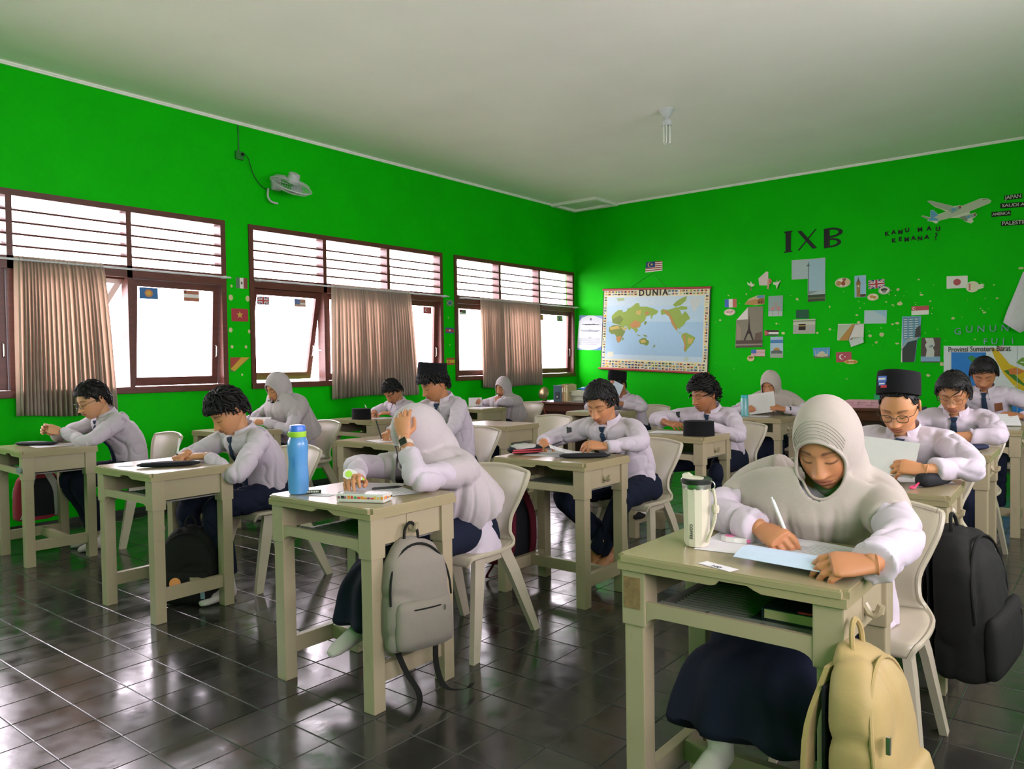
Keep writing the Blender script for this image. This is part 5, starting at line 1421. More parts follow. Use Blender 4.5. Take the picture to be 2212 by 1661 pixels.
tw = [([(0.06, 0), (0.68, 0), (0.82, 0.5), (0.97, 0.54), (0.99, 0.99), (0.06, 1)], '#79aac8'), ([(0.06, 0), (0.66, 0), (0.8, 0.48), (0.35, 0.44), (0.06, 0.28)], '#3d4440')]
for k in range(3): tw.append((R_(0.12 + 0.27 * k, 0.34 + 0.27 * k, 0.5, 0.97), '#5b7f92')); tw += [(R_(0.14 + 0.27 * k, 0.32 + 0.27 * k, 0.52 + 0.05 * j, 0.545 + 0.05 * j), '#c2d2d8') for j in range(9)]
tw += [([(0.68, 0.52), (0.97, 0.55), (0.97, 0.8), (0.72, 0.72)], '#4a4c4a'), ([(0.02, 0.25), (0.3, 0.45), (0.8, 0.5), (0.78, 0.54), (0.28, 0.49), (0.02, 0.3)], '#a9b0a8')]
wallpic('landmark_picture', [(-2.088, 1.198), (-1.948, 1.197), (-1.913, 1.476), (-1.884, 1.488), (-1.873, 1.728), (-2.075, 1.736)], tw, 'tall picture of blue glass towers, torn at the lower right', 'picture', PG, outline=True)
wallpic('landmark_picture', [(-1.87, 1.481), (-1.674, 1.477), (-1.678, 1.189), (-1.879, 1.192)], [(R_(0, 1, 0, 1), '#5b4f48'), (R_(0, 1, 0.04, 0.24), '#86aecb'), ([(0.25, 0.22), (0.68, 0.22), (0.70, 0.45), (0.62, 0.6), (0.72, 0.7), (0.62, 0.98), (0.18, 0.98), (0.28, 0.8), (0.2, 0.7), (0.3, 0.5)], '#c3c7bd'), ([(0.4, 0.6), (0.62, 0.62), (0.6, 0.72), (0.42, 0.66)], '#7f918f')], 'picture of a white stone statue above blue water', 'picture', PG)
# cut-outs
wallpic('paper_cutout', [(-3.802, 2.324), (-3.791, 2.233), (-3.675, 2.224), (-3.671, 2.401), (-3.699, 2.407)], [], 'pale pink angular paper scrap high on the back wall', 'cut-out', outline=True, base='#d9c9c0')
wallpic('paper_cutout', [(-3.674, 2.324), (-3.621, 2.277), (-3.657, 2.23), (-3.665, 2.171), (-3.689, 2.183)][::-1], [(E_(0.7, 0.68, 0.22, 0.22), '#c96a5a')], 'small orange pink cut-out beside the angular scrap', 'cut-out', outline=True, base='#cfa08c', y=YW - 0.006)
for k, (cx, cz, lb) in enumerate(((-3.905, 2.242, 'small green and white bird cut-out left of the angular scrap'), (-3.557, 2.237, 'small green and white bird cut-out right of the angular scrap'))):
    P = [(-0.012, -0.07), (0.008, -0.07), (0.012, -0.02), (0.05, -0.005), (0.055, 0.02), (0.02, 0.02), (-0.002, 0.055), (-0.012, 0.02), (-0.05, 0.045), (-0.045, 0.015), (-0.018, -0.015)]
    P = [((-1 if k else 1) * x, z) for x, z in P]
    if k: P = P[::-1]
    o = flat('paper_cutout', P, [([P[i] for i in (0, 1, 2, 9, 10)], '#5c8a3a'), ([P[i] for i in (3, 4, 5)], '#87a860')], base='#d9dcc0'); o.location = (cx, YW, cz); tag(o, lb, 'cut-out', 'bird cut-outs')
def plate(cx, cz, rx_, rz_, col, bits, label, extra=None):
    P = ellipse(0, 0, rx_, rz_, 22)
    L = [(ellipse(0, 0, rx_ * 0.78, rz_ * 0.75, 18), '#efe6d6')] + [(ellipse(u * rx_, v * rz_, w * rx_, h * rz_, 12), c) for u, v, w, h, c in bits]
    o = flat('paper_cutout', P, L, base=col); o.location = (cx, YW - 0.004, cz); return tag(o, label, 'cut-out', CG)
plate(-4.202, 1.901, 0.081, 0.045, '#d9bdb0', [(-0.35, 0.1, 0.28, 0.35, '#cf9c96'), (0.1, -0.15, 0.28, 0.35, '#d6a9a0'), (0.42, 0.15, 0.25, 0.35, '#cf9c96'), (0.0, 0.3, 0.22, 0.3, '#d9b2a8')], 'oval cut-out of pink sweets on a plate')
plate(-3.912, 1.273, 0.050, 0.040, '#d6c27a', [(0, 0.25, 0.7, 0.45, '#8a6a3c'), (0, -0.3, 0.75, 0.3, '#d9c48a')], 'small burger cut-out touching the striped flag')
plate(-2.649, 1.209, 0.078, 0.028, '#d9b36a', [(-0.5, 0, 0.3, 0.6, '#c4873e'), (0.05, 0, 0.3, 0.6, '#c98f48'), (0.55, 0, 0.3, 0.6, '#c4873e')], 'long cut-out of baked bread below the red crescent flag')
plate(-2.742, 2.188, 0.092, 0.060, '#cfc6ae', [(-0.5, -0.1, 0.35, 0.5, '#b8894f'), (0.1, -0.15, 0.3, 0.5, '#a0493c'), (0.55, 0.05, 0.3, 0.5, '#d9c090'), (0.2, 0.6, 0.25, 0.3, '#8f5c48')], 'cut-out of a breakfast plate with sausages')
plate(-2.27, 2.058, 0.066, 0.048, '#b9bdb2', [(0, 0.2, 0.6, 0.4, '#4f554e'), (0, -0.3, 0.4, 0.3, '#8b8f86')], 'grey teacup cut-out overlapping the crossed flag')
plate(-2.396, 1.987, 0.064, 0.043, '#dcc9a2', [(-0.2, 0.1, 0.4, 0.45, '#c79a54'), (0.3, -0.1, 0.35, 0.4, '#c08f48')], 'oval cut-out of biscuits on a plate')
P = ellipse(0, 0, 0.066, 0.062, 24, 20, 340)
P = P + [(0.10, -0.022), (0.115, -0.018), (0.10, -0.004), (0.118, 0.004), (0.10, 0.012), (0.115, 0.026)]
o = flat('paper_cutout', P, [(ellipse(-0.028 + 0.024 * (k % 3), 0.026 - 0.026 * (k // 3), 0.011, 0.012, 12), '#c9706c' if k % 3 == 0 else '#e4e0b4') for k in range(9)], base='#e2dcc4'); o.location = (-1.355, YW - 0.004, 2.034)
tag(o, 'round cut-out of skewered dumplings beside the red disc flag', 'cut-out', CG)
# plane cut-out, origin at its middle (crop pixels of the drawing scaled to metres)
def pl(pts): return [((x - 830) * 0.000478, (545 - y) * 0.000478 - (x - 830) * 0.00005) for x, y in pts]
body = pl([(230, 285), (300, 272), (800, 425), (930, 405), (970, 420), (1350, 262), (1480, 268), (1560, 320), (1530, 380), (1120, 560), (1130, 615), (1240, 590), (1275, 640), (1240, 690), (1180, 730), (1205, 800), (1150, 840), (1040, 795), (980, 740), (905, 705), (720, 700), (470, 765), (465, 805), (420, 830), (340, 780), (235, 760), (255, 725), (100, 645), (140, 625), (300, 675), (300, 510), (360, 495), (470, 610), (640, 545), (540, 490), (400, 430)])
ly = [(pl([(300, 520), (360, 500), (465, 615), (480, 760), (240, 755), (310, 680)]), '#5f9fc2'), (pl([(370, 680), (640, 550), (1350, 270), (1480, 275), (1550, 320), (1520, 375), (1100, 560), (730, 690), (520, 745)]), '#b9c2a8'), (pl([(240, 290), (300, 280), (800, 430), (770, 590), (660, 520), (400, 420)]), '#a6b199'), (pl([(700, 500), (940, 410), (960, 480), (760, 600)]), '#8fa89a'), (pl([(750, 490), (820, 465), (830, 530), (780, 550)]), '#5f9fc2'), (pl([(900, 425), (945, 415), (955, 475), (910, 490)]), '#8a5a48'), (pl([(1060, 650), (1240, 600), (1255, 670), (1080, 735)]), '#8fa89a'), (pl([(1065, 665), (1120, 648), (1130, 710), (1080, 728)]), '#5f9fc2'), (pl([(1210, 612), (1245, 605), (1258, 660), (1220, 680)]), '#8a5a48'), (pl([(1380, 295), (1480, 280), (1470, 292), (1385, 305)]), '#4e5648'), (pl([(900, 690), (1050, 650), (1090, 770), (1040, 785)]), '#7f8f7c'), (pl([(255, 720), (110, 645), (140, 635), (330, 700)]), '#8fa08a')]
o = flat('airplane_cutout', body, ly, base='#d5d8bf'); o.location = (-1.525, YW, 2.90); tag(o, 'large cut-out of a white airliner with blue tail', 'cut-out')
# lettering
BLK = mat('black_card', (0.006, 0.006, 0.006), rough=0.7, var=0.2)
SILV = mat('curled_blue_grey_card', '#7f96ab', rough=0.3, var=0.15, metal=0.3)
ORD = ['first', 'second', 'third', 'fourth', 'fifth', 'sixth']
def serif_block(ps): return ps
o = MB().prism([(-0.055, -0.137), (0.055, -0.135), (0.05, -0.122), (0.032, -0.118), (0.036, 0.118), (0.052, 0.122), (0.055, 0.137), (-0.053, 0.134), (-0.05, 0.121), (-0.033, 0.117), (-0.035, -0.119), (-0.055, -0.124)], 'y', -0.002, 0.002).build('letter_cutout', BLK, None, (-3.409, YW, 2.763))
tag(o, 'large black letter I cut from card on the back wall', 'letter', 'large class name letters')
b = MB().prism([(-0.12, 0.118), (-0.07, 0.12), (0.122, -0.118), (0.068, -0.122)], 'y', -0.002, 0.002).prism([(0.096, 0.118), (0.12, 0.122), (-0.10, -0.128), (-0.12, -0.126)], 'y', -0.0015, 0.0025)
tag(b.build('letter_cutout', BLK, None, (-3.172, YW, 2.764)), 'large black letter X cut from card on the back wall', 'letter', 'large class name letters')
b = MB().prism([(-0.115, -0.125), (-0.045, -0.118), (-0.045, 0.122), (-0.115, 0.12)], 'y', -0.002, 0.002)
for cz, rz_, rx_ in ((0.062, 0.062, 0.155), (-0.062, 0.058, 0.135)):
    n = 16; out = ellipse(-0.045, cz, rx_, rz_, n, -90, 90) + [(-0.045, cz + rz_)]; inn = ellipse(-0.045, cz, rx_ * 0.68, rz_ * 0.62, n, -90, 90) + [(-0.045, cz + rz_ * 0.62)]
    V = []; F = []
    for d in (-0.002, 0.002): V += [(p[0], d, p[1]) for p in out] + [(p[0], d, p[1]) for p in inn]
    m_ = n + 1
    for i in range(n):
        F += [(i, i + 1, m_ + i + 1, m_ + i), (2 * m_ + i, 3 * m_ + i, 3 * m_ + i + 1, 2 * m_ + i + 1), (i, 2 * m_ + i, 2 * m_ + i + 1, i + 1), (m_ + i, m_ + i + 1, 3 * m_ + i + 1, 3 * m_ + i)]
    b.add(V, F)
tag(b.build('letter_cutout', BLK, None, (-2.85, YW, 2.755)), 'large black letter B cut from card on the back wall', 'letter', 'large class name letters')
for word, x0, z0, x1, z1, size in (('KAMU', -2.240, 2.73, -2.020, 2.738, 0.066), ('MAU', -1.885, 2.738, -1.70, 2.724, 0.066), ('KEMANA', -2.165, 2.643, -1.815, 2.635, 0.066)):
    n = len(word)
    for i, ch in enumerate(word):
        t = i / (n - 1); me = text_mesh('letter_cutout', ch, size, BLK, 0.001, 0.0035)
        o = link('letter_cutout', me, None, (x0 + (x1 - x0) * t, YW, z0 + (z1 - z0) * t + (0.006 if i % 2 else -0.004))); o.rotation_euler = (0, 0.05 * ((i * 7) % 3 - 1), 0)
        tag(o, 'small black card letter %s, %s in the word %s' % (ch, ORD[i], word), 'letter', 'small question lettering')
tag(link('letter_cutout', text_mesh('letter_cutout', '?', 0.125, BLK, 0.001, 0.0), None, (-1.72, YW, 2.632)), 'thin black question mark ending the wall lettering', 'letter', 'small question lettering')
for word, x0, x1, z in (('GUNUN', -1.50, -1.045, 1.556), ('FUJI', -1.23, -0.975, 1.414)):
    n = len(word)
    for i, ch in enumerate(word):
        t = i / (n - 1); me = text_mesh('letter_cutout', ch, 0.105 if word == 'GUNUN' else 0.095, SILV, 0.001, 0.0)
        zm = min(v.co.z for v in me.vertices)
        for v in me.vertices: v.co.y -= 0.30 * max(0, 0.02 - v.co.z) ** 1.0 * 0.5
        o = link('letter_cutout', me, None, (x0 + (x1 - x0) * t, YW - 0.003, z - (0.02 if i == 0 and word == 'GUNUN' else 0))); o.rotation_euler = (0, 0.06 * ((i * 5) % 3 - 1), 0)
        tag(o, 'curling blue grey letter %s, %s of %s above the painted map' % (ch, ORD[i], 'the upper row' if word == 'GUNUN' else 'the lower row'), 'letter', 'curling blue grey letters')
WHT = mat('white_chalk_ink', (0.6, 0.62, 0.5), rough=0.8)
for txt, x0, x1, z0, z1, sz in (('JAPAN', -1.054, -0.892, 2.98, 2.981, 0.058), ('SAUDI ARABIA', -1.092, -0.70, 2.899, 2.876, 0.046), ('AMERICA', -1.174, -0.994, 2.815, 2.811, 0.042), ('PALESTINE', -1.085, -0.80, 2.704, 2.694, 0.058)):
    w = (x1 - x0) / 2; h = 0.027; s = (z1 - z0) / 2
    P = [(-w, -h - s), (w, -h + s), (w, h + s), (-w, h - s)]
    o = flat('word_sign', P, [], base='#0c0f0c'); o.location = ((x0 + x1) / 2, YW, (z0 + z1) / 2)
    me = text_mesh('lettering', txt, sz, WHT, 0.0004, 0.0004, 0.95)
    xs = [v.co.x for v in me.vertices]; k = 1.86 * w / (max(xs) - min(xs))
    for v in me.vertices: v.co.x *= k
    l = link('lettering', me, o, (0, -0.0012, 0)); l.rotation_euler = (0, -math.atan2(s, w), 0)
    tag(o, 'small black wall sign reading %s' % txt, 'sign', 'country name signs')
# hanging torn sheet
def hang_curl(v): return Vector((v.x, v.y - 0.10 * max(0, -v.z + 0.1) ** 1.3 - 0.02, v.z))
n = 10; Lp = [(-0.02, 0.33), (-0.19, -0.18), (-0.035, -0.335), (0.03, -0.27), (0.42, -0.12), (0.45, 0.35)]
V = []; F = []
for j in range(11):
    t = j / 10
    for i in range(9):
        u = i / 8
        a = np.array(Lp[0]) * (1 - t) + np.array(Lp[1]) * t; b_ = np.array(Lp[5]) * (1 - t) + np.array(Lp[4]) * t
        p = a * (1 - u) + b_ * u
        if t > 0.85: p = p + np.array([0.0, -0.17 * (t - 0.85) / 0.15 * math.exp(-((u - 0.28) / 0.22) ** 2)])
        V.append((p[0], -0.01 - 0.10 * t ** 2 - 0.03 * math.sin(u * 4) * t, p[1]))
for j in range(10):
    for i in range(8): F.append((j * 9 + i, j * 9 + i + 1, (j + 1) * 9 + i + 1, (j + 1) * 9 + i))
PAPER = mat('white_paper', (0.60, 0.585, 0.60), rough=0.75, var=0.03, nscale=20, spec=0.2)
o = mk('hanging_sheet', V, F, PAPER, None, (-0.86, YW, 1.83), True); m_ = o.modifiers.new('thick', 'SOLIDIFY'); m_.thickness = 0.0015
tag(o, 'big white sheet hanging loose from the wall at the right edge', 'paper')
# notice
f4 = [(-6.63, 1.985), (-6.208, 1.956), (-6.242, 1.432), (-6.69, 1.45)]
ln = [([(0, 1), (0.4, 1), (0.12, 0.93), (0, 0.82)], '#6f88b8'), ([(0.6, 1), (1, 1), (1, 0.9)], '#8fa6cc'), ([(0.5, 0), (1, 0), (1, 0.12), (0.8, 0.04)], '#5f7fb5'), ([(0, 0), (0.4, 0), (0, 0.06)], '#7f98c4'), (E_(0.5, 0.89, 0.05, 0.035), '#77808f')]
ln += [(R_(0.14, 0.86, 0.735, 0.75), '#5c616b'), (R_(0.1, 0.9, 0.565, 0.58), '#5c616b'), (R_(0.16, 0.84, 0.53, 0.545), '#5c616b')] + [(R_(0.08, 0.92 - 0.1 * (k == 7), 0.335 - 0.026 * k, 0.345 - 0.026 * k), '#70747c') for k in range(8)]
nt_ = wallpic('notice_poster', f4, ln, 'white notice poster with blue corners beside the corner window', 'poster', base='#d8dee6')
INK = mat('dark_ink', (0.02, 0.022, 0.03), rough=0.8)
for s_, zz, sz in (('VISI DAN MISI', 0.125, 0.030), ('VISI', 0.045, 0.030), ('MISI', -0.075, 0.030)):
    link('lettering', text_mesh('lettering', s_, sz, INK, 0.0003), nt_, (0.0, -0.003, zz))
# world map with rods and cord
MAPQ = [(-6.165, 2.335), (-4.475, 2.245), (-4.527, 1.085), (-6.238, 1.17)]
fm = quadmap(MAPQ)
def mp(pts):   # crop coordinates of the map drawing to unit coordinates
    out = []
    for x, y in pts:
        t = (y - 385) / 820; xl = 347 - 25 * t; xr = 1412 - 27 * t
        u = (x - xl) / (xr - xl); yt = 388 - 14 * u; yb_ = 1172 + 52 * u
        out.append((u, 1 - (y - yt) / (yb_ - yt)))
    return out
ml = [(R_(0.035, 0.955, 0.12, 0.915), '#a4c6de'), (R_(0.035, 0.955, 0.6, 0.915), '#b7d2e2'), (R_(0.035, 0.955, 0.8, 0.915), '#c3d6df'), (R_(0.035, 0.955, 0.12, 0.18), '#c2d6e2')]
GRN, TAN, YEL, OLV = '#93ab4c', '#bf8a52', '#c9b061', '#7d8f43'
for pts, c in (
    ([(430, 650), (470, 610), (500, 590), (545, 585), (550, 610), (590, 600), (600, 575), (640, 560), (690, 520), (720, 520), (730, 555), (800, 555), (870, 575), (918, 600), (900, 632), (868, 640), (850, 682), (838, 662), (845, 640), (800, 652), (780, 700), (745, 722), (735, 762), (700, 772), (715, 792), (690, 822), (670, 790), (640, 772), (625, 802), (600, 762), (575, 747), (560, 772), (540, 762), (520, 742), (500, 737), (470, 727), (440, 722), (435, 690)], GRN),
    ([(405, 762), (450, 740), (490, 740), (530, 750), (555, 790), (582, 800), (560, 840), (545, 870), (530, 905), (500, 922), (485, 890), (480, 850), (465, 830), (430, 830), (402, 805)], OLV),
    ([(720, 897), (760, 870), (790, 870), (800, 885), (826, 905), (820, 937), (800, 952), (770, 937), (735, 932)], OLV),
    ([(880, 937), (892, 955), (862, 972), (870, 955)], OLV), ([(690, 833), (712, 838), (745, 852), (720, 852)], OLV), ([(760, 838), (800, 845), (812, 860), (780, 858)], OLV), ([(552, 868), (566, 872), (556, 898), (546, 892)], OLV), ([(770, 720), (790, 700), (805, 710), (785, 745)], OLV),
    ([(940, 602), (960, 580), (1010, 590), (1060, 575), (1100, 560), (1130, 590), (1150, 642), (1180, 600), (1210, 640), (1228, 680), (1190, 702), (1170, 742), (1140, 762), (1130, 782), (1110, 772), (1100, 790), (1120, 815), (1150, 822), (1130, 828), (1100, 802), (1075, 772), (1050, 732), (1040, 692), (1020, 652), (985, 632), (950, 642)], GRN),
    ([(1060, 540), (1100, 500), (1150, 470), (1200, 452), (1185, 500), (1140, 540), (1090, 560)], GRN), ([(1225, 480), (1290, 455), (1332, 480), (1312, 550), (1262, 615), (1240, 560)], '#ccd3d2'), ([(1100, 570), (1140, 550), (1200, 560), (1200, 585), (1140, 590)], GRN),
    ([(1148, 832), (1190, 820), (1240, 845), (1278, 870), (1255, 922), (1230, 952), (1205, 982), (1185, 1018), (1168, 1000), (1175, 950), (1160, 900), (1143, 860)], GRN),
    ([(1165, 1085), (1200, 1060), (1218, 1080), (1190, 1110)], '#b9cdb4'), ([(480, 470), (560, 465), (570, 490), (500, 500)], '#a9bd8a'), ([(620, 742), (680, 690), (742, 720), (722, 762), (660, 772)], TAN), ([(690, 600), (742, 588), (735, 640), (692, 632)], YEL), ([(790, 600), (830, 610), (800, 645), (780, 625)], TAN), ([(505, 750), (540, 765), (600, 765), (590, 790), (555, 785)], YEL), ([(480, 860), (540, 850), (525, 905), (500, 918)], TAN), ([(410, 765), (500, 745), (520, 775), (420, 790)], YEL), ([(440, 680), (520, 640), (560, 680), (520, 735), (445, 715)], OLV),
    ([(960, 590), (1010, 600), (1050, 660), (1075, 720), (1110, 785), (1095, 795), (1050, 720), (1020, 650)], TAN), ([(1160, 845), (1180, 840), (1190, 950), (1180, 1010), (1168, 995), (1176, 940)], TAN), ([(1210, 870), (1260, 880), (1240, 930), (1205, 930)], YEL), ([(735, 900), (780, 885), (800, 915), (750, 925)], YEL), ([(390, 1010), (455, 1010), (455, 1065), (390, 1062)], '#d9dcc6')):
    ml.append((mp(pts), c))
rngf = random.Random(8); FC = ['#a63a3c', '#2f4f8f', '#3f7a48', '#d9c65a', '#e9e4da', '#20242c', '#c9803c', '#6f9fc4']
def tinyflag(u, v):
    w, h = 0.022, 0.020; a, b, c = rngf.sample(FC, 3)
    if rngf.random() < 0.5: return [(R_(u, u + w, v, v + h / 3), a), (R_(u, u + w, v + h / 3, v + 2 * h / 3), b), (R_(u, u + w, v + 2 * h / 3, v + h), c)]
    return [(R_(u, u + w / 2, v, v + h), a), (R_(u + w / 2, u + w, v, v + h), b)]
fl_ = []
for k in range(30):
    for r in range(3): fl_ += tinyflag(0.012 + k * 0.0325, 0.012 + r * 0.033)
    for r in range(2):
        if not 9 < k < 19: fl_ += tinyflag(0.012 + k * 0.0325, 0.932 + r * 0.033)
for k in range(24):
    fl_ += tinyflag(0.008, 0.125 + k * 0.0335) + tinyflag(0.968, 0.125 + k * 0.0335)
mq = [(sum(p[0] for p in MAPQ) / 4, 1.70)]
mroot = thing('world_map', (mq[0][0], YB - 0.02, 1.70), 0, 'large world map wall chart titled DUNIA with flags around it', 'map')
ox, oz = mq[0]
flat('map_sheet', [(fm(u, v)[0] - ox, fm(u, v)[1] - oz) for u, v in ((0, 0), (1, 0), (1, 1), (0, 1))], [([(fm(u, v)[0] - ox, fm(u, v)[1] - oz) for u, v in poly], c) for poly, c in ml], mroot, base='#e4dcb8', step=0.00025)
fo = []
for poly, c in fl_: fo.append(([(fm(u, v)[0] - ox, fm(u, v)[1] - oz) for u, v in poly], c))
bdr = MB(); CC = []
for poly, c in fo: k = len(bdr.V); bdr.V += [(p[0], -0.0042, p[1]) for p in poly]; bdr.F.append((k, k + 1, k + 2, k + 3)); CC.append(rgb(c))
o = bdr.build('flag_border', PRINT, mroot); tag(o, kind='stuff'); at = o.data.color_attributes.new('Col', 'FLOAT_COLOR', 'CORNER'); at.data.foreach_set('color', [v for c in CC for _ in range(4) for v in (*c, 1.0)])
RODM = mat('red_white_rod', '#a83c3e', rough=0.4, var=0.5, nscale=160)
EDGE = mat('black_map_edge', (0.01, 0.01, 0.012), rough=0.5)
for a, b_ in ((0.03, 1.02), (-0.03, -0.02)):
    p0, p1 = fm(-0.025, a if a > 0 else -0.01), fm(1.02, 1.0 if a > 0 else -0.01)
    if a > 0: p0 = fm(-0.015, 1.008); p1 = fm(1.012, 1.008)
    MB().tube([(p0[0] - ox, -0.004, p0[1] - oz), (p1[0] - ox, -0.004, p1[1] - oz)], 0.016, 10).build('rod', RODM, mroot, smooth=True)
for u in (0.0, 1.0):
    p0, p1 = fm(u, 0), fm(u, 1); s = -1 if u == 0 else 1
    V = [(p0[0] - ox + (0.0 if s > 0 else -0.012), -0.002, p0[1] - oz), (p0[0] - ox + (0.012 if s > 0 else 0.0), -0.002, p0[1] - oz), (p1[0] - ox + (0.012 if s > 0 else 0), -0.002, p1[1] - oz), (p1[0] - ox + (0 if s > 0 else -0.012), -0.002, p1[1] - oz)]
    mk('edge_tape', V + [(v[0], 0.003, v[2]) for v in V], [(0, 1, 2, 3), (7, 6, 5, 4), (0, 4, 5, 1), (1, 5, 6, 2), (2, 6, 7, 3), (3, 7, 4, 0)], EDGE, mroot)
me = text_mesh('title', 'DUNIA', 0.125, BLK, 0.0004, 0.003, 1.3); c0 = fm(0.487, 0.956)
tl_ = link('title', me, mroot, (c0[0] - ox, -0.006, c0[1] - oz)); tl_.rotation_euler = (0, 0.045, 0)
a0, a1, a2 = fm(0.25, 1.01), (-5.36, 2.53), fm(0.62, 1.01)
MB().tube([(a0[0] - ox, 0, a0[1] - oz), (a1[0] - ox, 0.008, a1[1] - oz), (a2[0] - ox, 0, a2[1] - oz)], 0.0022, 5).build('cord', EDGE, mroot)
# painted province map
SQ = [(-1.641, 1.379), (-0.25, 1.345), (-0.25, 0.42), (-1.641, 0.46)]
sl = [(R_(0.055, 0.30, 0.02, 0.92), '#2f7fd0'), ([(0.055, 0.92), (0.11, 0.92), (0.22, 0.72), (0.30, 0.60), (0.44, 0.40), (0.62, 0.2), (0.7, 0.02), (0.055, 0.02)], '#2f7fd0'),
      ([(0.33, 0.98), (0.38, 0.95), (0.46, 0.78), (0.6, 0.68), (0.86, 0.55), (1, 0.4), (1, 0.2), (0.7, 0.38), (0.5, 0.5), (0.42, 0.66), (0.36, 0.85)], '#d9b524'), ([(0.42, 0.70), (0.5, 0.58), (0.64, 0.44), (0.9, 0.22), (1, 0.12), (1, 0.24), (0.72, 0.45), (0.55, 0.56), (0.46, 0.72)], '#3d7d2c'),
      ([(0.45, 0.72), (0.50, 0.74), (0.56, 0.70), (0.52, 0.66), (0.46, 0.66)], '#d07a3c'), ([(0.58, 0.6), (0.63, 0.62), (0.64, 0.56), (0.6, 0.54)], '#d07a3c'), ([(0.66, 0.5), (0.72, 0.52), (0.72, 0.46)], '#d07a3c'), ([(0.50, 0.80), (0.54, 0.86), (0.62, 0.86), (0.68, 0.74), (0.6, 0.72)], '#6f9a36'), ([(0.17, 0.86), (0.2, 0.88), (0.24, 0.84), (0.2, 0.8)], '#3d8a3c'), (R_(0.53, 0.62, 0.80, 0.81), '#e8ece0'), (R_(0.55, 0.62, 0.6, 0.606), '#e8ece0'), (R_(0.44, 0.5, 0.52, 0.528), '#e8ece0'), (R_(0.0, 0.05, 0.0, 0.98), '#d5d9dd'), (E_(0.40, 0.965, 0.03, 0.03), '#d9b4b0'), (R_(0.508, 0.512, 0.0, 1), '#b9c0c9')]
so = wallpic('province_map', SQ, sl, 'hand painted map poster of a province behind the boys at the right', 'map', base='#dadde0')
me = text_mesh('lettering', 'Provinsi Sumatera Barat', 0.085, mat('grey_brown_ink', '#4a4440', rough=0.8), 0.0004, 0.0008)
xs = [v.co.x for v in me.vertices]; k = 0.60 / (max(xs) - min(xs))
for v in me.vertices: v.co.x *= k
link('lettering', me, so, (-1.295 - so.location.x, -0.006, 1.333 - so.location.z))
# bits of torn paper and glue left on the wall
rc = random.Random(12); ch = MB()
spots = [(-4.56, 1.80, 0.03), (-4.34, 1.80, 0.018), (-4.22, 2.13, 0.012), (-3.97, 2.13, 0.014), (-3.30, 2.02, 0.02), (-3.55, 1.84, 0.014), (-3.48, 1.59, 0.03), (-2.9, 1.62, 0.022), (-3.05, 1.58, 0.018), (-2.56, 1.69, 0.026), (-2.58, 1.78, 0.02), (-2.25, 1.92, 0.016), (-2.10, 1.89, 0.035), (-2.18, 1.88, 0.016), (-2.13, 1.66, 0.03), (-2.18, 1.65, 0.02), (-2.43, 1.52, 0.026), (-2.30, 1.53, 0.034), (-2.13, 1.42, 0.026), (-2.36, 1.44, 0.02), (-1.55, 1.69, 0.022), (-1.24, 1.74, 0.022), (-1.87, 1.98, 0.022), (-1.90, 2.16, 0.016), (-2.12, 2.06, 0.022), (-1.78, 1.90, 0.014), (-1.66, 1.17, 0.03), (-1.80, 1.04, 0.03), (-2.9, 1.90, 0.012), (-3.57, 1.72, 0.018), (-1.12, 1.89, 0.014), (-1.15, 2.04, 0.012), (-0.9, 2.20, 0.03), (-2.70, 1.0, 0.012)]
spots += [(rc.uniform(-2.6, -1.2), rc.uniform(1.4, 2.15), rc.uniform(0.005, 0.010)) for _ in range(40)] + [(rc.uniform(-6.5, -1.2), rc.uniform(0.9, 2.2), rc.uniform(0.003, 0.007)) for _ in range(30)]
for x, z, r in spots:
    n = 7; ph = rc.uniform(0, 6); asp = rc.uniform(0.5, 1.2)
    P = [(r * rc.uniform(0.6, 1) * math.cos(ph + 6.283 * i / n), r * asp * rc.uniform(0.6, 1) * math.sin(ph + 6.283 * i / n)) for i in range(n)]
    ch.prism([(x + p[0], z + p[1]) for p in P], 'y', YB - 0.0015, YB + 0.001)
tag(ch.build('paper_scraps', mat('torn_paper_scraps', '#cfc694', rough=0.9, var=0.2), wall_back), kind='stuff')

# ---------------------------------------------------------------- flags on the window wall
def leftpic(name, y0, y1, z0, z1, layers, label, base='#e6e4e0', off=0.003, cat='flag', outline=None):
    w, h = (y1 - y0) / 2, (z1 - z0) / 2
    f = lambda p: (-w + 2 * w * p[0], -h + 2 * h * p[1])
    o = flat(name, [f(p) for p in (outline or R_(0, 1, 0, 1))], [([f(p) for p in poly], c) for poly, c in layers], base=base)
    o.rotation_euler = (0, 0, math.pi / 2); o.location = (XW + off, (y0 + y1) / 2, (z0 + z1) / 2)
    return tag(o, label, cat, FG)
GL = -0.038
leftpic('paper_flag', 3.245, 3.41, 1.865, 1.965, [(R_(0, 1, 0, 1), '#3f6fa8'), (E_(0.5, 0.5, 0.22, 0.34), '#c98a5a'), (E_(0.5, 0.5, 0.12, 0.2), '#d9b04a')], 'blue window flag with orange disc on the leftmost window', off=GL)
leftpic('paper_flag', 3.65, 3.80, 1.865, 1.965, [(R_(0, 1, 0.66, 1), '#b0705c'), (R_(0, 1, 0, 0.33), '#b0705c'), (R_(0.04, 0.16, 0.75, 0.9), '#4a3c3c')], 'red white red window flag on the leftmost window', off=GL)
leftpic('paper_flag', 4.157, 4.279, 2.014, 2.117, [(R_(0.66, 1, 0, 1), '#8a4a4a'), (R_(0, 0.33, 0, 1), '#5d7a64'), (E_(0.5, 0.5, 0.08, 0.14), '#6d5a40')], 'green white red flag on the pillar beside the leftmost window')
leftpic('paper_flag', 4.10, 4.28, 1.695, 1.817, [(R_(0, 1, 0, 1), '#a83c44'), (star(0.5, 0.52, 0.32, 0.4, 1.5), '#c9a84a')], 'red flag with yellow star on the pillar by the leftmost window')
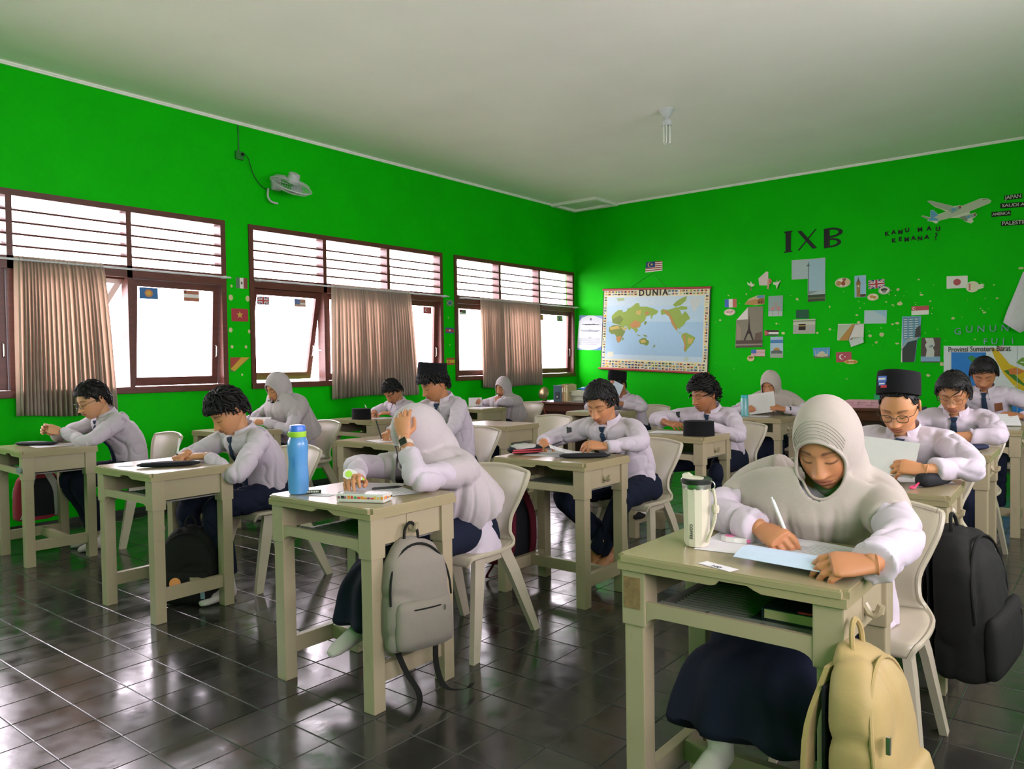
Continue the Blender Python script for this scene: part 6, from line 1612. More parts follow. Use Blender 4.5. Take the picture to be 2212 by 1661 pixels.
leftpic('paper_flag', 4.077, 4.287, 1.211, 1.347, [([(0, 0.2), (0, 1), (0.55, 1)], '#a8483f'), ([(0.0, 0.18), (0.55, 1), (0.98, 1), (0.2, 0.02)], '#c9a23c')], 'torn red and yellow diagonal flag low on the pillar', outline=[(0, 0), (0.22, 0), (1, 0.98), (1, 1), (0, 1)], base='#4f7a48')
leftpic('paper_flag', 4.42, 4.56, 1.875, 1.955, uk(), 'crossed window flag on the open sash of the middle window', off=-0.055)
leftpic('paper_flag', 4.86, 5.0, 1.875, 1.955, [(R_(0, 1, 0.5, 1), '#b58a7a'), (R_(0, 0.5, 0.3, 1), '#6f7fae'), (R_(0, 1, 0, 0.3), '#c9a08c')], 'faded red and blue flag on the open sash of the middle window', off=-0.055)
leftpic('paper_flag', 6.72, 6.86, 1.881, 1.962, [(R_(0, 1, 0, 1), '#b0585a')] + crescent(0.38, 0.52, 0.26, 1.5, '#eeeae6', '#b0585a') + [(star(0.6, 0.52, 0.10, 0.42, 1.5), '#eeeae6')], 'red crescent flag on the right sash of the middle window', off=GL)
leftpic('paper_flag', 7.09, 7.215, 1.988, 2.068, [([(0.5, 0.0), (1, 0.5), (0.5, 1), (0, 0.5)], '#c9b87a'), ([(0.5, 0.1), (0.9, 0.5), (0.5, 0.9), (0.1, 0.5)], '#4f7a86'), (E_(0.5, 0.5, 0.16, 0.26), '#3f6a9a')], 'diamond shaped flag on the pillar beside the corner window', base='#4f8a5a')
leftpic('paper_flag', 7.064, 7.22, 1.645, 1.715, [(R_(0, 1, 0.25, 0.75), '#a8484c'), (R_(0.4, 0.6, 0.35, 0.65), '#e6e2dc')], 'small red and blue flag with white temple on the pillar', base='#4a5f9a')
leftpic('paper_flag', 7.072, 7.22, 1.245, 1.334, [(R_(0, 1, 0.27, 0.73), '#c9a83c'), (R_(0.2, 0.36, 0.35, 0.62), '#9a5a3c')], 'red and yellow flag low on the pillar beside the corner window', base='#a8483f')
leftpic('paper_flag', 7.37, 7.50, 1.895, 1.96, [(R_(0, 1, 0.5, 1), '#7a3f3c'), (R_(0.4, 1, 0.35, 0.8), '#4f7a5a')], 'small red and green flag at the left edge of the corner window', off=GL)
leftpic('paper_flag', 9.12, 9.20, 1.885, 1.965, [(R_(0, 1, 0.27, 0.73), '#c9a83c'), (R_(0.2, 0.5, 0.35, 0.62), '#9a5a3c')], 'red and yellow flag on the corner window glass', off=GL, base='#a8483f')
leftpic('paper_flag', 9.55, 9.70, 1.885, 1.965, [(R_(0, 1, 0, 1), '#3f8a4a'), ([(0.5, 0.08), (0.92, 0.5), (0.5, 0.92), (0.08, 0.5)], '#d0bc3c'), (E_(0.5, 0.5, 0.17, 0.26), '#2f4f8f')], 'green flag with yellow diamond on the corner window glass', off=GL)
sc = MB()
for x, z, r in [(4.11, 2.03, .015), (4.10, 1.92, .03), (4.28, 1.92, .03), (4.09, 1.61, .025), (4.29, 1.60, .02), (4.1, 1.45, .018), (4.25, 1.45, .018), (4.2, 1.18, .012), (7.12, 1.84, .012), (7.14, 1.5, .01)]:
    sc.add([(XW + 0.001, x + r * math.cos(a) * 0.8, z + r * math.sin(a)) for a in np.linspace(0, 5.5, 7)], [tuple(range(7))])
tag(sc.build('paper_scraps', MATS['torn_paper_scraps'], wall_left), kind='stuff')
# ---------------------------------------------------------------- things on and around the desks
def sheet(label, c, rz_=0.0, w=0.21, h=0.297, lines=0, base='#dcd8dc', tilt=None, bend=0.0, group='test sheets', heading=False, seed=0):
    """a sheet of paper; flat on the desk, or held up when tilt (rotation) is given. Text runs towards the reader"""
    L = []; r = random.Random(seed + lines)
    for k in range(lines):
        z = h * 0.40 - k * h * 0.8 / max(1, lines)
        L.append((rect(-w * 0.40, w * (0.40 if r.random() < 0.7 else 0.1), z, z + h * 0.009), '#8d8c94'))
    if heading: L.append((rect(-w * 0.36, -w * 0.05, h * 0.42, h * 0.44), '#5c5a62'))
    me_o = flat('sheet', rect(-w / 2, w / 2, -h / 2, h / 2), [], base=base, thick=0.0008)
    bpy.data.objects.remove(me_o)
    nx, nz = 8, 10
    V = []; F = []
    for j in range(nz + 1):
        for i in range(nx + 1):
            x = -w / 2 + w * i / nx; z = -h / 2 + h * j / nz
            V.append((x, -bend * (z / h + 0.5) ** 2 * 1.0, z))
    for j in range(nz):
        for i in range(nx): a = j * (nx + 1) + i; F.append((a, a + 1, a + nx + 2, a + nx + 1))
    C = [rgb(base)] * len(F)
    for k, (poly, col) in enumerate(L):
        b = len(V); V += [(p[0], -bend * (p[1] / h + 0.5) ** 2 - 0.0005, p[1]) for p in poly]; F.append((b, b + 1, b + 2, b + 3)); C.append(rgb(col))
    nb = len(V)
    V += [(v[0], v[1] + 0.0007, v[2]) for v in V[:(nx + 1) * (nz + 1)]]
    for j in range(nz):
        for i in range(nx): a = nb + j * (nx + 1) + i; F.append((a, a + nx + 1, a + nx + 2, a + 1)); C.append(rgb(base))
    me = bpy.data.meshes.new('sheet'); me.from_pydata(V, [], F)
    at = me.color_attributes.new('Col', 'FLOAT_COLOR', 'CORNER'); at.data.foreach_set('color', [q for f, c_ in zip(F, C) for _ in f for q in (*c_, 1.0)])
    me.materials.append(PRINT)
    o = link('paper_sheet', me)
    R = Matrix.Rotation(rz_, 4, 'Z') @ (Matrix.Rotation(-math.pi / 2, 4, 'X') if tilt is None else tilt)
    o.matrix_world = Matrix.Translation(Vector(c)) @ R
    return tag(o, label, 'paper', group)
TOPZ = DH + 0.0012
def on(k, x, y, z=0.0): q = dk(k, x, y, TOPZ + z); return q
PI = math.pi
sheet('loose white sheet under the pen hand at the nearest desk', on('A', -0.06, 0.075), PI + 0.12, 0.21, 0.26, 0, seed=1)
sheet('printed test sheet lying in front of the girl at the nearest desk', on('A', 0.10, 0.06, 0.001), PI - 0.22, 0.21, 0.28, 16, heading=True, seed=2)
so_ = sheet('curled blue-white sheets held over the front edge of the nearest desk', on('A', 0.13, -0.085, 0.004), PI - 0.10, 0.25, 0.15, 0, base='#b9c8dc', bend=0.0, seed=3)
for v in so_.data.vertices:
    t = max(0, (v.co.z + 0.075) / 0.15); v.co.y -= 0.030 * math.sin(t * PI * 0.85)
cd = sheet('small white number card at the front edge of the nearest desk', on('A', -0.02, -0.195), PI - 0.30, 0.10, 0.034, 1, group='number cards', seed=4)
link('lettering', text_mesh('lettering', '001', 0.02, INK, 0.0002), cd, (0.0, -0.0008, 0.006))
sheet('upper test sheet fanned under the hand at the blue bottle desk', on('B', -0.06, 0.115), PI + 0.5, 0.21, 0.25, 8, seed=5)
sheet('lower test sheet under the black pen at the blue bottle desk', on('B', 0.06, 0.04, 0.0012), PI - 0.35, 0.21, 0.25, 10, seed=6)
sheet('small white slip near the name plate', on('B', -0.10, -0.12), 0.2, 0.10, 0.05, 0, group='number cards', seed=7)
sheet('test sheet under the writing boy beside the flat black pouch', on('C', -0.05, 0.09), PI + 0.15, 0.26, 0.22, 5, seed=8)
sheet('small card at the front of the writing boy\'s desk', on('C', -0.12, -0.15), 0.4, 0.07, 0.04, 0, base='#55606e', group='number cards', seed=9)
sheet('test sheet under the raised hands at the leftmost desk', on('D', 0.03, 0.05), PI - 0.1, 0.21, 0.26, 6, seed=10)
sheet('test sheet lying before the boy in the middle of the room', on('E', -0.10, 0.06), PI + 0.15, 0.23, 0.29, 8, seed=11)
sheet('second sheet bent up by the boy in the middle of the room', on('E', 0.05, 0.045, 0.002), PI - 0.9, 0.20, 0.26, 4, bend=0.05, seed=12)
sheet('test sheet lying left of the black cap', on('F', -0.09, 0.02), PI + 0.1, 0.26, 0.20, 9, seed=13)
gs_ = sheet('blank white sheet held up by the boy in black cap and glasses', (-0.755, 3.385, 0.845), 0.0, 0.21, 0.15, 0, base='#c9c6c6', tilt=Matrix.Rotation(-0.45, 4, 'X') @ Matrix.Rotation(0.10, 4, 'Y'), seed=14)
sheet('second sheet under the black pencil case at the right', on('G', 0.16, 0.14), PI + 0.4, 0.20, 0.15, 0, seed=15)
sheet('test sheet under the crossed forearms', on('H', 0.10, 0.08), PI - 0.2, 0.22, 0.26, 6, seed=16)
sheet('test sheet held by the boy before the painted map', (-0.70, 6.62, 0.785), 0.3, 0.20, 0.14, 4, tilt=Matrix.Rotation(-1.0, 4, 'X'), seed=17)
sheet('large blank sheet read by the girl behind the teal bottle', (-2.60, 6.90, 0.855), 0.12, 0.235, 0.19, 0, base='#bdbab6', tilt=Matrix.Rotation(-0.30, 4, 'X') @ Matrix.Rotation(-0.16, 4, 'Y'), seed=18)
sheet('test sheet lying on the desk with the teal bottle', on('N', 0.0, 0.02), PI, 0.21, 0.16, 5, seed=19)
sheet('sheet lifted before the face of the boy below the world map', (-4.195, 6.985, 0.925), 0.9, 0.11, 0.24, 6, tilt=Matrix.Rotation(-0.25, 4, 'X') @ Matrix.Rotation(0.5, 4, 'Y'), base='#c3cddd', seed=20)
sheet('test sheet lying below the lifted one at the map desk', on('M', 0.05, 0.06), PI, 0.22, 0.2, 5, seed=21)
sheet('upright curled sheet at the desk beside the brown table', (-6.075, 6.90, 0.80), 0.9, 0.16, 0.10, 0, tilt=Matrix.Rotation(0.0, 4, 'X'), seed=22)
sheet('test sheet lying flat at the desk beside the brown table', on('L', 0.06, 0.03), PI + 0.1, 0.26, 0.28, 4, seed=23)
sheet('test sheet under the black pen of the capped boy', on('I', 0.05, -0.03), PI - 0.3, 0.21, 0.28, 6, seed=24)
sheet('test sheet behind the black cap near the curtain', on('J', 0.10, 0.08), PI, 0.21, 0.26, 5, seed=25)
sheet('folded sheet held by the girl by the leftmost pillar', (-5.64, 3.68, 0.80), 0.5, 0.19, 0.10, 3, tilt=Matrix.Rotation(-0.9, 4, 'X'), seed=26)
# pens
PENW = mat('white_pen_plastic', (0.62, 0.60, 0.60), rough=0.3); PENK = mat('black_pen_plastic', (0.02, 0.02, 0.022), rough=0.3); PENB = mat('light_blue_pen_plastic', '#4aa3c9', rough=0.3)
def pen(tip, top, m, label, m2=None):
    a, b = np.array(tip, float), np.array(top, float); d = b - a; L = np.linalg.norm(d); u = d / L
    t = thing('pen', tuple(a), 0, label, 'pen', 'pens')
    P = [(0, 0, 0)] + [tuple(u * s) for s in (0.010, 0.018, 0.05, L - 0.012, L)]
    MB().tube(P[1:], [0.0032, 0.0045, 0.0048, 0.0048, 0.0042], 10).build('barrel', m, t, smooth=True)
    MB().tube(P[:2], [0.0006, 0.003], 8).build('tip', METAL, t, smooth=True)
    MB().tube([tuple(u * 0.02), tuple(u * 0.052)], 0.0054, 10).build('grip', m2 or m, t, smooth=True)
    sd = np.cross(u, [0.3, 0.2, 1.0]); sd /= np.linalg.norm(sd)
    MB().tube([tuple(u * (L - 0.045) + sd * 0.0065), tuple(u * (L - 0.008) + sd * 0.0062)], 0.0014, 6).build('clip', m, t)
    MB().tube([tuple(u * L), tuple(u * (L + 0.008))], 0.0026, 8).build('button', m2 or m, t, smooth=True)
    return t
pen((-0.690, 2.045, 0.744), (-0.742, 2.045, 0.868), PENW, 'white ballpoint pen in the hand of the girl at the nearest desk')
pen(on('B', -0.02, 0.055, 0.006), on('B', 0.04, 0.165, 0.006), PENK, 'black pen lying on the sheets at the blue bottle desk')
pen((-3.955, 2.075, 0.744), (-4.005, 2.125, 0.87), PENW, 'clear pen in the hand of the boy writing at the second desk', PENK)
pen((-3.895, 3.475, 0.744), (-3.945, 3.47, 0.875), PENK, 'thin black pen in the hand of the boy in tall dark cap')
pen((-2.71, 6.86, 0.765), (-2.76, 6.84, 0.87), PENW, 'white pen in the hand of the girl reading a sheet')
pen((-6.06, 6.91, 0.78), (-5.97, 6.93, 0.83), PENW, 'white pen in the raised hand of the girl beside the brown table')
pen((-5.77, 5.0, 0.745), (-5.83, 4.99, 0.86), PENW, 'white pen in the hand of the boy bent low by the curtain')
pen(on('J', -0.26, 0.02, 0.006), on('J', -0.13, 0.03, 0.006), PENW, 'light blue capped pen lying beside the black cap', PENB)
pen((-2.575, 3.50, 0.762), (-2.50, 3.57, 0.80), PENK, 'black pen lying under the fingers of the boy in the middle')
pen(dk('F', -0.03, -0.17, 0.612), dk('F', 0.09, -0.19, 0.612), PENW, 'pen lying in the tray below the black cap', PENK)
# tumbler
CREAM = mat('cream_enamel', (0.60, 0.55, 0.44), rough=0.28, var=0.03)
BLKP = mat('black_lid_plastic', (0.012, 0.012, 0.012), rough=0.3)
tb = thing('tumbler', on('A', -0.155, -0.03), 0.3, 'cream coffee tumbler with rope loop on the nearest desk', 'tumbler')
n = 12
MB().lathe([(0.026, 0.0), (0.031, 0.003), (0.034, 0.012), (0.0365, 0.10), (0.038, 0.158), (0.0385, 0.160)], 12).build('body', CREAM, tb, smooth=True, auto=25)
MB().lathe([(0.0375, 0.158), (0.0385, 0.162), (0.0385, 0.170), (0.037, 0.172)], 32).build('steel_band', METAL, tb, smooth=True)
lid = MB().lathe([(0.038, 0.170), (0.0415, 0.173), (0.0415, 0.183), (0.038, 0.186), (0.02, 0.183)], 32).build('lid', BLKP, tb, smooth=True)
MB().prism([(-0.036, 0.182), (-0.036, 0.196), (-0.022, 0.199), (-0.010, 0.190), (0.018, 0.187), (0.018, 0.182)], 'y', -0.014, 0.014).build('slider', CREAM, lid)
ring = [(0.040 + 0.010 * math.cos(a), -0.012, 0.168 + 0.012 * math.sin(a)) for a in np.linspace(0, 2 * PI, 14, endpoint=False)]
V, F = tube_arr(ring, 0.0018, 6, False, True); mk('ring', V, F, METAL, tb, None, True)
ROPE = mat('cream_rope', (0.55, 0.49, 0.37), rough=0.9, bump=0.4, bscale=300)
MB().tube(spline([(0.046, -0.013, 0.160), (0.052, -0.020, 0.13), (0.051, -0.022, 0.10), (0.044, -0.028, 0.055), (0.030, -0.036, 0.022), (0.036, -0.036, 0.030), (0.049, -0.027, 0.07), (0.053, -0.022, 0.10), (0.050, -0.016, 0.14), (0.044, -0.012, 0.160)], 40), 0.0038, 8).build('rope', ROPE, tb, smooth=True)
MB().tube([(0.052, -0.021, 0.098), (0.052, -0.0215, 0.108), (0.052, -0.021, 0.118)], [0.009, 0.0105, 0.009], 10).build('rope_knot', ROPE, tb, smooth=True)
me = text_mesh('lettering', 'COFFEE', 0.011, INK, 0.0004, 0.0001, 1.1); l = link('lettering', me, tb, (-0.0105, -0.0335, 0.045)); l.rotation_euler = (0.03, PI / 2, -0.28)
# correction tapes
PINKP = mat('pink_plastic', '#d9659a', rough=0.35); WPL = mat('white_plastic', (0.62, 0.60, 0.58), rough=0.35); LIME = mat('lime_plastic', '#9bc93c', rough=0.35)
def tape(loc, R, label, m2):
    t = thing('correction_tape', loc, 0, label, 'correction tape', 'correction tapes'); t.rotation_euler = R
    P = [(-0.035, 0), (-0.03, -0.016), (-0.012, -0.021), (0.012, -0.017), (0.03, -0.008), (0.042, -0.006), (0.042, 0.004), (0.028, 0.010), (0.008, 0.020), (-0.014, 0.021), (-0.030, 0.014)]
    MB().prism(P, 'z', 0.0, 0.013).build('case', WPL, t)
    MB().lathe([(0.013, 0.0128), (0.013, 0.0145), (0.004, 0.0148)], 20, (-0.012, 0, 0)).build('spool', m2, t, smooth=True)
    MB().box(0.041, 0.050, -0.004, 0.003, 0.003, 0.010).build('tip', m2, t)
tape(on('A', -0.095, 0.075, 0.001), (0, 0, -0.15), 'white and pink correction tape beside the cream tumbler', PINKP)
tape((-2.335, 1.925, 0.822), (1.2, 0.35, 0.75), 'white and lime correction tape in the hand of the girl hiding her face', LIME)
# blue bottle
def bottle_mat(name, c, a):
    m = mat(name, c, rough=0.25, var=0.04, trans=a); return m
BLUEB = bottle_mat('blue_translucent_bottle', (0.13, 0.38, 0.78), 0.35)
bt = thing('water_bottle', on('B', -0.205, -0.15), 0.2, 'tall light blue water bottle with lime and blue cap', 'bottle', 'water bottles')
MB().lathe([(0.034, 0.0), (0.039, 0.004), (0.0405, 0.05), (0.0395, 0.09), (0.0372, 0.12), (0.0385, 0.15), (0.0405, 0.175), (0.0408, 0.195), (0.039, 0.208), (0.033, 0.222), (0.031, 0.228)], 40).build('body', BLUEB, bt, smooth=True)
MB().lathe([(0.0335, 0.226), (0.0345, 0.228), (0.0345, 0.246), (0.0325, 0.248)], 32).build('collar', LIME, bt, smooth=True)
BLUEC = mat('blue_cap_plastic', '#3f6fd0', rough=0.35)
MB().lathe([(0.0315, 0.247), (0.0320, 0.262), (0.0285, 0.272), (0.012, 0.275)], 32).build('cap', BLUEC, bt, smooth=True)
MB().box(-0.046, -0.032, -0.009, 0.009, 0.228, 0.243, 0.003).build('latch', LIME, bt)
me = text_mesh('embossing', 'Tupperware', 0.024, BLUEB, 0.0006)
for v in me.vertices:   # wrap round the bottle
    z = v.co.x; a = v.co.z / 0.039; v.co = (0.0395 * math.sin(a), -0.0395 * math.cos(a), 0.112 - z)
l = link('embossing', me, bt, (0, 0, 0)); l.rotation_euler = (0, 0, 0.35)
TEAL = bottle_mat('teal_translucent_bottle', (0.22, 0.55, 0.58), 0.45)
bt = thing('water_bottle', on('N', -0.10, -0.03), 0.0, 'teal water bottle with turquoise cap in the back row', 'bottle', 'water bottles')
MB().lathe([(0.031, 0.0), (0.034, 0.004), (0.034, 0.155), (0.030, 0.163)], 32).build('body', TEAL, bt, smooth=True)
MB().lathe([(0.0295, 0.162), (0.0315, 0.164), (0.0315, 0.188), (0.029, 0.191)], 32).build('cap', mat('turquoise_cap', '#27a3a8', rough=0.4), bt, smooth=True)
GLASSB = bottle_mat('clear_bottle', (0.5, 0.55, 0.52), 0.6)
b_ = MB().lathe([(0.028, 0.0), (0.031, 0.004), (0.031, 0.06), (0.028, 0.07), (0.031, 0.08), (0.031, 0.13), (0.018, 0.155), (0.016, 0.165)], 24).xf(Matrix.Rotation(PI / 2, 4, 'X'))
t = thing('water_bottle', dk('D', 0.20, -0.07, 0.622), 0.35, 'clear bottle lying in the tray of the leftmost desk', 'bottle', 'water bottles'); b_.build('body', GLASSB, t, smooth=True)
MB().lathe([(0.019, 0.163), (0.019, 0.180)], 20).xf(Matrix.Rotation(PI / 2, 4, 'X')).build('cap', mat('grey_cap', '#7d8a8c', rough=0.4), t, smooth=True)
b_ = MB().lathe([(0.022, 0.0), (0.024, 0.004), (0.024, 0.09), (0.012, 0.11)], 20).xf(Matrix.Rotation(PI / 2, 4, 'X'))
t = thing('water_bottle', dk('F', -0.19, -0.05, 0.614), -0.9, 'small bottle lying in the tray below the black cap', 'bottle', 'water bottles'); b_.build('body', GLASSB, t, smooth=True)
MB().lathe([(0.0245, 0.03), (0.0245, 0.06)], 20).xf(Matrix.Rotation(PI / 2, 4, 'X')).build('sleeve', mat('yellow_label', '#c9a53c', rough=0.5), t, smooth=True)
# name plate and pencil tin
t = thing('name_plate', on('B', -0.165, -0.135), 0.75, 'small blue and black name plate leaning before the blue bottle', 'name plate')
MB().box(-0.05, 0.05, 0, 0.004, 0, 0.016).xf(Matrix.Rotation(-0.5, 4, 'X')).build('plate', PENK, t)
MB().box(-0.05, -0.022, -0.0006, 0.0, 0, 0.016).xf(Matrix.Rotation(-0.5, 4, 'X')).build('emblem', BLUEC, t)
l = link('lettering', text_mesh('lettering', 'ANISA Z.', 0.009, WHT, 0.0002), t, (0.014, 0.003, 0.0065)); l.rotation_euler = (-0.5, 0, 0)
bpy.data.objects.remove(l)
for k in range(9): MB().box(-0.016 + k * 0.0065, -0.012 + k * 0.0065, -0.0007, 0, 0.005, 0.012).xf(Matrix.Rotation(-0.5, 4, 'X')).build('letter_mark', WHT, t)
TIN = mat('white_tin', (0.6, 0.58, 0.55), rough=0.35)
t = thing('pencil_tin', on('B', 0.145, -0.115), 0.42, 'white pencil tin with colourful printed sides', 'pencil case')
MB().box(-0.095, 0.095, -0.04, 0.04, 0, 0.028, 0.006).build('tin_body', TIN, t)
MB().box(-0.096, 0.096, -0.041, 0.041, 0.0155, 0.030, 0.006).build('tin_lid', TIN, t)
rt_ = random.Random(5)
for side in range(2):
    for k in range(14 if side == 0 else 6):
        c = rt_.choice(['#c9483c', '#e08a3c', '#3f6fae', '#4f9a5a', '#8a4a6a', '#2a2c30', '#d9b04a']); w_ = rt_.uniform(0.006, 0.012); h_ = rt_.uniform(0.006, 0.012)
        m = mat('tin_print_' + c[1:], c, rough=0.4)
        if side == 0: x = -0.088 + k * 0.0132; MB().box(x, x + w_, -0.0418, -0.0408, 0.013, 0.013 + h_).build('print_motif', m, t)
        else: y = -0.036 + k * 0.012; MB().box(0.0958, 0.0968, y, y + w_, 0.013, 0.013 + h_).build('print_motif', m, t)
MB().box(-0.09, 0.09, -0.035, 0.035, 0.0300, 0.0308).build('lid_panel', mat('pale_lid_print', (0.5, 0.52, 0.56), rough=0.2, var=0.3, nscale=40), t)
# pouches and pencil cases
BLKC = cloth('black_pouch_cloth', (0.014, 0.015, 0.018), 0.7); REDC = cloth('red_pouch_cloth', (0.40, 0.045, 0.06), 0.7); GRYC = cloth('grey_pouch_cloth', (0.36, 0.35, 0.33), 0.8); NVC = cloth('dark_blue_pouch_cloth', (0.018, 0.022, 0.05), 0.6); PNKC = cloth('pink_pouch_cloth', (0.45, 0.09, 0.16), 0.7)
def pouch(label, loc, a, L, W, H, m, name='pencil_case', zipm=None, lump=0.0, group='pencil cases'):
    t = thing(name, loc, a, label, 'pencil case', group)
    s = np.linspace(-1, 1, 13); C = [(x * L / 2, lump * math.sin(x * 3), H / 2 * 1.0) for x in s]
    k = np.clip(1 - np.abs(s) ** 6, 0.12, 1) ** 0.5
    V, F = ell_loft(C, [(0, 1, 0)] * 13, [(0, 0, 1)] * 13, W / 2 * (0.92 + 0.08 * np.cos(s * 4)) * k, H / 2 * k, 20, True, 0.75)
    V = np.array(V); V[:, 2] = np.maximum(V[:, 2], 0.0005)
    mk('pouch_body', V, F, m, t, None, True)
    MB().tube([(x * L / 2 * 0.88, W * 0.05, H * 0.98 - 0.004 * x * x) for x in np.linspace(-1, 1, 8)], 0.0022, 6).build('zipper', zipm or BLKP, t, smooth=True)
    MB().box(L / 2 * 0.84, L / 2 * 0.84 + 0.02, W * 0.05 - 0.003, W * 0.05 + 0.003, H * 0.80, H * 0.80 + 0.003).build('zip_pull', METAL, t)
    return t
pouch('flat black pouch on the desk of the writing boy beside the blue bottle', on('C', 0.10, -0.03), 0.95, 0.30, 0.075, 0.026, BLKC)
pouch('flat black pouch at the front of the leftmost desk', on('D', -0.10, -0.02), 0.55, 0.30, 0.10, 0.024, BLKC)
pouch('flat folded black pouch on the middle desk beside the held sheet', on('E', 0.16, -0.01), 0.75, 0.27, 0.085, 0.024, BLKC)
t = pouch('grey, red and black zipped pencil case on the middle desk', on('E', -0.225, -0.03), 1.0, 0.20, 0.10, 0.05, BLKC)
MB().box(-0.09, 0.085, -0.051, -0.040, 0.010, 0.018, 0.002).build('piping', REDC, t); MB().box(-0.085, 0.085, -0.052, -0.041, 0.022, 0.029, 0.002).build('piping', REDC, t)
V, F = ell_loft([(x, -0.005, 0.036) for x in np.linspace(-0.085, 0.07, 8)], [(0, 1, 0)] * 8, [(0, 0, 1)] * 8, [0.02, 0.038, 0.042, 0.044, 0.044, 0.042, 0.036, 0.02], [0.012, 0.018, 0.021, 0.022, 0.022, 0.02, 0.018, 0.01], 16); mk('top_panel', V, F, GRYC, t, None, True)
t = pouch('rounded black pencil case with pink tag at the right', on('G', 0.215, 0.02), 1.25, 0.22, 0.075, 0.055, BLKC)
MB().box(-0.012, 0.016, -0.036, -0.034, 0.022, 0.034).build('cloth_tag', WPL, t)
MB().tube(spline([(-0.108, 0.0, 0.02), (-0.125, 0.004, 0.008), (-0.15, -0.006, 0.005), (-0.16, 0.006, 0.005), (-0.14, 0.012, 0.006), (-0.125, 0.004, 0.008)], 16), 0.0042, 6).build('pull_tag', mat('hot_pink_cord', '#d23a64', rough=0.5), t, smooth=True)
pouch('dark blue pouch under the sheet of the boy in gold glasses', on('H', 0.19, 0.0), 0.9, 0.20, 0.09, 0.03, NVC)
pouch('pink pouch at the desk of the girl by the leftmost pillar', on('P', -0.20, -0.02), 0.3, 0.14, 0.06, 0.03, PNKC)
# caps standing on desks
def loose_cap(label, loc, a):
    t = thing('cap', loc, a, label, 'cap', 'caps lying on desks')
    prof = [(1.0, 0.0), (1.0, 0.02), (0.97, 0.08), (0.955, 0.096), (0.93, 0.10), (0.5, 0.093), (0.05, 0.092)]
    n = 32; V = []; F = []
    for s, z in prof:
        for k in range(n): q = 2 * PI * k / n; V.append((0.105 * s * math.cos(q), 0.075 * s * math.sin(q), z))
    for i in range(len(prof) - 1):
        for k in range(n): F.append((i * n + k, i * n + (k + 1) % n, (i + 1) * n + (k + 1) % n, (i + 1) * n + k))
    F.append(tuple(range((len(prof) - 1) * n, len(prof) * n))); F.append(tuple(range(n - 1, -1, -1)))
    mk('cap_body', V, F, VELVET, t, None, True, 50)
    MB().tube([(0.1015 * math.cos(q), 0.0725 * math.sin(q), 0.094) for q in np.linspace(0, 2 * PI, 33)], 0.0022, 6).build('top_seam', VELVET, t, smooth=True)
loose_cap('black velvet cap standing on the desk below the world map', on('F', 0.20, -0.09), 0.3)
loose_cap('black cap standing on the desk beside the middle curtain', on('J', 0.02, -0.10), 0.1)
# watches
GOLDP = mat('rose_gold', (0.55, 0.36, 0.28), rough=0.3, metal=0.7); STRAP = mat('pale_strap', (0.55, 0.45, 0.38), rough=0.5); SCRN = mat('dark_screen', (0.004, 0.012, 0.008), rough=0.08)
def watch(who, s, d, face_dir, strap, case, label_strap):
    root, EL, WR = who; W, E = WR[s], EL[s]; ax = (E - W) / np.linalg.norm(E - W); c = W + ax * d - np.array(root.location)
    f = np.array(face_dir, float); f -= ax * (f @ ax); f /= np.linalg.norm(f); sd = np.cross(ax, f)
    P = [c + (f * math.cos(a) + sd * math.sin(a)) * 0.0275 for a in np.linspace(0, 2 * PI, 24, endpoint=False)]
    V = []; F = []
    for p in P:
        o_ = (p - c) / np.linalg.norm(p - c)
        V += [p - ax * 0.010, p + ax * 0.010, p + ax * 0.010 + o_ * 0.003, p - ax * 0.010 + o_ * 0.003]
    for i in range(24):
        j = (i + 1) % 24
        F += [(i * 4 + k, i * 4 + (k + 1) % 4, j * 4 + (k + 1) % 4, j * 4 + k) for k in range(4)]
    w_ = mk('watch', V, F, strap, root, None, False)
    Mx = Matrix([[sd[i], ax[i], f[i]] for i in range(3)]).to_4x4(); Mx.translation = Vector(c + f * 0.029)
    MB().box(-0.017, 0.017, -0.0195, 0.0195, -0.004, 0.005, 0.004).xf(Mx).build('watch_case', case, w_, smooth=True)
    MB().box(-0.0145, 0.0145, -0.017, 0.017, 0.0048, 0.0056).xf(Mx).build('watch_screen', SCRN, w_)
watch(PEOPLE['B'], 1, 0.040, (0.55, -0.85, 0.1), STRAP, GOLDP, '')
watch(PEOPLE['N'], 1, 0.035, (0.3, -0.8, 0.5), BLKP, BLKP, '')
# books in the trays
def book(label, loc, a, w, h, d, cover, ribbon=False):
    t = thing('book', loc, a, label, 'book', 'books')
    PAGE = mat('cream_pages', '#cbb98c', rough=0.9, var=0.1, nscale=200, stretch=(1, 1, 30))
    MB().box(-w / 2 + 0.003, w / 2 - 0.002, -h / 2 + 0.003, h / 2 - 0.003, 0.0025, d - 0.0025).build('page_block', PAGE, t)
    for z in (0, d - 0.0025): MB().box(-w / 2, w / 2, -h / 2, h / 2, z, z + 0.0025).build('cover', cover, t)
    MB().box(-w / 2 - 0.002, -w / 2 + 0.001, -h / 2, h / 2, 0, d).build('spine', cover, t)
    if ribbon: MB().tube(spline([(0.0, -h / 2 + 0.01, d), (0.02, -h / 2 - 0.006, d + 0.006), (0.05, -h / 2 - 0.004, d + 0.004), (0.07, -h / 2 - 0.006, d - 0.012), (0.085, -h / 2 - 0.008, d - 0.022)], 14), 0.0028, 6).build('ribbon', mat('red_ribbon', '#c0232c', rough=0.6), t, smooth=True)
    return t
DARKC = mat('dark_book_cover', (0.015, 0.03, 0.035), rough=0.5); GREENC = mat('green_book_cover', '#5f7f5c', rough=0.6)
book('dark thin notebook at the bottom of the nearest desk tray', dk('A', 0.13, -0.045, 0.595), 0.02, 0.20, 0.15, 0.008, DARKC)
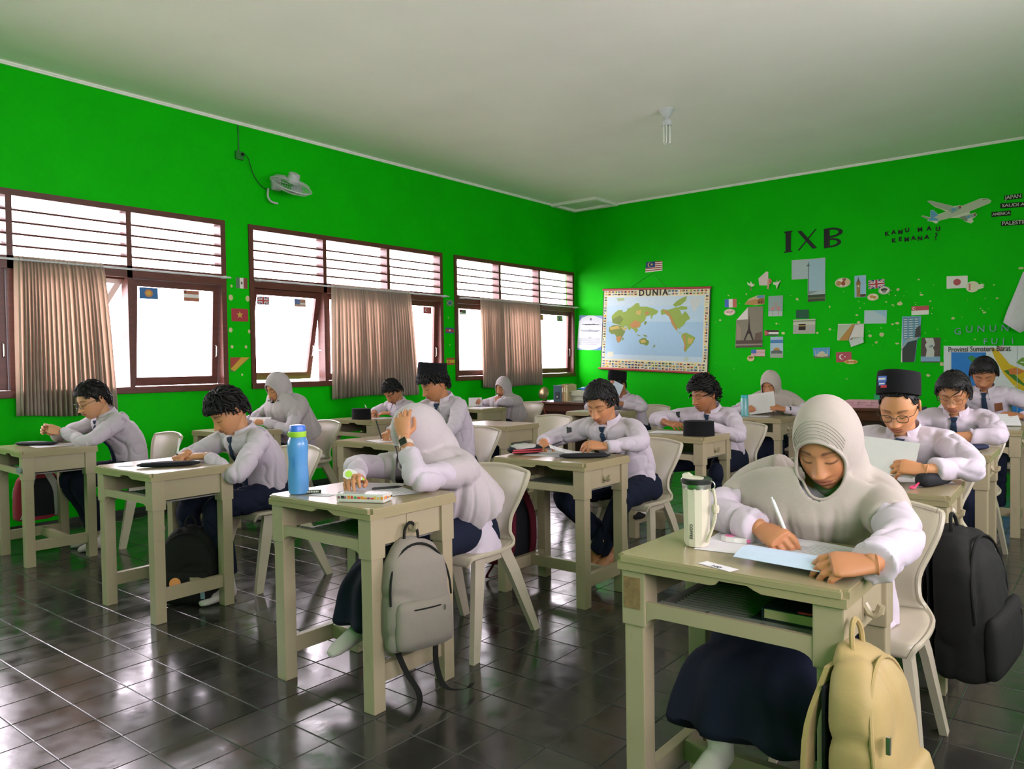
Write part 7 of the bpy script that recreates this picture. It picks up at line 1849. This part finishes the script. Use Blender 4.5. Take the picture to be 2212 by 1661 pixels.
book('thick cream paged book with red ribbon in the nearest desk tray', dk('A', 0.14, -0.04, 0.6035), 0.0, 0.17, 0.13, 0.028, DARKC, True)
book('green notebook in the tray under the black cap by the curtain', dk('J', 0.08, -0.03, 0.595), 0.1, 0.16, 0.2, 0.012, GREENC)
book('grey notebook stack in the tray of the right-hand desk', dk('G', -0.08, -0.06, 0.595), 0.1, 0.20, 0.2, 0.02, mat('grey_cover', '#8f938f', rough=0.6))
# ---------------------------------------------------------------- bags
def backpack(label, loc, a, w, d, h, m, strapm, lean=0.0, leanx=0.0, pocket=True, straps=True, detail=None, hang=None, pm=None):
    """back of the bag at local y = +d/2, front at -d/2, origin at its bottom"""
    t = thing('backpack', loc, a, label, 'backpack', 'backpacks'); t.rotation_euler = (lean, leanx, a)
    z = np.array([0.0, 0.012, 0.05, 0.3, 0.6, 0.8, 0.92, 0.98, 1.0]) * h
    ru = np.array([0.80, 0.94, 1.0, 1.0, 0.97, 0.88, 0.66, 0.40, 0.15]) * w / 2
    rb = np.array([0.70, 0.92, 1.0, 1.0, 0.90, 0.78, 0.60, 0.40, 0.2]) * d / 2
    C = [(0, d / 2 - b_, q) for b_, q in zip(rb, z)]
    V, F = ell_loft(C, [(1, 0, 0)] * 9, [(0, 1, 0)] * 9, ru, rb, 32, True, 0.62)
    V, F = remesh(V, F, 0.012, 2); Nn = normals(V, F)
    sd = int(abs(loc[0] * 100)) + 3
    V = V + Nn * (-0.010 * (1 - np.minimum(1, np.abs(wob(V, sd, 14, 34)) * 2)) ** 2)[:, None]
    mk('bag_body', V, F, m, t, None, True)
    if pocket:
        zz = np.array([0.0, 0.03, 0.2, 0.8, 0.95, 1.0]) * h * 0.42 + h * 0.05
        V, F = ell_loft([(0, -d / 2 + 0.012, q) for q in zz], [(1, 0, 0)] * 6, [(0, 1, 0)] * 6, np.array([0.75, 0.84, 0.86, 0.84, 0.78, 0.70]) * w / 2, np.array([0.4, 0.8, 1, 1, 0.7, 0.3]) * 0.030, 26, True, 0.6)
        po = mk('front_pocket', V, F, pm or m, t, None, True)
        MB().tube([(x * w * 0.36, -d / 2 - 0.016 + 0.02 * abs(x) ** 3, h * 0.405) for x in np.linspace(-1, 1, 9)], 0.003, 6).build('zipper', strapm, po, smooth=True)
        MB().box(w * 0.24, w * 0.24 + 0.006, -d / 2 - 0.021, -d / 2 - 0.017, h * 0.36, h * 0.405).build('zip_pull', METAL, po)
    # arched main zip
    P = [(w / 2 * 0.93 * math.cos(q), -d / 2 * 0.55 + 0.03 * math.sin(q), h * 0.45 + h * 0.50 * max(0.0, math.sin(q)) ** 0.8) for q in np.linspace(0.0, PI, 21)]
    MB().tube(P, 0.0045, 6).build('main_zipper', strapm, t, smooth=True)
    MB().tube(spline([(-0.03, d * 0.25, h * 0.94), (-0.025, d * 0.28, h * 0.94 + 0.05), (0, d * 0.3, h * 0.94 + 0.075), (0.025, d * 0.28, h * 0.94 + 0.05), (0.03, d * 0.25, h * 0.94)], 14), 0.006, 6).build('top_loop', strapm, t, smooth=True)
    if straps:
        MB().box(-w * 0.36, w * 0.36, d / 2 - 0.004, d / 2 + 0.004, h * 0.08, h * 0.82, 0.003).build('back_panel', BLKC, t)
        for s in (-1, 1):
            P = spline([(s * 0.05, d / 2, h * 0.9), (s * 0.09, d / 2 + 0.03, h * 0.6), (s * 0.10, d / 2 + 0.03, h * 0.25), (s * 0.11, d / 2 + 0.005, h * 0.06)], 14)
            V = []
            for p in P: V += [(p[0] - 0.025, p[1] - 0.005, p[2]), (p[0] + 0.025, p[1] - 0.005, p[2]), (p[0] + 0.025, p[1] + 0.006, p[2]), (p[0] - 0.025, p[1] + 0.006, p[2])]
            F = [(i * 4 + k, i * 4 + (k + 1) % 4, i * 4 + 4 + (k + 1) % 4, i * 4 + 4 + k) for i in range(13) for k in range(4)] + [(3, 2, 1, 0), (52, 53, 54, 55)]
            mk('shoulder_strap', V, F, strapm, t, None, True, 40)
    if hang:
        for P in hang:
            P = spline(P, 20); V = []
            for i, p in enumerate(P): V += [(p[0] - 0.011, p[1], p[2] + 0.001), (p[0] + 0.011, p[1], p[2] + 0.001), (p[0] + 0.011, p[1] + 0.004, p[2]), (p[0] - 0.011, p[1] + 0.004, p[2])]
            F = [(i * 4 + k, i * 4 + (k + 1) % 4, i * 4 + 4 + (k + 1) % 4, i * 4 + 4 + k) for i in range(19) for k in range(4)]
            mk('loose_strap', V, F, strapm, t)
    return t
GREYB = cloth('taupe_bag_cloth', (0.23, 0.20, 0.17), 0.9); TANB = cloth('tan_bag_leather', (0.36, 0.26, 0.11), 0.5); BLKB = cloth('black_bag_cloth', (0.012, 0.012, 0.011), 0.8); REDB = cloth('red_bag_cloth', (0.30, 0.028, 0.045), 0.8); WINE = cloth('wine_red_bag_cloth', (0.10, 0.012, 0.022), 0.85)
backpack('taupe grey backpack hanging from the desk with the blue bottle', dk('B', 0.345, -0.05, 0.215), PI / 2 - 0.25, 0.27, 0.13, 0.40, GREYB, BLKB, hang=[[(-0.08, 0.02, 0.01), (-0.05, 0.0, -0.08), (-0.02, -0.04, -0.155), (-0.06, -0.10, -0.183), (-0.13, -0.16, -0.185)], [(0.09, 0.02, 0.01), (0.08, 0.0, -0.09), (0.10, -0.03, -0.17), (0.17, -0.06, -0.184), (0.22, -0.03, -0.185)]])
t = backpack('tan leather backpack hanging at the side of the nearest desk', (-0.415, 1.755, 0.19), PI / 2 - 0.10, 0.27, 0.15, 0.44, TANB, TANB)
for z, y in ((0.30, -0.055), (0.20, -0.075), (0.07, -0.085)):
    MB().box(-0.11, -0.102, y - 0.008, y, z - 0.035, z).build('zip_pull', METAL, t)
backpack('large black backpack hanging from the desk at the right edge', (-0.405, 3.09, 0.17), PI / 2 - 0.15, 0.38, 0.20, 0.49, BLKB, BLKB, leanx=-0.12)
t = backpack('black backpack standing on the floor below the writing boy', (-3.90, 2.12, 0.005), 0.7, 0.30, 0.17, 0.40, BLKB, BLKB, lean=0.12)
MB().lathe([(0.0, 0.0), (0.026, 0.0), (0.027, 0.022), (0.0, 0.024)], 24).xf(Matrix.Translation((-0.03, -0.14, 0.15)) @ Matrix.Rotation(0.9, 4, 'X') @ Matrix.Rotation(0.4, 4, 'Y')).build('bottle_cap', mat('orange_wood_cap', '#c9853c', rough=0.5), t, smooth=True)
MB().box(0.09, 0.112, -0.125, -0.120, 0.06, 0.16).build('reflective_tab', mat('silver_tab', '#9fb4c4', rough=0.2, metal=0.4), t)
backpack('bright red backpack hanging beyond the leftmost desk', dk('D', -0.40, 0.06, 0.19), -PI / 2, 0.30, 0.15, 0.36, REDB, GRYC)
backpack('wine red backpack hanging on the far side of the middle desk', dk('E', -0.40, 0.02, 0.10), -PI / 2, 0.30, 0.16, 0.46, WINE, WINE, hang=[[(0.08, 0.0, 0.06), (0.10, -0.04, -0.02), (0.10, -0.08, -0.085), (0.02, -0.07, -0.095), (-0.04, -0.05, -0.09)]], pm=WINE)
# ---------------------------------------------------------------- tables at the back
TEAK = mat('dark_brown_table_wood', (0.040, 0.013, 0.010), rough=0.45, var=0.3, nscale=7, stretch=(1, 6, 6)); TEAK2 = mat('red_brown_table_top', (0.10, 0.032, 0.016), rough=0.35, var=0.2, nscale=6, stretch=(1, 6, 6))
def office_table(label, x0, x1, y0, y1, h, mtop):
    t = thing('teacher_table', ((x0 + x1) / 2, (y0 + y1) / 2, 0), 0, label, 'table', 'brown office tables')
    w, d = (x1 - x0) / 2, (y1 - y0) / 2
    MB().box(-w, w, -d, d, h - 0.028, h, 0.004).build('table_top', mtop, t)
    MB().box(-w + 0.03, w - 0.03, -d + 0.03, -d + 0.05, h - 0.12, h - 0.028).build('apron', mtop, t)
    MB().box(-w + 0.04, w - 0.04, -d + 0.045, -d + 0.06, 0.12, h - 0.12).build('front_panel', TEAK, t)
    for s in (-1, 1):
        MB().box(*sorted((s * (w - 0.01), s * (w - 0.04))), -d + 0.03, d - 0.03, 0.0, h - 0.028).build('side_panel', TEAK, t)
    for k in range(3):
        o = MB().box(w - 0.42, w - 0.05, d - 0.05, d - 0.03, 0.18 + k * 0.17, 0.33 + k * 0.17, 0.003).build('drawer', TEAK, t)
        MB().box(w - 0.28, w - 0.19, d - 0.03, d - 0.015, 0.25 + k * 0.17, 0.262 + k * 0.17).build('handle', METAL, o)
    return t
office_table('dark brown table with books under the corner window', -5.98, -4.85, 7.86, 8.44, 0.76, TEAK2)
office_table('red brown table along the back wall behind the boy in black cap', -3.0, -1.55, 8.0, 8.55, 0.76, TEAK2)
# books and papers on the corner table
TZ = 0.761
def cover(c): return mat('cover_' + c[1:], c, rough=0.6)
x = -5.70
for w, hgt, c, lb in ((0.125, 0.205, '#33505c', 'teal grey box file standing on the corner table'), (0.028, 0.215, '#8a6a42', 'brown book standing beside the box file'), (0.026, 0.22, '#b09a6c', 'tan book standing second from the box file'), (0.03, 0.21, '#c4b084', 'cream book standing third from the box file')):
    t = thing('box_file' if w > 0.1 else 'book', (x + w / 2, 8.08, TZ), 0, lb, 'file' if w > 0.1 else 'book', 'upright files and books on the corner table')
    MB().box(-w / 2, w / 2, -0.10, 0.10, 0, hgt, 0.003).build('cover', cover(c), t)
    if w > 0.1:
        MB().box(-0.03, 0.03, -0.103, -0.0995, 0.03, 0.12).build('spine_label', cover('#1f2c34'), t); MB().lathe([(0.012, 0), (0.012, 0.004)], 16).xf(Matrix.Translation((0, -0.1035, 0.06)) @ Matrix.Rotation(PI / 2, 4, 'X')).build('finger_ring', METAL, t, smooth=True)
    else:
        MB().box(-w / 2 + 0.004, w / 2 - 0.004, -0.098, 0.098, hgt, hgt + 0.001).build('page_block', cover('#cbb98c'), t); MB().box(-w / 2 + 0.006, w / 2 - 0.006, -0.1015, -0.0995, hgt * 0.55, hgt * 0.8).build('spine_label', cover('#d6ccb0'), t)
    x += w + 0.003
stack = [('#8a8f86', 0.27, 0.018, 'grey'), ('#b9bcae', 0.25, 0.02, 'pale'), ('#6f7a5c', 0.26, 0.014, 'olive'), ('#c9c6bc', 0.24, 0.022, 'white'), ('#a9ad9c', 0.25, 0.015, 'sage'), ('#d0cfc8', 0.22, 0.02, 'off-white'), ('#b4c06a', 0.22, 0.012, 'lime'), ('#d6d4d0', 0.22, 0.016, 'top white')]
z = TZ; rr = random.Random(3)
for c, w, hh, nm in stack:
    t = thing('book', (-5.36 + rr.uniform(-0.02, 0.02), 8.12 + rr.uniform(-0.02, 0.02), z), rr.uniform(-0.25, 0.25), '%s booklet in the lying stack on the corner table' % nm, 'book', 'lying booklets on the corner table')
    MB().box(-w / 2, w / 2, -0.09, 0.09, 0.001, hh - 0.001).build('page_block', cover('#c9c4b4'), t)
    for q in (0, hh - 0.002): MB().box(-w / 2 - 0.002, w / 2 + 0.002, -0.092, 0.092, q, q + 0.002).build('cover', cover(c), t)
    z += hh
bagm = mat('blue_plastic_bag', '#3f8fe0', rough=0.25, var=0.3)
V, F = ell_loft([(xx, 0, 0.028) for xx in np.linspace(-0.10, 0.10, 10)], [(0, 1, 0)] * 10, [(0, 0, 1)] * 10, 0.07 * np.array([.2, .6, .8, 1, .9, 1, .9, .8, .6, .3]), 0.028 * np.array([.3, .7, .9, 1, .8, 1.0, .9, .8, .7, .3]), 16)
V, F = remesh(V, F, 0.008, 1); V = V + normals(V, F) * (0.008 * wob(V, 5, 40, 90))[:, None]; V[:, 2] = np.maximum(V[:, 2], 0)
t = thing('plastic_bag', (-5.26, 8.12, z), 0.2, 'crumpled bright blue plastic bag on top of the booklets', 'bag'); mk('film', V, F, bagm, t, None, True); MB().tube([(-0.1, 0, 0.02), (-0.13, 0.01, 0.03), (-0.15, 0.0, 0.02)], [0.008, 0.006, 0.002], 6).build('knot', bagm, t)
for k, (c, lb, xx, yy) in enumerate((('#5c6068', 'grey magazine lying at the front of the corner table', -5.28, 7.98), ('#3a4048', 'dark magazine lying slanted on the corner table', -5.17, 8.02), ('#8f9499', 'pale magazine lying on the dark one on the corner table', -5.12, 8.03))):
    t = thing('magazine', (xx, yy, TZ + 0.009 * max(0, k - 0)), 0.3 * k - 0.3, lb, 'magazine', 'magazines on the corner table')
    MB().box(-0.13, 0.13, -0.095, 0.095, 0.0005, 0.007).build('page_block', cover('#c9c4b4'), t); MB().box(-0.132, 0.132, -0.097, 0.097, 0.007, 0.0085).build('cover', cover(c), t); MB().box(-0.08, 0.05, -0.05, 0.04, 0.0085, 0.0088).build('cover_picture', cover('#7a5a4c'), t)
t = thing('folder', (-5.03, 7.95, TZ), -0.1, 'bright blue folder at the right of the corner table', 'folder'); MB().box(-0.12, 0.12, -0.08, 0.08, 0, 0.004).build('back_cover', bagm, t); MB().box(-0.118, 0.12, -0.078, 0.08, 0.006, 0.010).build('front_cover', bagm, t); MB().box(-0.11, 0.115, -0.075, 0.075, 0.004, 0.006).build('papers', PAPER, t)
# brass gong-like bell on a bracket at the table end, orange cable
BRASS = mat('aged_brass', (0.30, 0.24, 0.13), rough=0.35, metal=0.85, var=0.3)
t = thing('desk_lamp', (-5.84, 8.02, TZ), 0.4, 'round brass reflector lamp tilted at the left end of the corner table', 'lamp')
MB().lathe([(0.05, 0), (0.052, 0.008), (0.012, 0.014)], 24).build('base', BLKP, t, smooth=True)
MB().tube([(0, 0, 0.012), (0, 0.02, 0.06), (-0.01, 0.02, 0.10)], 0.007, 8).build('stem', BLKP, t, smooth=True)
MB().lathe([(0.02, 0.03), (0.06, 0.018), (0.082, 0.0), (0.080, -0.003), (0.055, 0.012), (0.01, 0.022)], 28).xf(Matrix.Translation((-0.03, -0.03, 0.105)) @ Matrix.Rotation(1.25, 4, 'X') @ Matrix.Rotation(-0.4, 4, 'Y')).build('reflector', BRASS, t, smooth=True)
ORG = mat('orange_cable_rubber', '#b0503a', rough=0.5)
o = MB().tube(spline([(-5.80, 7.95, 0.775), (-5.78, 7.845, 0.76), (-5.72, 7.835, 0.60), (-5.58, 7.83, 0.36), (-5.40, 7.83, 0.29), (-5.25, 7.83, 0.36), (-5.17, 7.835, 0.56), (-5.12, 7.84, 0.745), (-5.06, 7.90, 0.78)], 50), 0.0055, 8).build('power_cable', ORG, None, smooth=True)
tag(o, 'orange power cable hanging in a loop before the corner table', 'cable')
# boxes on the right-hand table
PNK = mat('pale_pink_plastic', '#d9a3b0', rough=0.3, var=0.08)
t = thing('storage_box', (-2.03, 8.12, TZ), 0.05, 'pale pink plastic lunch box on the brown table at the back', 'box')
MB().box(-0.15, 0.15, -0.08, 0.08, 0, 0.055, 0.008).build('box_body', PNK, t); MB().box(-0.156, 0.156, -0.086, 0.086, 0.055, 0.078, 0.006).build('lid', PNK, t)
for xx in (-0.06, 0.06): MB().box(xx - 0.022, xx + 0.022, -0.091, -0.084, 0.03, 0.072, 0.002).build('latch', PNK, t)
t = thing('storage_box', (-1.88, 8.36, TZ), 0.0, 'small green box behind the pink lunch box', 'box'); MB().box(-0.10, 0.10, -0.06, 0.06, 0, 0.11, 0.005).build('box_body', mat('sea_green_plastic', '#2f9a6c', rough=0.4), t); MB().box(-0.104, 0.104, -0.064, 0.064, 0.11, 0.125, 0.004).build('lid', mat('sea_green_plastic', '#2f9a6c'), t)
CRM = mat('yellow_white_plastic', '#d9cf9c', rough=0.4, var=0.1)
for k, (xx, yy, r, hh, lb) in enumerate(((-2.86, 8.16, 0.045, 0.10, 'round white jar on the brown table behind the reading girl'), (-2.74, 8.12, 0.05, 0.06, 'squat cream jar on the brown table behind the reading girl'))):
    t = thing('jar', (xx, yy, TZ), 0, lb, 'jar', 'jars on the brown table'); MB().lathe([(r * 0.9, 0), (r, 0.005), (r, hh * 0.75), (r * 0.85, hh * 0.8)], 24).build('jar_body', CRM, t, smooth=True); MB().lathe([(r * 0.92, hh * 0.8), (r * 0.92, hh)], 24).build('lid', WPL, t, smooth=True)
# cup behind the writing boy
t = thing('cup', on('P', -0.14, 0.13), 0, 'small beige paper cup on the desk behind the writing boy', 'cup'); MB().lathe([(0.024, 0), (0.034, 0.085), (0.032, 0.085), (0.022, 0.004)], 24).build('cup_body', mat('beige_card', '#c9ab84', rough=0.7), t, smooth=True); MB().tube([(0.034 * math.cos(a), 0.034 * math.sin(a), 0.086) for a in np.linspace(0, 2 * PI, 25)], 0.002, 6).build('rolled_rim', mat('beige_card', '#c9ab84'), t, smooth=True)
# ---------------------------------------------------------------- ceiling and wall fixtures
FANP = mat('white_fan_plastic', (0.55, 0.56, 0.58), rough=0.4)
t = thing('wall_fan', (XW, 4.62, 3.08), 0, 'white caged fan mounted high on the window wall', 'fan')
MB().box(0.0, 0.03, -0.05, 0.05, -0.06, 0.06, 0.006).build('wall_plate', FANP, t)
MB().tube([(0.02, 0, 0.02), (0.10, 0, 0.06), (0.16, 0.0, 0.05)], 0.02, 10).build('arm', FANP, t, smooth=True)
Mf = Matrix.Translation((0.24, 0.02, -0.04)) @ Matrix.Rotation(0.55, 4, 'Y')
MB().lathe([(0.03, 0.13), (0.055, 0.12), (0.062, 0.06), (0.06, 0.03), (0.02, 0.02)], 24).xf(Mf).build('motor', FANP, t, smooth=True)
cage = t
def ringp(r, z, n=48): return [tuple(Mf @ Vector((r * math.cos(a), r * math.sin(a), z))) for a in np.linspace(0, 2 * PI, n, endpoint=False)]
for r, z, th in ((0.205, 0.0, 0.006), (0.12, -0.05, 0.002), (0.17, -0.035, 0.002), (0.06, -0.06, 0.002)):
    V, F = tube_arr(ringp(r, z), th, 6, False, True); mk('cage_ring', V, F, FANP, t, None, True)
wires = MB()
for k in range(48):
    a = 2 * PI * k / 48; c, s = math.cos(a), math.sin(a)
    wires.tube([tuple(Mf @ Vector((r * c, r * s, z))) for r, z in ((0.05, -0.06), (0.12, -0.05), (0.18, -0.03), (0.205, 0.0), (0.17, 0.04), (0.06, 0.055))], 0.0011, 4, False)
tag(wires.build('cage_wires', FANP, t), kind='stuff')
MB().lathe([(0.0, -0.066), (0.048, -0.064), (0.05, -0.058), (0.0, -0.056)], 28).xf(Mf).build('hub_disc', FANP, t, smooth=True)
BLD = mat('pale_fan_blade', (0.42, 0.45, 0.50), rough=0.3)
for k in range(3):
    Mb = Mf @ Matrix.Rotation(k * 2 * PI / 3, 4, 'Z') @ Matrix.Rotation(0.3, 4, 'X')
    V = [(0.03, -0.02, 0), (0.10, -0.06, 0), (0.17, -0.05, 0), (0.185, 0.0, 0), (0.16, 0.04, 0), (0.08, 0.035, 0), (0.03, 0.02, 0)]
    V = [tuple(Mb @ Vector(v)) for v in V] + [tuple(Mb @ Vector((v[0], v[1], 0.003))) for v in V]
    mk('blade', V, [tuple(range(7)), tuple(range(13, 6, -1))] + [(i, i + 7, (i + 1) % 7 + 7, (i + 1) % 7) for i in range(7)], BLD, t)
MB().tube(spline([(0.03, -0.10, -0.06), (0.05, -0.12, -0.14), (0.06, -0.09, -0.19), (0.07, -0.02, -0.20)], 14), [0.010] * 14, 8).build('pull_handle', FANP, t, smooth=True)
GRNP = mat('green_painted_box', (0.02, 0.20, 0.03), rough=0.5)
t = thing('socket_box', (XW, 4.218, 3.29), 0, 'green painted socket box high on the window wall', 'socket')
MB().box(0, 0.03, -0.04, 0.04, -0.04, 0.04, 0.004).build('box_body', GRNP, t); MB().lathe([(0.012, 0), (0.014, 0.02), (0.008, 0.035)], 12).xf(Matrix.Translation((0.03, 0.02, 0.01)) @ Matrix.Rotation(PI / 2, 4, 'Y')).build('plug', EDGE, t, smooth=True)
MB().tube([(0.006, 0.0, 0.04), (0.006, 0.0, 0.29)], 0.007, 8).build('conduit', GRNP, t, smooth=True)
o = MB().tube(spline([(XW + 0.06, 4.24, 3.30), (XW + 0.05, 4.29, 3.27), (XW + 0.015, 4.37, 3.13), (XW + 0.012, 4.47, 3.03), (XW + 0.02, 4.56, 3.02)], 30), 0.004, 6).build('fan_cable', mat('dark_green_cable', (0.01, 0.05, 0.015), rough=0.6), None, smooth=True)
tag(o, 'dark fan cable running slack down from the socket box', 'cable')
t = thing('ceiling_bulb', (-3.386, 6.627, HC), 0, 'unlit tubular energy saving bulb in white ceiling socket', 'lamp'); t.rotation_euler = (0.0, 0.0, 0.4)
MB().lathe([(0.07, 0.0), (0.072, -0.012), (0.045, -0.05), (0.032, -0.075)], 28).build('socket', FANP, t, smooth=True)
MB().lathe([(0.022, -0.072), (0.022, -0.09), (0.045, -0.105), (0.05, -0.13), (0.048, -0.155), (0.03, -0.156)], 24).build('ballast', FANP, t, smooth=True)
TUBE = mat('frosted_lamp_tube', (0.66, 0.67, 0.62), rough=0.3)
for k in range(3):
    a = k * 2 * PI / 3; c = Vector((0.026 * math.cos(a), 0.026 * math.sin(a), 0)); d = Vector((-math.sin(a), math.cos(a), 0)) * 0.014
    MB().tube([tuple(c - d + Vector((0, 0, -0.155))), tuple(c - d + Vector((0, 0, -0.30))), tuple(c - d * 0.6 + Vector((0, 0, -0.315))), tuple(c + d * 0.6 + Vector((0, 0, -0.315))), tuple(c + d + Vector((0, 0, -0.30))), tuple(c + d + Vector((0, 0, -0.155)))], 0.0105, 8).build('tube', TUBE, t, smooth=True)
bpy.data.scenes.remove(TMP)
